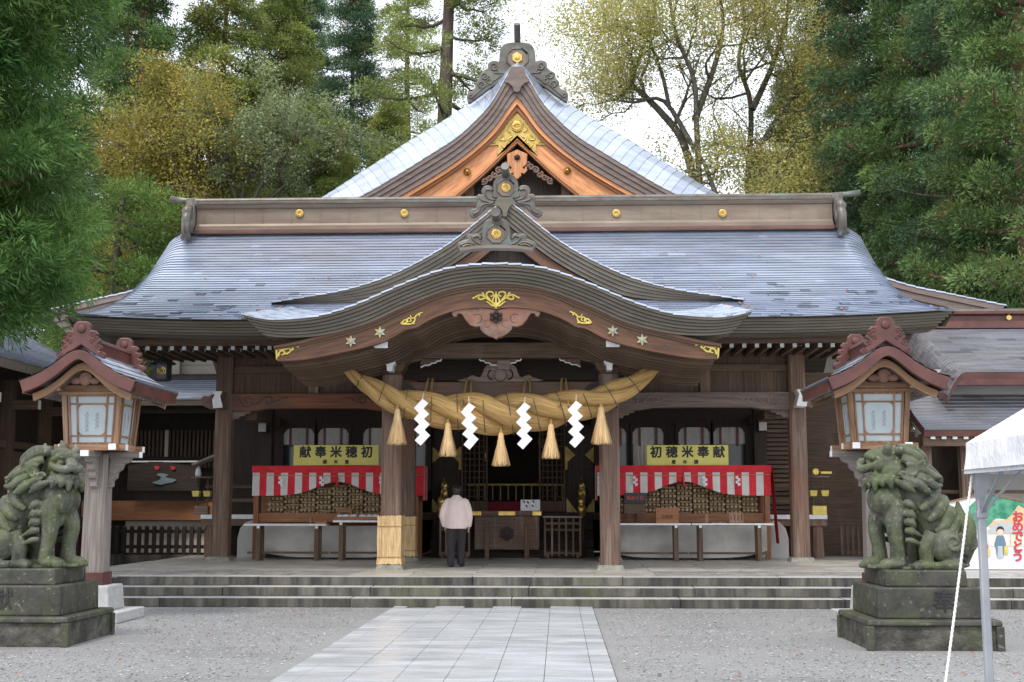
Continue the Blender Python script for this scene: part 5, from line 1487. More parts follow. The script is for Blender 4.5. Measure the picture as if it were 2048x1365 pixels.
# ---------------------------------------------------------------- guardian lions on pedestals
def pedestal(s, label, ch):
    x0 = s * 5.32
    t = thing('pedestal', label, 'pedestal', (x0, 15.25, 0), group='pair of stone pedestals')
    def tier(hw, hd, z0, z1, name, mat, lip=0):
        m = MB(); m.frustum((0, 0), (hw, hd), (hw - .01, hd - .01), z0, z1); o = m.build(name, mat, t, local=True, bevel=.018)
        return o
    tier(.73, .74, -.02, .28, 'lower_block', 'rockface')
    tier(.755, .77, .275, .34, 'lower_coping', 'mossstone')
    for sx in (-1, 1):
        for sy in (-1, 1):
            m = MB(); m.box(sx * .72 - .045, sx * .72 + .045, sy * .735 - .04, sy * .735 + .04, 0, .272); m.build('corner_block', 'mossstone', t, local=True, bevel=.01)
    tier(.60, .62, .34, .69, 'middle_block', 'mossstone')
    tier(.47, .50, .69, .88, 'upper_block', 'mossstone')
    o = lettering('carved_character', ch, .27, (x0 + (.16 if s > 0 else -.1), 15.25 - .622, .52), 'ink' if s > 0 else 'black', t, .003, .004)
    return t
pedestal(-1, 'dark mossy three-tier stone pedestal under the left guardian lion', '献')
pedestal(1, 'mossy three-tier stone pedestal with carved character under the right guardian lion', '奉')
def lion(s, label, head_yaw, horn, open_mouth):
    """seated guardian lion facing the axis of the path; forward = +x before mirroring by s"""
    m = MB()
    def V3(x, y, z): return (x, y, z)
    def B(c, r, rot=None): m.ball(c, r, 14, 10, rot)
    def Tb(p, r, n=9): 
        q = smooth(p, 5); rr = np.interp(np.linspace(0, 1, len(q)), np.linspace(0, 1, len(r)), r); m.tube(q, list(rr), n)
    def curl(cx, cy, cz, r, ry=.04, turn=1.3, a0=0, th=.03, sg=1):
        n = 16; pts = [(cx + sg * r * (1 - .75 * i / n) * math.cos(a0 + turn * 6.28 * i / n), cy, cz + r * (1 - .75 * i / n) * math.sin(a0 + turn * 6.28 * i / n)) for i in range(n + 1)]
        m.tube(pts, [th * (1 - .4 * i / n) for i in range(n + 1)], 7)
        m.ball((cx, cy * .85, cz), (r * .8, ry, r * .8), 10, 7)
    # trunk
    Tb([(-.34, 0, .16), (-.30, 0, .36), (-.16, 0, .60), (.02, 0, .82), (.16, 0, 1.0)], [.20, .235, .22, .215, .20], 16)
    B((.30, 0, .86), (.23, .25, .25)); B((.36, .11, .82), (.19, .16, .19)); B((.36, -.11, .82), (.19, .16, .19)); B((.2, 0, .62), (.2, .2, .2))
    for k, (x, z) in enumerate(((-.20, .90), (-.29, .77), (-.37, .64), (-.43, .52))):
        for sy in (-1, 1):
            Tb([(x - .03, 0, z + .04), (x + .03, sy * .13, z - .01), (x + .11, sy * .22, z - .12), (x + .22, sy * .25, z - .20)], [.085, .085, .07, .03])
    # front legs, the nearer one set back
    for sy, dx in ((-1, .0), (1, .13)):
        Tb([(.26 + dx * .4, sy * .14, .80), (.30 + dx, sy * .165, .52), (.28 + dx, sy * .165, .28), (.27 + dx, sy * .165, .06)], [.14, .105, .085, .10], 12)
        B((.34 + dx, sy * .17, .065), (.16, .115, .075))
        for k in range(4):
            B((.46 + dx - .02 * abs(k - 1.5), sy * .17 + (k - 1.5) * .055, .05), (.055, .034, .05)); B((.50 + dx - .02 * abs(k - 1.5), sy * .17 + (k - 1.5) * .055, .035), (.035, .022, .03))
        for k, z in enumerate((.74, .63, .53, .43, .32)):
            r = (.06, .07, .07, .06, .05)[k]
            Tb([(.20 + dx, sy * .24, z + .03), (.13 + dx, sy * .27, z + .02), (.075 + dx - .02 * k * (k > 2), sy * .25, z - .035)], [r * .6, r * .75, .018])
        curl(.16 + dx, sy * .25, .76, .06, .05, sg=-1, th=.022)
    # hindquarters
    for sy in (-1, 1):
        B((-.27, sy * .23, .28), (.20, .12, .20)); Tb([(-.12, sy * .22, .42), (-.03, sy * .24, .24), (-.05, sy * .24, .06)], [.10, .085, .075], 12)
        B((.0, sy * .25, .05), (.15, .10, .065))
        for k in range(4): B((.10 - .015 * abs(k - 1.5), sy * .25 + (k - 1.5) * .048, .04), (.05, .03, .042))
        Tb([(-.42, sy * .27, .06), (-.25, sy * .31, .05), (-.1, sy * .31, .05)], [.08, .06, .05])
        curl(-.33, sy * .33, .33, .12, .05, 1.4, 2.2, .035); curl(-.36, sy * .30, .16, .07, .05, 1.2, 1.0, .025)
    # flame tail
    Tb([(-.46, 0, .12), (-.56, 0, .36), (-.52, 0, .58), (-.50, 0, .80)], [.15, .15, .10, .015], 12)
    for sy in (-1, 1):
        Tb([(-.48, sy * .08, .2), (-.58, sy * .12, .40), (-.60, sy * .1, .56), (-.62, sy * .05, .66)], [.11, .09, .06, .012]); curl(-.57, sy * .13, .30, .11, .06, 1.4, 0, .035)
    B((-.2, 0, .05), (.42, .26, .06)); B((.2, 0, .02), (.4, .26, .035))
    # head, turned on the neck
    hr = Matrix.Rotation(head_yaw, 3, 'Z'); hc = Vector((.34, 0, 1.24))
    def H(x, y, z): return tuple(hr @ Vector((x, y, z)) + hc)
    def HB(x, y, z, r, rz=0): m.ball(H(x, y, z), r, 12, 9, hr @ Matrix.Rotation(rz, 3, 'Z'))
    def HT(p, r, n=8): Tb([H(*q) for q in p], r, n)
    HB(0, 0, .03, (.20, .19, .19)); HB(-.08, 0, -.08, (.2, .2, .2)); HB(.12, 0, .10, (.12, .15, .09))
    for sy in (-1, 1):
        HT([(.20, sy * .02, .07), (.19, sy * .10, .105), (.10, sy * .17, .06)], [.035, .045, .025]); HB(.175, sy * .085, .03, (.045, .05, .042))
        HT([(.30, 0, -.03), (.27, sy * .08, -.055), (.17, sy * .155, -.03), (.06, sy * .18, .02)], [.05, .052, .045, .02]); HB(.08, sy * .15, -.02, (.08, .05, .06))
        HB(.31, sy * .035, .0, (.03, .032, .028))
        HT([(-.02, sy * .15, .14), (-.05, sy * .19, .20), (-.07, sy * .19, .27)], [.05, .05, .012]); HB(-.05, sy * .17, .16, (.05, .025, .06))
        # jaw line and beard
        dz = -.035 if open_mouth else 0
        HT([(.26, 0, -.15 + dz), (.21, sy * .09, -.15 + dz), (.08, sy * .16, -.10)], [.045, .045, .035])
        for k in range(4): curl(*H(.17 - .09 * k, sy * (.13 + .02 * k), -.21 + .02 * k + dz * .6), .055, .05, 1.2, k, .024)
    HB(.27, 0, .03, (.06, .07, .055)); HB(.15, 0, -.14 + (-.035 if open_mouth else 0), (.12, .12, .05)); HB(.30, 0, .0, (.045, .055, .035))
    if horn: HT([(.02, 0, .18), (.0, 0, .25), (-.04, 0, .31)], [.055, .045, .012]); HT([(-.05, 0, .2), (-.12, 0, .2)], [.05, .02])
    # collar of beard locks over the chest
    for k in range(9):
        a = -1.5 + 3.0 * k / 8
        ca, sa = math.cos(a), math.sin(a)
        Tb([(.30 + .16 * ca, .20 * sa, 1.08), (.34 + .23 * ca, .27 * sa, 1.02), (.33 + .25 * ca, .30 * sa, .94 + .03 * math.sin(k * 2.1))], [.06, .055, .015])
    # mane locks sweeping back
    for sy in (-1, 1):
        for (p, r) in (([(.25, .14, 1.40), (.10, .19, 1.38), (-.03, .20, 1.28), (-.06, .19, 1.20)], .06), ([(.18, .06, 1.44), (.04, .10, 1.42), (-.08, .12, 1.32), (-.12, .12, 1.22)], .06),
                       ([(.2, .2, 1.30), (.07, .23, 1.26), (-.02, .24, 1.16)], .055), ([(.10, .18, 1.20), (-.06, .22, 1.16), (-.18, .22, 1.09), (-.27, .22, 1.08)], .06),
                       ([(.08, .20, 1.12), (-.06, .25, 1.05), (-.17, .26, .98), (-.26, .25, .99)], .06), ([(.18, .24, 1.07), (.05, .29, 1.0), (-.06, .30, .92), (-.12, .29, .90)], .055),
                       ([(.28, .25, 1.03), (.17, .30, .97), (.08, .31, .90)], .05), ([(.0, .08, 1.25), (-.14, .1, 1.17), (-.26, .1, 1.05), (-.30, .08, 1.02)], .07)):
            Tb([(a, sy * b, c) for a, b, c in p], [r * .8, r, r * .85, .015])
        curl(.10, sy * .26, 1.16, .08, .06, 1.4, .8, .032); curl(.20, sy * .27, 1.10, .05, .04, 1.3, 0, .022); curl(.0, sy * .25, 1.22, .06, .05, 1.3, 2, .025)
    k = 1.0
    m.v = [(s * q[0] * k if isinstance(q, tuple) else s * q[0], q[1], q[2] * 1.0) for q in [tuple(v) for v in m.v]]
    if s < 0: m.f = [f[::-1] for f in m.f]
    t = thing('guardian_lion', label, 'statue', (-s * 5.36, 15.22, .87), group='pair of guardian lions')
    voxel(m, .0095, 'stone_body', 'komainu', t, 1)
lion(1, 'mossy stone guardian lion with a horn, head turned to the viewer, on the left pedestal', R(-45), True, False)
lion(-1, 'mossy open-mouthed stone guardian lion on the right pedestal beside the tent pole', R(18), False, True)

# ---------------------------------------------------------------- sacred rope
YRp = 23.05
cl = smooth([(*P(a, b, 1)[:0], a, b, r) for a, b, r in ((686, 730, 8), (715, 757, 13), (750, 781, 21), (800, 804, 27), (860, 818, 33), (925, 825, 38), (992, 829, 41), (1055, 826, 39), (1120, 818, 34), (1185, 805, 29), (1240, 783, 24), (1282, 757, 17), (1318, 734, 9))], 7)
CLw = []
for a, b, r in cl:
    x, z = P(a, b, YRp); CLw.append((x, YRp, z, r * YRp / FPX))
CLw = resample(CLw, 120)
rope = thing('sacred_rope', 'huge twisted straw rope slung between the front pillars', 'rope', (0, YRp, P(992, 868, YRp)[1]))
for k in range(3):
    pts = []; rr = []
    for i, (x, y, z, r) in enumerate(CLw):
        f = i / 119
        ang = 2 * math.pi * k / 3 + f * 2 * math.pi * 2.3 + .4
        j0, j1 = CLw[max(i - 1, 0)], CLw[min(i + 1, 119)]
        d = Vector((j1[0] - j0[0], 0, j1[2] - j0[2])).normalized(); nrm = Vector((-d.z, 0, d.x))
        o = nrm * math.cos(ang) * r * .55 + Vector((0, -1, 0)) * math.sin(ang) * r * .55
        pts.append((x + o.x, y + o.y, z + o.z)); rr.append(r * .52 * (1 + .04 * math.sin(f * 60 + k)))
    m = MB(); m.tube(pts, rr, 22, gv=True, off=k * 3.0); m.build('rope_strand', 'rope_straw', rope, smooth=True)
m = MB()
for i in range(900):                      # loose straw ends
    j = random.randrange(1, 119); x, y, z, r = CLw[j]; a = random.uniform(0, 6.28)
    if random.random() < .25: j = random.choice((0, 1, 2, 117, 118)); x, y, z, r = CLw[j]
    d = Vector((random.uniform(-1, 1), 0, random.uniform(-.3, .3))); n_ = Vector((0, -math.sin(a), math.cos(a)))
    p = Vector((x, y, z)) + n_ * r * 1.02; q = p + d * random.uniform(.06, .16) + n_ * random.uniform(.0, .05)
    w_ = Vector((0, .0, 1)).cross(d).normalized() * .003
    m.add([p - w_, p + w_, q], [(0, 1, 2)])
m.build('loose_straw', 'straw', rope, kind='stuff')
for i in range(8, 116, 9):               # thin cords bound round the rope
    x, y, z, r = CLw[i]; j1 = CLw[i + 3]; d = Vector((j1[0] - x, 0, j1[2] - z)).normalized(); nrm = Vector((-d.z, 0, d.x))
    m = MB(); m.tube([Vector((x, y, z)) + d * (.35 * r * math.sin(t * .5)) + nrm * math.cos(t) * r * 1.05 + Vector((0, 1, 0)) * math.sin(t) * r * 1.05 for t in np.linspace(0, 2 * math.pi, 20)], .009, 5); m.build('binding_cord', 'bark', rope)
for px in (862, 940, 1056, 1128):         # ties to the beam
    m = MB(); x, zt = P(px, 764, YF); zb = P(px, 800, YRp)[1]
    for dx in (-.05, .04):
        m.tube([(x + dx, YF + .16, zt + .02), (x + dx * .8, YF - .05, zt + .05), (x + dx, YF - .17, zt - .02), (x + dx * 1.6, YRp - .15, zb - .02), (x + dx * 2, YRp - .40, zb - .15)], .022, 6, gv=True)
    m.build('rope_tie', 'rope_straw', rope, smooth=True)
def tassel_mesh():
    m = MB()
    for i in range(230):
        a = random.uniform(0, 6.28); rr = math.sqrt(random.random()); r0 = .045 * rr; r1 = .075 + .12 * rr if rr > .3 else .16 * rr
        L = -.62 + random.uniform(-.025, .02)
        ca, sa = math.cos(a), math.sin(a); w_ = .006
        t = Vector((-sa, ca, 0)) * w_
        pts = [Vector((ca * r0, sa * r0, 0)), Vector((ca * (r0 + .02), sa * (r0 + .02), -.15)), Vector((ca * r1 * .62, sa * r1 * .62, -.34)), Vector((ca * r1, sa * r1, L))]
        vs = []
        for k, p in enumerate(pts): vs += [p - t * (.8, .9, 1.1, .5)[k], p + t * (.8, .9, 1.1, .5)[k]]
        m.add(vs, [(0, 1, 3, 2), (2, 3, 5, 4), (4, 5, 7, 6)], gv=[(a * 3, -p.z + i * .37, i) for p in pts for _ in (0, 1)])
    m.lathe([(.035, .02), (.055, -.02), (.060, -.10), (.075, -.16), (.075, -.2), (.10, -.34), (.13, -.5), (.14, -.58), (.05, -.57)], n=18, gv=True)
    return m
tm = tassel_mesh(); t0_ = None
for i, (px, py, hpx, lab) in enumerate(((795, 820, 73, 'leftmost straw tassel, hanging in front of the left front pillar'), (896, 848, 68, 'straw tassel second from left, between the two left paper streamers'), (1002, 868, 67, 'middle straw tassel at the lowest point of the rope'), (1102, 851, 69, 'straw tassel right of the middle, between the two right paper streamers'), (1202, 816, 76, 'rightmost straw tassel, hanging in front of the right front pillar'))):
    x, z = P(px, py, 22.85)
    t = thing('tassel', lab, 'tassel', (x, 22.85, z), group='straw tassels on the sacred rope')
    if i == 0:
        ts_ = tm.build('straw_skirt', 'straw', t, local=True, smooth=True)
        m = MB(); m.lathe([(.066, -.17), (.072, -.18), (.066, -.19)], n=14); tb_ = m.build('binding', 'rope_straw', t, local=True)
        m = MB(); m.tube([(0, 0, .0), (.0, .02, .08), (0, .1, .16)], .03, 6); tc_ = m.build('hanging_loop', 'rope_straw', t, local=True)
    else:
        o = inst(ts_, t, (0, 0, 0), rot=(0, 0, i * 1.1)); inst(tb_, t, (0, 0, 0)); inst(tc_, t, (0, 0, 0))
    t.scale = (hpx / 72.0,) * 3
# paper streamers
zz = [(548, 292), (585, 318), (556, 350), (590, 383), (560, 412), (596, 445), (566, 478), (600, 510), (545, 572), (510, 541), (538, 508), (503, 478), (533, 445), (500, 413), (528, 380), (498, 347)]
zz = [((a - 548) / 2.968 * 22.5 / FPX, (292 - b) / 2.968 * 22.5 / FPX) for a, b in zz]
segs = [(zz[0], zz[1], zz[2], zz[14], zz[15]), (zz[2], zz[3], zz[4], zz[12], zz[13], zz[14]), (zz[4], zz[5], zz[6], zz[10], zz[11], zz[12]), (zz[6], zz[7], zz[8], zz[9], zz[10])]
for i, (px, py, lab) in enumerate(((845, 798, 'leftmost white zigzag paper streamer on the rope'), (938, 806, 'second white zigzag paper streamer from the left'), (1049, 805, 'third white zigzag paper streamer from the left'), (1152, 802, 'rightmost white zigzag paper streamer on the rope'))):
    x, z = P(px, py, 22.5)
    t = thing('paper_streamer', lab, 'paper streamer', (x, 22.5, z), group='paper streamers on the sacred rope')
    t.rotation_euler = (0, random.uniform(-.03, .03), random.uniform(-.12, .12))
    for k, sg in enumerate(segs):
        m = MB(); yy = -.012 * k
        c_ = sum(q[0] for q in sg) / len(sg)
        n = len(sg); vs = [(a, yy + (a - c_) * (.10 if k % 2 else -.10), b) for a, b in sg]; vs += [(a, b + .003, c) for a, b, c in vs]
        m.add(vs, [tuple(range(n)), tuple(range(2 * n - 1, n - 1, -1))] + [(j, j + n, (j + 1) % n + n, (j + 1) % n) for j in range(n)]); m.build('paper_fold', 'paper', t, local=True)
    m = MB(); m.tube([(0, .0, -.02), (0, .06, .05), (0, .14, .12)], .006, 5); m.build('string', 'cord', t, local=True)

# ---------------------------------------------------------------- straw mats round the left pillars
def wrap(x, y, w_, z0, z1, label):
    t = thing('straw_wrap', label, 'straw mat', (x, y, z0), group='straw mats wrapped round pillars')
    m = MB(); h = w_ / 2
    n = 150
    for i in range(n):
        f = i / n * 4; k = int(f); u = f - k
        c = [(-h, -h), (h, -h), (h, h), (-h, h)]
        a, b = c[k], c[(k + 1) % 4]
        px_, py_ = a[0] + (b[0] - a[0]) * u, a[1] + (b[1] - a[1]) * u
        r = random.uniform(.97, 1.03); fl = random.uniform(1.03, 1.10)
        H = z1 - z0; dz = random.uniform(-.012, .012)
        wv = Vector((b[0] - a[0], b[1] - a[1], 0)).normalized() * (w_ * 4 / n * .7)
        pts = [Vector((px_ * fl, py_ * fl, random.uniform(0, .025))), Vector((px_ * r * 1.0, py_ * r * 1.0, H * .16)), Vector((px_ * 1.03 * r, py_ * 1.03 * r, H * .5)), Vector((px_ * 1.0 * r, py_ * 1.0 * r, H * .84)), Vector((px_ * 1.03 * r, py_ * 1.03 * r, H + dz))]
        vs = []; gg = []
        for p in pts: vs += [p - wv, p + wv]; gg += [(i * .7, p.z + i * .31, 0)] * 2
        m.add(vs, [(2 * j, 2 * j + 1, 2 * j + 3, 2 * j + 2) for j in range(4)], gv=gg)
    m.build('straw', 'straw', t, local=True, kind='stuff')
    for f in (.16, .79):
        m = MB(); zc = (z1 - z0) * f; q = [(-h, -h, zc), (h, -h, zc), (h, h, zc + .01), (-h, h, zc), (-h, -h, zc - .005)]
        m.tube([(a * 1.05, b * 1.05, c) for a, b, c in q], .010, 5); m.build('tie_cord', 'rope_straw', t, local=True)
wrap(-2.05, 23.6, .43, ZP + .09, P(780, 1032, 23.6)[1], 'pale straw mat tied round the foot of the left front pillar')
wrap(-2.2, 27.3, .40, ZP + .09, P(780, 1034, 27.3)[1], 'shaded straw mat tied round the foot of the pillar behind the front left one')

# ---------------------------------------------------------------- offering box, fences, notice
YO = 28.55
x0, zt = P(945, 1022, YO); x1, zb = P(1083, 1118, YO)
bx = thing('offering_box', 'wide wooden offering box with gilt lid mounts and hexagon carving', 'offering box', ((x0 + x1) / 2, YO, ZP))
hw = (x1 - x0) / 2
m = MB(); m.box(-hw + .05, hw - .05, 0, .7, zb + .20 - ZP, zt - .12 - ZP); m.build('box_body', 'post_x', bx, local=True, bevel=.01)
m = MB(); m.box(-hw, hw, -.04, .74, zt - .119 - ZP, zt - ZP); m.build('lid_rail', 'post_x', bx, local=True, bevel=.01)
for s in (-1, 1):
    m = MB(); m.box(s * .45 - .05, s * .45 + .05, -.04, -.001, 0, zt - .3 - ZP); m.build('leg', 'wood_z', bx, local=True, bevel=.006)
    m = MB(); m.box(s * .45 - .05, s * .45 + .05, .64, .74, 0, .28); m.build('leg', 'wood_z', bx, local=True)
for xx, ww in ((-hw + .10, .10), (0, .19), (hw - .10, .10)):
    m = MB(); m.box(xx - ww, xx + ww, -.05, -.041, zt - .105 - ZP, zt - .015 - ZP); m.build('gilt_mount', 'gold', bx, local=True, bevel=.004)
m = MB(); zc = (zt + zb) / 2 + .02 - ZP
m.poly([(.17 * math.sin(t), zc + .17 * math.cos(t)) for t in np.linspace(0, 2 * math.pi, 6, endpoint=False)], -.02, -.001); m.lathe([(.10, 0), (.09, .012), (.04, .02)], (0, -.02, zc), 6, 'y'); m.build('hexagon_crest', 'dark_x', bx, local=True, bevel=.006)
def low_fence(xa, xb, n, label):
    t = thing('low_fence', label, 'fence', ((xa + xb) / 2, YO + .1, ZP), group='low fences beside the offering box')
    hw = (xb - xa) / 2; H = P(1000, 1036, YO)[1] - ZP
    for z in (.10, .62, .76):
        m = MB(); m.box(-hw, hw, -.025, .025, z, z + .05); m.build('rail', 'wood_x', t, local=True)
    m = MB(); m.box(-hw - .03, hw + .03, -.05, .05, H, H + .04); m.build('top_rail', 'lamppost_x', t, local=True)
    for k in range(n):
        m = MB(); xx = -hw + .02 + (2 * hw - .04) * k / (n - 1); m.box(xx - .022, xx + .022, -.035, -.0255, .05, H); m.build('baluster', 'post_z', t, local=True)
    for s in (-1, 1):
        m = MB(); m.box(s * hw * .8 - .03, s * hw * .8 + .03, -.03, .12, 0, .1); m.build('foot', 'wood_x', t, local=True)
low_fence(-1.62, x0 - .06, 6, 'low wooden fence left of the offering box, behind the visitor')
low_fence(x1 + .06, 1.60, 6, 'low wooden fence right of the offering box')
a, b = P(1041, 1000, YO), P(1080, 1024, YO)
nb = thing('notice_board', 'small white notice with blue figures standing on the offering box', 'notice', ((a[0] + b[0]) / 2, YO + .1, zt))
m = MB(); hw = (b[0] - a[0]) / 2; H = a[1] - zt; m.box(-hw, hw, 0, .02, 0, H); m.build('board', 'whitepaint', nb, local=True)
m = MB(); m.box(-hw * .6, hw * .6, .021, .10, 0, .02); m.build('stand', 'wood_x', nb, local=True)
pmat('blueprint', (.05, .07, .28), (.07, .09, .35), rnd=0)
for (u, v) in ((-.7, .78), (-.3, .72), (-.42, .35), (.28, .78), (.2, .38)):
    m = MB(); q = [(-.03, .03), (.015, .045), (.035, .01), (.02, -.03), (.0, .0)]
    m.poly([(u * hw + a_, v * H + b_) for a_, b_ in q], -.003, -.0005); m.build('printed_figure', 'blueprint', nb, local=True)
for u in (-.15, .0, .5, .62, .8):
    m = MB(); m.box(u * hw, u * hw + .008, -.0025, -.0005, H * .2, H * .85); m.build('printed_line', 'steel', nb, local=True)

# ---------------------------------------------------------------- stalls in both bays
def stall(s):
    side = 'left' if s < 0 else 'right'
    YS_ = 28.05
    xa, xb = sorted((s * 1.95, s * 5.80))
    zc1, zc0 = P(640, 932, YS_)[1], P(520, 992, YS_)[1]
    f = thing('rice_stall', f'orange-brown timber stall built into the {side} bay', 'stall', (s * 3.9, YS_, ZP))
    for x in (s * 5.72, s * 2.1):
        for y in (YS_ + .08, YS_ + .85):
            m = MB(); m.box(x - .055, x + .055, y - .05, y + .05, ZP, zc1 - .02); m.build('post', 'stall_z', f, bevel=.005)
    for z, h in ((P(600, 1045, YS_)[1], .20), (zc1 - .1, .08), (ZP + .12, .18)):
        m = MB(); m.box(xa + .1, xb - .1, YS_ + .14, YS_ + .2, z - .0, z + h); m.build('rail', 'stall_x', f, bevel=.005)
    m = MB(); m.box(xa + .15, xb - .15, YS_ + .62, YS_ + .66, P(600, 1045, YS_)[1] - .3, zc1 - .1); m.build('back_board', 'stall_x', f)
    # straw bundles, criss-crossed
    bs_ = thing('straw_bundle_stack', f'stack of small straw-wrapped rice bundles in the {side} stall', 'straw bundles', (s * 3.9, YS_ + .45, P(600, 1030, YS_)[1]))
    m = MB(); m.tube([(-.17, 0, 0), (-.16, 0, 0), (.16, 0, 0), (.17, 0, 0)], [.025, .036, .036, .025], 7); lo = m.build('long_bundle', 'bundle', bs_, local=True, smooth=True)
    m = MB(); m.tube([(0, -.15, 0), (0, -.14, 0), (0, .1, 0)], [.028, .038, .038], 8); so_ = m.build('bundle_end', 'bundle', bs_, local=True, smooth=True)
    fl = [True, True]; cnt = 0
    for r in range(12):
        x = -1.62; c = 0
        while x < 1.55:
            z = .04 + .062 * r + .012 * math.sin(x * 1.7 + s); top = .40 + .33 * max(0, 1 - abs(x) / 1.6)
            long_ = (c + r) % 2 == 0
            if z < top:
                jz = random.uniform(-.006, .006)
                if long_:
                    p = (x + .18, 0, z + jz); o = lo if fl[0] else inst(lo, bs_); fl[0] = False; o.location = p; o.rotation_euler = (0, random.uniform(-.04, .04), 0); cnt += 1
                else:
                    for k in range(4):
                        p = (x + .045 + .09 * k, random.uniform(-.01, .01), z + jz); o = so_ if fl[1] else inst(so_, bs_); fl[1] = False; o.location = p; cnt += 1
            x += .365; c += 1
    # red and white curtain
    cu = thing('striped_curtain', f'red and white striped festival curtain over the {side} stall', 'curtain', (s * 3.9, YS_, zc0))
    W_ = xb - xa
    zband = zc1 - (zc1 - zc0) * .235
    def drop(u):                                # lower edge, lifted in the middle
        return zc0 + .31 * math.exp(-((u - .5) / .17) ** 2) * (1 if True else 0)
    def wave(x, v): return .02 * math.sin(x * 9 + s) * (1 - v) + .012 * math.sin(x * 23) * (1 - v)
    n = 24; mode = 0
    for k in range(n):
        u0, u1 = k / n, (k + 1) / n
        m = MB()
        def pt(u, v): 
            x = xa + W_ * u; zl = drop(u); return (x + .03 * (v < .5) * 0, YS_ + wave(x, v), zl + (zband - zl) * v)
        m.grid(pt, np.linspace(u0, u1, 7), np.linspace(0, 1, 9)); m.build('red_stripe' if k % 2 else 'white_stripe', 'redcloth' if k % 2 else 'whitecloth', cu, smooth=True)
    m = MB(); m.grid(lambda u, v: (xa - .02 + (W_ + .04) * u, YS_ - .004 + .006 * math.sin(u * 80), zband + (zc1 - zband) * v), np.linspace(0, 1, 60), (0, 1)); m.build('red_header', 'redcloth', cu, smooth=True)
    # return along the inner side
    for k in range(8):
        xi = s * 1.95; y0 = YS_ + .11 * k
        m = MB(); m.grid(lambda u, v: (xi - s * .10 * u * 0 + .02 * math.sin(u * 6 + k), y0 + .11 * u, zc0 - .1 - (.0 if k else 0) + (zc1 - zc0 + .1) * v), np.linspace(0, 1, 4), np.linspace(0, 1, 5)); m.build('red_stripe' if k % 2 == 0 else 'white_stripe', 'redcloth' if k % 2 == 0 else 'whitecloth', cu, smooth=True)
    m = MB(); m.tube([(xa, YS_ - .035, zband - .05), (xa + W_ * .5, YS_ - .04, zband - .075), (xb, YS_ - .035, zband - .05)], .007, 5); m.build('straw_cord', 'rope_straw', cu)
    m = MB(); xm = s * 3.87; m.lathe([(.012, .22), (.016, .1), (.035, .06), (.02, .02), (.04, -.12), (.0, -.12)], (xm, YS_ - .05, drop(.5) + .0), 8); m.build('red_tassel', 'redpaint', cu, smooth=True)
    for u in ((.17, .41, .76) if s < 0 else (.02, .22, .62, .81)):
        xx = xa + W_ * u; zt_ = zband - .09; m = MB()
        q = []
        for j in range(4): q += [(xx - .03 + .012 * (j % 2) * 2, zt_ - .05 * j), (xx + .03 + .012 * (j % 2) * 2, zt_ - .05 * j - .02)]
        for j in range(4):
            d = .022 * (1 if j % 2 else -1)
            m.poly([(xx - .032 + d, zt_ - .05 * j), (xx + .028 + d, zt_ - .05 * j + .012), (xx + .032 + d, zt_ - .05 * j - .05), (xx - .028 + d, zt_ - .05 * j - .062)], YS_ - .06 - .004 * j, YS_ - .057 - .004 * j)
        m.build('small_paper_streamer', 'paper', cu)
    # yellow board
    pa = (588, 757) if s < 0 else (1293, 1457)
    a, b = P(pa[0], 891, YS_ + .1), P(pa[1], 931, YS_ + .1)
    sg_ = thing('signboard', f'yellow signboard with black brush writing above the {side} stall', 'sign', ((a[0] + b[0]) / 2, YS_ + .1, b[1]))
    m = MB(); m.box(a[0], b[0], YS_ + .08, YS_ + .11, b[1], a[1]); m.build('board', 'yellowboard', sg_, bevel=.004)
    tx = '献奉米穂初' if s < 0 else '初穂米奉献'; t2 = '講年豊' if s < 0 else '豊年講'
    cxm = (a[0] + b[0]) / 2; Hh = a[1] - b[1]
    for i, ch in enumerate(tx): lettering('character', ch, .27, (cxm + (i - 2) * .35, YS_ + .0755, b[1] + Hh * .62), 'ink', sg_, .0015, .010)
    for i, ch in enumerate(t2): lettering('small_character', ch, .10, (cxm + (i - 1) * .25 - (.0 if s < 0 else .06), YS_ + .0755, b[1] + Hh * .15), 'ink', sg_, .0015, .003)
    for d in (-.5, .5):
        m = MB(); m.box(cxm + d - .02, cxm + d + .02, YS_ + .111, YS_ + .14, zc1 - .1, a[1] - .05); m.build('support', 'stall_z', sg_)
    # pale sheet hung behind the tables
    sh = MB(); zt_ = P(600, 1052, YS_)[1]
    sh.grid(lambda u, v: (xa + .12 + (W_ - .24) * u, YS_ - .02 + .045 * math.sin(u * 16 + v * 5 + 2 * math.sin(u * 5)) * (1 - v) ** .7 + .035 * math.sin(u * 6 - v * 8) * (1 - v), ZP + .04 + .16 * (abs(u - .5) * 2) ** 4 * (1 if True else 0) + (zt_ - ZP - .04) * v - .16 * (abs(u - .5) * 2) ** 4 * v), np.linspace(0, 1, 50), np.linspace(0, 1, 12))
    tag(sh.build('hung_sheet', 'sheet', smooth=True), f'grey-white sheet hanging behind the tables of the {side} stall', 'sheet', 'sheets behind the stall tables')
    return YS_
for s in (-1, 1): stall(s)
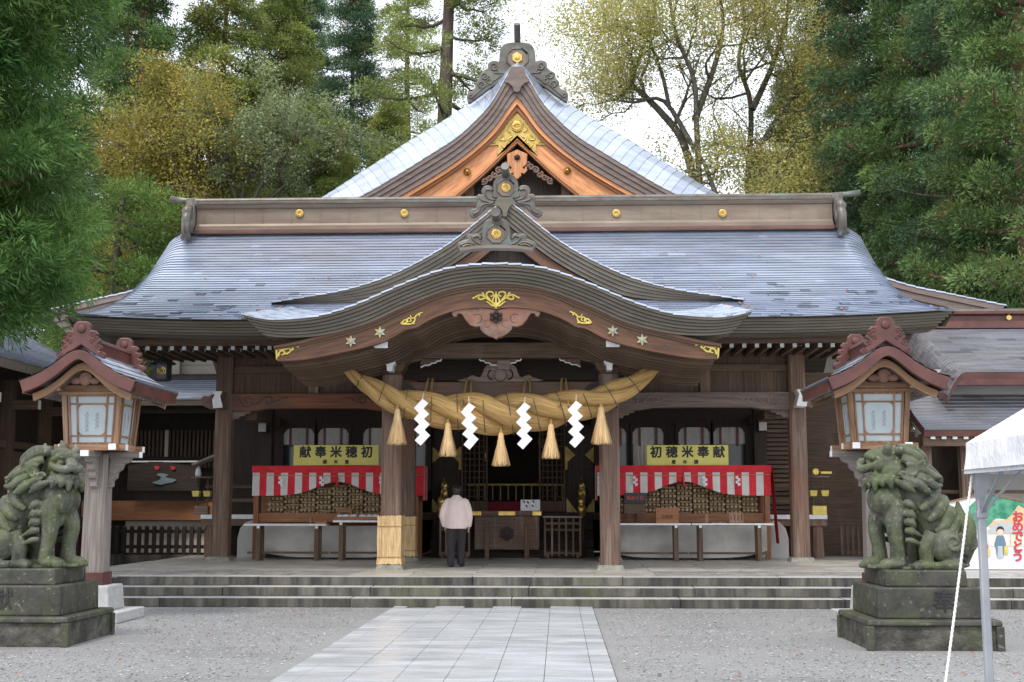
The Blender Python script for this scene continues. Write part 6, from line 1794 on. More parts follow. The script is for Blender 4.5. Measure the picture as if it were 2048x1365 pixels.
def table(px0, px1, pyt, Y, legs, label, over=.0):
    a, b = P(px0, pyt, Y), P(px1, pyt, Y)
    t = thing('stall_table', label, 'table', ((a[0] + b[0]) / 2, Y + .2, ZP), group='narrow tables in front of the stalls')
    m = MB(); m.box(a[0], b[0], Y, Y + .42, a[1] - .045, a[1]); m.build('top', 'whitepaint', t, bevel=.006)
    for p in legs:
        x = P(p, 1100, Y)[0]
        for y in (Y + .05, Y + .36):
            m = MB(); m.box(x - .048, x + .048, y - .04, y + .04, ZP, a[1] - .046); m.build('leg', 'wood_z', t, bevel=.005)
        m = MB(); m.box(x - .03, x + .03, Y - .004, Y + .1, a[1] - .10, a[1] - .0455); m.build('bracket', 'whitepaint', t)
    xs_ = [P(p, 1100, Y)[0] for p in legs]
    m = MB(); m.box(min(xs_) - .25, max(xs_) + .25, Y + .10, Y + .15, ZP + .14, ZP + .19); m.build('stretcher', 'wood_x', t)
    return t, a[1]
YT = 27.35
tl, zta = table(487, 652, 1048, YT, (515, 632), 'white-topped table at the outer end of the left stall')
t2, ztb = table(666, 800, 1041, YT, (681, 790), 'white-topped table behind the left front pillar with a tray of packets')
t3, ztc = table(1225, 1382, 1047, YT, (1237, 1353), 'white-topped table behind the right front pillar with wooden boxes')
t4, ztd = table(1384, 1548, 1047, YT, (1402, 1520), 'white-topped table at the outer end of the right stall')
# things on the tables
def at(px, py=1040): return P(px, py, YT)[0]
xa, xb = at(667), at(760)
tr = thing('wooden_tray', 'orange wooden tray of white packets on the left stall table', 'tray', ((xa + xb) / 2, YT + .2, ztb))
hw = (xb - xa) / 2
m = MB(); m.box(-hw, hw, -.16, .16, 0, .015); m.build('base', 'stall_x', tr, local=True)
for (q) in ((-hw, hw, -.16, -.14), (-hw, hw, .14, .16)): m = MB(); m.box(*q, .0155, .075); m.build('side', 'stall_x', tr, local=True)
for s in (-1, 1): m = MB(); m.box(*sorted((s * hw, s * (hw - .02))), -.139, .139, .0155, .075); m.build('end', 'stall_y', tr, local=True)
for i, u in enumerate((-.75, -.5, -.22, .22, .5, .78)):
    m = MB(); m.ball((0, 0, .0), (.10, .09, .045), 8, 5); o = m.build('paper_packet', 'paper', local=True, smooth=True); o.location = ((xa + xb) / 2 + u * hw, YT + .18 + .03 * (-1) ** i, ztb + .015 + .07)
    tag(o, ('leftmost', 'second', 'third', 'fourth', 'fifth', 'rightmost')[i] + ' white paper packet in the orange tray', 'packet', 'paper packets in the tray')
def sign_box(px0, px1, py0, label, txt, mat, zt, cat='box', ink='ink', sz=.10, legs=False):
    xa, xb = at(px0), at(px1); H = P(px0, py0, YT + .2)[1] - zt
    t = thing('sign_box', label, cat, ((xa + xb) / 2, YT + .25, zt))
    hw = (xb - xa) / 2; z0 = 0
    if legs:
        z0 = H * .52
        for sx in (-1, 1):
            for y in (-.07, .07):
                m = MB(); m.box(sx * hw * .6 - .012, sx * hw * .6 + .012, y - .012, y + .012, 0, z0); m.build('leg', mat, t, local=True)
    m = MB(); m.box(-hw, hw, -.09, .09, z0, H); m.build('case', mat, t, local=True, bevel=.006)
    m = MB(); m.box(-hw - .012, hw + .012, -.10, .10, H - .03, H + .012); m.build('lid', mat, t, local=True, bevel=.004)
    if txt: lettering('lettering', txt, sz, ((xa + xb) / 2, YT + .25 - .092, zt + z0 + (H - z0) * .42), ink, t, .0015, .002)
    return t
sign_box(673, 701, 1019, 'small orange wooden box with dark lettering beside the tray', '初穂献米', 'stall_x', ztb + .08, sz=.055)
sign_box(1249, 1294, 1010, 'brown wooden stand on legs near the right front pillar', '', 'wood_x', ztc, 'stand', legs=True)
sign_box(1313, 1359, 1017, 'carved wooden fortune box with three dark characters on the right table', 'お初米', 'stall_x', ztc, sz=.085)
a = P(1249, 986, YT + .5); b = P(1292, 1008, YT + .5)
om = thing('fortune_sign', 'black sign with red writing above the wooden stand in the right stall', 'sign', ((a[0] + b[0]) / 2, YT + .5, b[1]))
m = MB(); m.box(a[0], b[0], YT + .5, YT + .52, b[1], a[1]); m.build('board', 'black', om)
m = MB(); m.box(a[0] + .2, b[0] - .2, YT + .505, YT + .515, ztc, b[1] - .001); m.build('post', 'wood_z', om)
lettering('red_lettering', 'おみくじ', .095, ((a[0] + b[0]) / 2, YT + .4975, (a[1] + b[1]) / 2), 'redpaint', om, .0015, .004)
xa, xb = at(1460), at(1489); pl_ = thing('paper_notice', 'tan wooden notice with dark vertical writing on the right stall table', 'notice', ((xa + xb) / 2, YT + .15, ztd))
m = MB(); H = P(1470, 1026, YT + .15)[1] - ztd; m.box(-(xb - xa) / 2, (xb - xa) / 2, 0, .02, 0, H); m.build('board', 'lamp_z', pl_, local=True)
for i in range(4):
    m = MB(); u = -.36 + .24 * i; m.box(u * (xb - xa) - .008, u * (xb - xa) + .008, -.003, -.0005, H * .3, H * (.75 + .1 * (i % 2))); m.build('written_line', 'ink', pl_, local=True)
xa = at(618); m = MB(); m.box(-.035, .035, -.03, .03, 0, .13); m.box(-.05, .05, -.04, .04, .13, .145); o = m.build('wooden_cup', 'lamp_z', local=True, bevel=.006); o.location = (xa, YT + .2, zta); tag(o, 'small tan wooden block on the outer left table', 'block')
xa = at(1415); m = MB(); m.box(-.035, .035, -.03, .03, 0, .17); m.box(-.045, .045, -.045, .045, .17, .19); o = m.build('wooden_holder', 'lamp_z', local=True, bevel=.006); o.location = (xa, YT + .2, ztd); tag(o, 'small wooden holder near the seam of the right tables', 'holder')
xa = at(1440); m = MB(); m.grid(lambda u, v: (-.15 + .3 * u, -.1 + .2 * v, .006 + .02 * abs(math.sin(u * 3.14 * 2))), np.linspace(0, 1, 12), (0, 1)); m.box(-.15, .15, -.1, .1, 0, .005); o = m.build('open_papers', 'paper', local=True); o.location = (xa, YT + .18, ztd); tag(o, 'open white papers lying on the outer right table', 'papers')
xa = at(640); m = MB(); m.box(-.13, .13, -.09, .09, 0, .05); m.box(-.12, .12, -.08, .08, .05, .056); o = m.build('flat_wooden_box', 'stall_x', local=True, bevel=.006); o.location = (xa, YT + .2, zta); tag(o, 'flat orange wooden box at the inner end of the outer left table', 'box')

# ---------------------------------------------------------------- stands on the verandas, slatted rack, guard stones
def mini_stand(px, Y, label, roofed):
    x, z = P(px, 1030, Y); zb = P(px, 1030, 28.9)[1]
    t = thing('offering_stand', label, 'stand', (x, Y, z))
    m = MB(); m.box(-.16, .16, -.1, .1, 0, .20); m.build('base_box', 'goldpaint' if not roofed else 'grey_x', t, local=True, bevel=.006)
    for sx in (-1, 1):
        m = MB(); m.box(sx * .12 - .015, sx * .12 + .015, -.015, .015, .2, .85); m.build('upright', 'wood_z', t, local=True)
    for u in (-.13, .13):
        m = MB(); m.frustum((u, -.05), (.07, .07), (.09, .09), .42, .55); m.build('cup', 'goldpaint', t, local=True, bevel=.005)
    m = MB(); m.box(-.25, .25, -.12, .12, .85, .88); m.build('shelf', 'grey_x', t, local=True)
    if roofed:
        m = MB(); m.lathe([(.07, .88), (.075, .96), (.05, 1.06), (.02, 1.12)], (-.12, 0, 0), 10); m.build('wrapped_parcel', 'paper', t, local=True, smooth=True)
        m = MB(); m.poly([(-.22, 1.17), (.32, 1.40), (.36, 1.36), (-.20, 1.13)], -.25, .25); m.build('roof_board', 'lamppost_x', t, local=True)
        m = MB(); m.box(.26, .30, -.02, .02, .88, 1.34); m.build('roof_post', 'wood_z', t, local=True)
    else:
        m = MB(); m.lathe([(.07, 0), (.07, .3)], (-.12, -.1, .97), 10, 'y'); m.build('roller', 'goldpaint', t, local=True)
        m = MB(); m.box(.05, .3, -.1, .1, .93, .98); m.build('tray', 'goldpaint', t, local=True)
mini_stand(404, 29.0, 'small wooden offering stand with slanted roof and cups left of the corner pillar', True)
mini_stand(1638, 29.0, 'small wooden stand with yellow cups right of the corner pillar', False)
xa = P(1684, 1100, 30.0)[0]; rk = thing('slatted_rack', 'upright brown slatted rack leaning behind the right lantern post', 'rack', (xa + .3, 30.0, ZP))
H = P(1690, 1052, 30.0)[1] - ZP
for k in range(6):
    m = MB(); x = -.30 + .13 * k; m.box(x - .03, x + .03, -.02, .02, .04, H); m.build('slat', 'wood_z', rk, local=True)
for z in (.08, H - .12): m = MB(); m.box(-.35, .4, .021, .05, z, z + .06); m.build('crossbar', 'wood_x', rk, local=True)
for s, lab in ((-1, 'rounded grey stone slab leaning behind the left stall'), (1, 'rounded grey stone slab leaning behind the right stall')):
    m = MB(); m.poly([(-.32, 0), (.32, 0), (.32, .45), (.26, .68), (.12, .82), (0, .85), (-.12, .82), (-.26, .68), (-.32, .45)], -.08, .08); o = m.build('arched_stone', 'plastergrey', local=True, bevel=.02); o.location = (s * 5.95, 28.75, ZP); tag(o, lab, 'stone')
m = MB(); m.box(-.03, .05, -.3, .3, 0, 0.9); 
rc = MB(); rc.grid(lambda u, v: (5.86 + .10 * (1 - v) + .015 * math.sin(u * 8), 28.1 + .5 * u, ZP + .35 + 1.7 * v), np.linspace(0, 1, 8), np.linspace(0, 1, 5)); tag(rc.build('red_cloth', 'redcloth', smooth=True), 'plain red cloth hanging down the outer side of the right stall', 'cloth')

# ---------------------------------------------------------------- visitor seen from behind
px_, zg = P(912, 1134, 24.6)
pe = thing('person', 'person in a pink cardigan and dark trousers walking towards the offering box', 'person', (px_, 24.6, ZP))
def vox(shapes, size, name, mat, sm=3):
    return voxel(shapes, size, name, mat, pe, sm)
def Tm(m, p, r, n=10, sq=1.0):
    q = smooth(p, 5); rr = np.interp(np.linspace(0, 1, len(q)), np.linspace(0, 1, len(r)), r); m.tube(q, list(rr), n, squash=sq)
m = MB()                                   # continuous body
Tm(m, [(0, 0, .80), (0, 0, 1.0), (0, .02, 1.20), (0, .025, 1.32)], [.12, .11, .10, .055], 14); Tm(m, [(0, .02, 1.30), (0, .05, 1.42)], [.052, .05]); m.ball((0, .07, 1.475), (.075, .092, .105), 14, 10)
m.ball((0, .165, 1.465), (.014, .02, .018)); m.ball((.074, .06, 1.465), (.012, .02, .03)); m.ball((-.074, .06, 1.465), (.012, .02, .03))
for s in (-1, 1):
    yo_ = .05 * s
    Tm(m, [(s * .085, 0, .84), (s * .085, yo_, .46), (s * .08, yo_ * 1.6 - .02, .08)], [.085, .055, .038]); m.ball((s * .085, yo_ * 1.6 + .05, .035), (.04, .10, .035))
    Tm(m, [(s * .17, .01, 1.28), (s * .245, -.02, 1.02), (s * .235, .05, .79)], [.05, .04, .03])
    m.ball((s * .235, .06, .745), (.02, .038, .045))
    for k in range(4): Tm(m, [(s * .235, .035 + .018 * k, .715), (s * (.228), .04 + .019 * k, .675), (s * .215, .045 + .018 * k, (.655, .645, .648, .66)[k])], [.0085, .008, .006], 6)
    Tm(m, [(s * .225, .095, .75), (s * .215, .112, .715), (s * .21, .112, .69)], [.010, .009, .007], 6)
pe.rotation_euler = (0, 0, R(-9))
vox(m, .0085, 'body', 'skin', 2)
m = MB()
Tm(m, [(0, .0, .735), (0, .0, .80), (0, -.005, .98), (0, .0, 1.18), (0, .01, 1.28), (0, .015, 1.345), (0, .03, 1.375)], [.205, .215, .205, .20, .17, .10, .065], 20, .72)
for s in (-1, 1):
    m.ball((s * .15, .01, 1.26), (.085, .085, .07), 12, 8); Tm(m, [(s * .165, .01, 1.27), (s * .225, -.01, 1.15), (s * .265, -.025, 1.0), (s * .255, .01, .88), (s * .24, .045, .775)], [.078, .075, .070, .062, .052], 14)
vox(m, .011, 'cardigan', 'cardigan', 3)
m = MB()
for s in (-1, 1):
    yo_ = .05 * s; Tm(m, [(s * .07, 0, .80), (s * .085, yo_ * .6, .62), (s * .085, yo_, .45), (s * .082, yo_ * 1.4 - .02, .2), (s * .082, yo_ * 1.6 - .02, .05)], [.125, .108, .088, .078, .075], 14)
m.ball((0, 0, .82), (.17, .13, .1), 14, 8)
vox(m, .011, 'trousers', 'trousers', 2)
for s in (-1, 1):
    m = MB(); m.ball((s * .085, .08 * s + .05, .035), (.05, .125, .045), 12, 8); m.ball((s * .085, .08 * s - .03, .045), (.045, .06, .05), 10, 7); vox(m, .01, 'shoe', 'shoe', 2)
m = MB(); m.ball((0, .055, 1.505), (.092, .105, .098), 14, 10); m.ball((0, .0, 1.47), (.088, .07, .10), 14, 10); m.ball((0, .01, 1.41), (.07, .05, .05), 12, 8)
for s in (-1, 1): m.ball((s * .06, .05, 1.48), (.04, .07, .07), 10, 7)
vox(m, .0095, 'hair', 'hair', 2)

# ---------------------------------------------------------------- tent at the right edge
tx0, ty1 = P(1957, 960, 7.2)[0], 7.2
tn = thing('canopy_tent', 'white pop-up canopy tent with grey metal legs at the right edge', 'tent', (tx0 + 1.5, 5.7, 0))
zv0, zv1 = P(1945, 948, 7.2)[1], P(1938, 886, 7.2)[1]
xl, xr, yn, yf = tx0 - .045, tx0 + 3.05, 4.15, 7.25
cn = [(xl, yf), (xr, yf), (xr, yn), (xl, yn)]
pk = Vector(((xl + xr) / 2, (yn + yf) / 2, zv1 + 1.12))
for k in range(4):
    a, b = Vector((*cn[k], 0)), Vector((*cn[(k + 1) % 4], 0))
    m = MB(); m.grid(lambda u, v: tuple((a + (b - a) * u) * 1.0 + Vector((0, 0, zv0 + (zv1 - zv0) * v)) + (Vector(((b - a).y, -(b - a).x, 0)).normalized() * (.008 * math.sin(u * 17 + v * 4) * (1 - v) - .012 * (1 - v)))), np.linspace(0, 1, 40), np.linspace(0, 1, 6)); m.build('valance', 'tarp', tn, smooth=True)
    nv = Vector(((b - a).y, -(b - a).x, 0)).normalized(); m = MB(); m.beam(a - nv * .013 + Vector((0, 0, zv0 + .022)), b - nv * .013 + Vector((0, 0, zv0 + .022)), .03, .003); m.build('hem_seam', 'steel', tn)
    m = MB(); m.grid(lambda u, v: tuple(((a + (b - a) * u) + Vector((0, 0, zv1))).lerp(pk, v) - Vector((0, 0, .05 * math.sin(math.pi * v) * math.sin(math.pi * u)))), np.linspace(0, 1, 20), np.linspace(0, 1, 12), flip=False); m.build('roof_panel', 'tarp', tn, smooth=True)
    cx_, cy_ = cn[k]; dx = .05 if cx_ == xl else -.05; dy = -.05 if cy_ == yf else .05
    m = MB(); h = .022; m.box(cx_ + dx - h, cx_ + dx + h, cy_ + dy - h, cy_ + dy + h, 0, zv1 - .01); m.build('leg', 'steel', tn, bevel=.008)
    m = MB(); m.box(cx_ + dx - .05, cx_ + dx + .05, cy_ + dy - .05, cy_ + dy + .05, 0, .008); m.build('foot_plate', 'steel', tn)
    m = MB(); s = 1 if dx > 0 else -1; m.poly([(cx_ + dx - .024, zv0 + .05), (cx_ + dx + s * .045, zv0 + .05), (cx_ + dx + s * .055, zv0 - .06), (cx_ + dx + s * .02, zv0 - .13), (cx_ + dx - .024, zv0 - .14)], cy_ + dy - .028, cy_ + dy + .028); m.build('corner_bracket', 'steel', tn)
    zs = P(1965, 1030, 7.2)[1]
    m = MB(); m.box(cx_ + dx - .03, cx_ + dx + .03, cy_ + dy - .03, cy_ + dy + .03, zs - .02, zs + .02); m.build('slider', 'steel', tn, bevel=.005)
    m = MB(); m.beam((cx_ + dx, cy_ + dy, zs), (cx_ + dx + s * .5, cy_ + dy, zs + .52), .022, .012); m.build('strut', 'steel', tn)
    m = MB(); m.beam((cx_ + dx, cy_ + dy, zs), (cx_ + dx + s * .0, cy_ + dy - math.copysign(.62, -dy) * -1 * -1, zs + .40), .022, .012); m.build('strut', 'steel', tn)
pts = [Vector((tx0 - .03, 7.22, zv0 - .01)), Vector((2.94, 6.62, 0.03))]
m = MB(); q = [pts[0].lerp(pts[1], t) - Vector((0, 0, .03 * math.sin(math.pi * t))) for t in np.linspace(0, 1, 12)]
m.tube(q, .0065, 6)
for k in range(70):
    a = pts[0].lerp(pts[1], (k + .5) / 70) - Vector((0, 0, .03 * math.sin(math.pi * (k + .5) / 70)))
    m.ball(a, (.008, .008, .014), 6, 4, Matrix.Rotation(.5, 3, 'Y'))
gl = thing('guy_rope', 'white twisted guy rope running from the tent corner down to the ground', 'rope', (2.94, 6.62, 0)); m.build('cord', 'cord', gl)
m = MB(); m.tube([(2.96, 6.64, .06), (2.92, 6.58, -.02)], .008, 6); m.tube([(2.94, 6.62, .055), (2.98, 6.62, .045)], .007, 6); m.build('peg', 'steel', gl)

# ---------------------------------------------------------------- painted votive board at the right
YV = 23.6
cxv = P(1978, 1060, YV)[0]
ev = thing('votive_board', 'large house-shaped painted board with two children and red greeting at the right edge', 'picture board', (cxv, YV, ZP))
zb_, zp_, zs_ = ZP + .02, P(1978, 988, YV)[1], P(1890, 1017, YV)[1]
hwv = 1.12
out_ = [(-hwv, zb_), (hwv, zb_), (hwv, zs_), (0, zp_), (-hwv, zs_)]
m = MB(); m.poly([(cxv + a, b) for a, b in out_], YV, YV + .05); m.build('board', 'paper', ev)
m = MB()
for a, b in (((-hwv, zs_), (0, zp_)), ((0, zp_), (hwv, zs_))): m.beam((cxv + a[0], YV + .02, a[1] + .015), (cxv + b[0], YV + .02, b[1] + .015), .08, .03)
m.build('top_trim', 'lamp_x', ev)
pmat('pgreen', (.02, .20, .12), (.10, .33, .20), (9, 9, 9), rnd=0, contrast=(.4, .6)); pmat('ptan', (.60, .42, .22), (.68, .50, .30), (5, 5, 5), rnd=0); pmat('pblue', (.10, .17, .24), (.16, .24, .32), rnd=0); pmat('ppink', (.76, .52, .40), (.80, .56, .44), rnd=0); pmat('pcream', (.74, .66, .58), (.78, .70, .62), rnd=0); pmat('pgrey', (.42, .45, .45), (.5, .52, .52), rnd=0)
VB = lambda pts: wl(pts, 1880, 780, 3.589, YV)
def paint(name, pts, mat, d, sm=True):
    q = VB(pts); q = smooth(q, 4, True) if sm else q
    n = len(q); mm = MB(); mm.poly(q, YV - d, YV - d + .003); return mm.build(name, mat, ev)
paint('painted_trees', [(200, 860), (250, 800), (310, 760), (370, 752), (450, 775), (540, 790), (600, 805), (660, 835), (650, 900), (500, 930), (400, 925), (330, 990), (250, 1000), (200, 950)], 'pgreen', .006)
paint('painted_trees', [(600, 810), (720, 840), (820, 880), (820, 1000), (700, 940)], 'pgreen', .0065)
paint('painted_roof', [(350, 980), (380, 940), (470, 935), (510, 900), (560, 830), (600, 850), (660, 930), (760, 960), (700, 985), (560, 990), (450, 995)], 'ptan', .010, False)
paint('painted_roof', [(340, 1010), (400, 955), (480, 950), (690, 1000), (690, 1030), (350, 1035)], 'pgrey', .013, False)
paint('painted_hall', [(350, 1036), (690, 1036), (690, 1120), (350, 1120)], 'pcream', .009, False)
for k in range(5): paint('painted_column', [(500 + 38 * k, 1036), (510 + 38 * k, 1036), (510 + 38 * k, 1115), (500 + 38 * k, 1115)], 'ptan', .012, False)
def kid(cx, cy, h, robe, sash):
    paint('painted_robe', [(cx - .15 * h, cy - .5 * h), (cx + .15 * h, cy - .5 * h), (cx + .26 * h, cy - .15 * h), (cx + .20 * h, cy + .05 * h), (cx + .14 * h, cy + .42 * h), (cx - .14 * h, cy + .42 * h), (cx - .18 * h, cy + .05 * h), (cx - .26 * h, cy - .12 * h)], robe, .016, False)
    paint('painted_skirt', [(cx - .10 * h, cy - .05 * h), (cx + .10 * h, cy - .05 * h), (cx + .13 * h, cy + .46 * h), (cx - .13 * h, cy + .46 * h)], sash, .019, False)
    paint('painted_face', [(cx - .14 * h, cy - .68 * h), (cx - .10 * h, cy - .80 * h), (cx + .10 * h, cy - .80 * h), (cx + .14 * h, cy - .68 * h), (cx + .08 * h, cy - .53 * h), (cx - .08 * h, cy - .53 * h)], 'ppink', .019)
    paint('painted_hair', [(cx - .17 * h, cy - .68 * h), (cx - .13 * h, cy - .85 * h), (cx, cy - .91 * h), (cx + .13 * h, cy - .85 * h), (cx + .17 * h, cy - .68 * h), (cx + .08 * h, cy - .78 * h), (cx - .08 * h, cy - .78 * h)], 'ink', .022)
    paint('painted_bag', [(cx + .17 * h, cy - .05 * h), (cx + .33 * h, cy - .05 * h), (cx + .33 * h, cy + .30 * h), (cx + .17 * h, cy + .30 * h)], 'goldpaint', .022, False)
kid(430, 1130, 165, 'pblue', 'pgrey'); kid(310, 1150, 140, 'redpaint', 'redcloth')
xg, _z = VB([(556, 1050)])[0]
for i, ch in enumerate('おめでとう'):
    x, z = VB([(556, 915 + 71 * i)])[0]; lettering('red_character', ch, .215, (x, YV - .006 - .012, z), 'redpaint', ev, .0015, .008)
for s in (-1, 1):
    m = MB(); m.beam((cxv + s * .9, YV + .08, 1.4), (cxv + s * .9, YV + .7, ZP), .06, .06); m.build('prop', 'wood_z', ev)
# ---------------------------------------------------------------- trees
def fast_mesh(name, v, q, tint=None, mat=None, smooth=False):
    """mesh of quads from arrays"""
    me = bpy.data.meshes.new(name)
    v = np.asarray(v, np.float32); q = np.asarray(q, np.int32)
    me.vertices.add(len(v)); me.vertices.foreach_set('co', v.ravel())
    me.loops.add(q.size); me.loops.foreach_set('vertex_index', q.ravel())
    me.polygons.add(len(q)); me.polygons.foreach_set('loop_start', np.arange(0, q.size, 4, dtype=np.int32))
    if tint is not None:
        a = me.attributes.new('tint', 'FLOAT', 'FACE'); a.data.foreach_set('value', np.asarray(tint, np.float32))
    me.update(calc_edges=True)
    if smooth: me.shade_smooth()
    me.materials.append(MAT[mat]); return me
def unit(a): return a / (np.linalg.norm(a, axis=-1, keepdims=True) + 1e-9)
def tufts(cent, outd, rad, K, r, wid=.035, droop=.25, up=.35, blade=.26, ctint=None):
    """rounded feathery tufts: K short sprays standing on the shell of every clump"""
    n = len(cent)
    d = unit(unit(r.normal(size=(n, K, 3))) + outd[:, None, :] * .45 + np.array([0, 0, up]))
    a = cent[:, None, :] + d * (rad[:, None, None] * r.uniform(.35, 1.0, (n, K, 1)) ** .6) * np.array([1, 1, .72])
    e = unit(d + r.normal(size=(n, K, 3)) * .42 + np.array([0, 0, -droop]))
    L = blade * r.uniform(.55, 1.35, (n, K, 1))
    s = unit(np.cross(e, r.normal(size=(n, K, 3)))) * (wid * r.uniform(.6, 1.3, (n, K, 1)))
    m = a + e * L * .45
    v = np.stack([a, m + s, a + e * L, m - s], 2).reshape(-1, 3)
    q = np.arange(n * K * 4).reshape(-1, 4)
    t = (ctint[:, None] + r.normal(0, .10, (n, K))).reshape(-1)
    return v, q, t
def tubes(paths, n=6):
    vs = []; qs = []; b = 0
    for pts, rad in paths:
        pts = np.asarray(pts, float); m = len(pts)
        tg = unit(np.gradient(pts, axis=0))
        ref = np.array([.31, .89, .33]); a = unit(np.cross(tg, ref)); c = np.cross(tg, a)
        th = np.linspace(0, 2 * np.pi, n, endpoint=False)
        ring = pts[:, None, :] + (a[:, None, :] * np.cos(th)[None, :, None] + c[:, None, :] * np.sin(th)[None, :, None]) * np.asarray(rad)[:, None, None]
        vs.append(ring.reshape(-1, 3))
        i = np.arange(m - 1)[:, None] * n; k = np.arange(n)[None, :]; k2 = (k + 1) % n
        qs.append((np.stack([i + k, i + k2, i + n + k2, i + n + k], -1) + b).reshape(-1, 4)); b += m * n
    return np.concatenate(vs), np.concatenate(qs)
def cedar_mesh(seed, H, zb, Rm, ncl, K, leaf, wood, csize=(.45, .85), sparse=1.0, wid=.024, droop=.15, tr=.42, up=.45, top=.12, shape=.75, blade=.17, fill=0):
    r = np.random.default_rng(seed)
    z = np.linspace(0, H, 14); tw = [([(.12 * math.sin(seed + k * .5), .12 * math.cos(seed * 2 + k * .4), zz) for k, zz in enumerate(z)], tr * (1 - z / H * .9))]
    # limbs
    nl = int((H - zb) * 3.2 * sparse); cents = []; outs = []; per = max(1, int(ncl / nl)); ct = []
    for i in range(nl):
        f = i / nl; zz = zb + (H - zb) * f ** 1.05
        R_ = Rm * ((1 - f) ** shape * (1 - top) + top) * r.uniform(.62, 1.12)
        if f < .12: R_ *= .75 + 2 * f
        a = i * 2.399 + r.uniform(-.5, .5); dr = np.array([math.cos(a), math.sin(a), 0])
        tt = np.linspace(0, 1, 6); rise = r.uniform(-.10, .22)
        p = np.array([0, 0, zz]) + dr * (R_ * tt)[:, None] + np.array([0, 0, 1]) * ((rise * R_ * tt - .16 * R_ * np.sin(tt * 2.6)))[:, None]
        p += r.normal(0, .05, p.shape); tw.append((p, np.linspace(.085, .018, 6) * (.6 + R_ / Rm)))
        lt = r.uniform(.25, .75)
        for k in range(per):
            t = min(1.03, .28 + .76 * (k + r.random()) / per)
            side = np.array([-dr[1], dr[0], 0]) * r.normal(0, .42 * R_ * .38 + .12)
            q = np.array([np.interp(t, tt, p[:, j]) for j in range(3)]) + side + np.array([0, 0, r.normal(.08, .16)])
            cents.append(q); outs.append(unit(q - np.array([0, 0, q[2] - .5]))); ct.append(lt + r.normal(0, .26))
    for i in range(fill):                     # inner twigs between the limbs
        a = r.uniform(0, 6.28); f = r.random(); rr = Rm * ((1 - f) ** shape * (1 - top) + top) * r.uniform(.35, .88)
        q = np.array([rr * math.cos(a), rr * math.sin(a), zb + .4 + (H - zb - .4) * f]); cents.append(q); outs.append(np.array([math.cos(a), math.sin(a), .2])); ct.append(r.uniform(.15, .85))
    cents = np.array(cents); outs = np.array(outs); rad = r.uniform(*csize, len(cents))
    v, q, t = tufts(cents, outs, rad, K, r, wid, droop, up, blade, ctint=np.clip(np.array(ct), 0, 1))
    tv, tq = tubes(tw, 7)
    return fast_mesh('trunk', tv, tq, mat=wood, smooth=True), fast_mesh('crown', v, q, t, leaf)
def XatPx(px, Y): return (px - 1118) * Y / FPX + 1.1
def place_tree(name, meshes, px, Y, label, cat='tree', group=None, sc=1.0, rot=0.0, leaf=None, x=None):
    t = thing(name, label, cat, (XatPx(px, Y) if x is None else x, Y, 0), rot, group)
    t.scale = (sc, sc, sc)
    for me, nm in zip(meshes, ('trunk', 'crown')):
        o = bpy.data.objects.new(nm, me); link(o, t)
        if leaf and nm == 'crown':
            o.material_slots[0].link = 'OBJECT'; o.material_slots[0].material = MAT[leaf]
    return t
A = cedar_mesh(3, 27, 5, 4.3, 1500, 100, 'leaf_cedar', 'bark_red', csize=(.38, .68))
Bc = cedar_mesh(8, 25, 4, 4.0, 1400, 105, 'leaf_cedar', 'bark_red', csize=(.38, .72))
Cc = cedar_mesh(15, 31, 6, 5.0, 1600, 100, 'leaf_cedar', 'bark', csize=(.40, .75))
S = cedar_mesh(21, 33, 7, 5.2, 560, 150, 'leaf_cedar', 'bark', csize=(.45, .9), sparse=.55, tr=.62)
GC = 'cedars behind the shrine'
trees = [
    (A, 240, 52, 1.02, .3, 'leaf_cedar', 'tall green cedar above the left end of the roof, nearest the left edge'),
    (Bc, 420, 54, 1.08, 1.9, 'leaf_cedar_y', 'yellow-green cedar with reddish trunk behind the golden tree'),
    (A, 545, 57, 1.0, 4.0, 'leaf_cedar_y', 'yellow-green cedar rising behind the pale feathery tree'),
    (Bc, 650, 50, .70, .8, 'leaf_cedar_y', 'shorter rounded yellow-green cedar touching the left slope of the great gable'),
    (Cc, 690, 66, .98, 2.2, 'leaf_cedar_d', 'dark blue-green cedar left of the bare-trunked cedar'),
    (S, 890, 51, 1.0, 0.6, 'leaf_cedar_y', 'sparse cedar with thick bare trunk just left of the gable peak'),
    (A, 775, 60, .80, 5.1, 'leaf_cedar_y', 'loose light green cedar between the rounded cedar and the bare trunk'),
    (Cc, 1690, 58, 1.0, 1.1, 'leaf_cedar_d', 'dark cedar behind the right end of the thin-leaved tree'),
    (A, 1790, 50, 1.15, 3.1, 'leaf_cedar_d', 'dense dark green cedar above the right end of the main ridge'),
    (Bc, 1890, 46, 1.15, 4.4, 'leaf_cedar', 'dense cedar with rusty tufts left of the right corner'),
    (Cc, 1985, 42, .85, 2.6, 'leaf_cedar_d', 'big cedar over the right gallery roof'),
    (Bc, 2065, 37, 1.0, 5.6, 'leaf_cedar', 'bright green cedar cut by the right edge of the view'),
    (A, 1965, 39.5, .52, 1.3, 'leaf_cedar', 'low young cedar just above the right gallery ridge'),
    (S, 810, 66, .92, 3.3, 'leaf_cedar_y', 'sparse light green cedar far behind, left of the bare-trunked cedar'),
    (A, 1600, 72, 1.0, 2.9, 'leaf_cedar_d', 'far dark cedar seen through the thin-leaved tree'),
]
for (me, px, Y, sc, rot, leaf, lab) in trees: place_tree('cedar_tree', me, px, Y, lab, group=GC, sc=sc, rot=rot, leaf=leaf)
far = [(-60, 78), (90, 80), (210, 74), (330, 84), (460, 78), (590, 86), (1660, 84), (1760, 78), (1880, 82), (2010, 76), (2140, 80)]
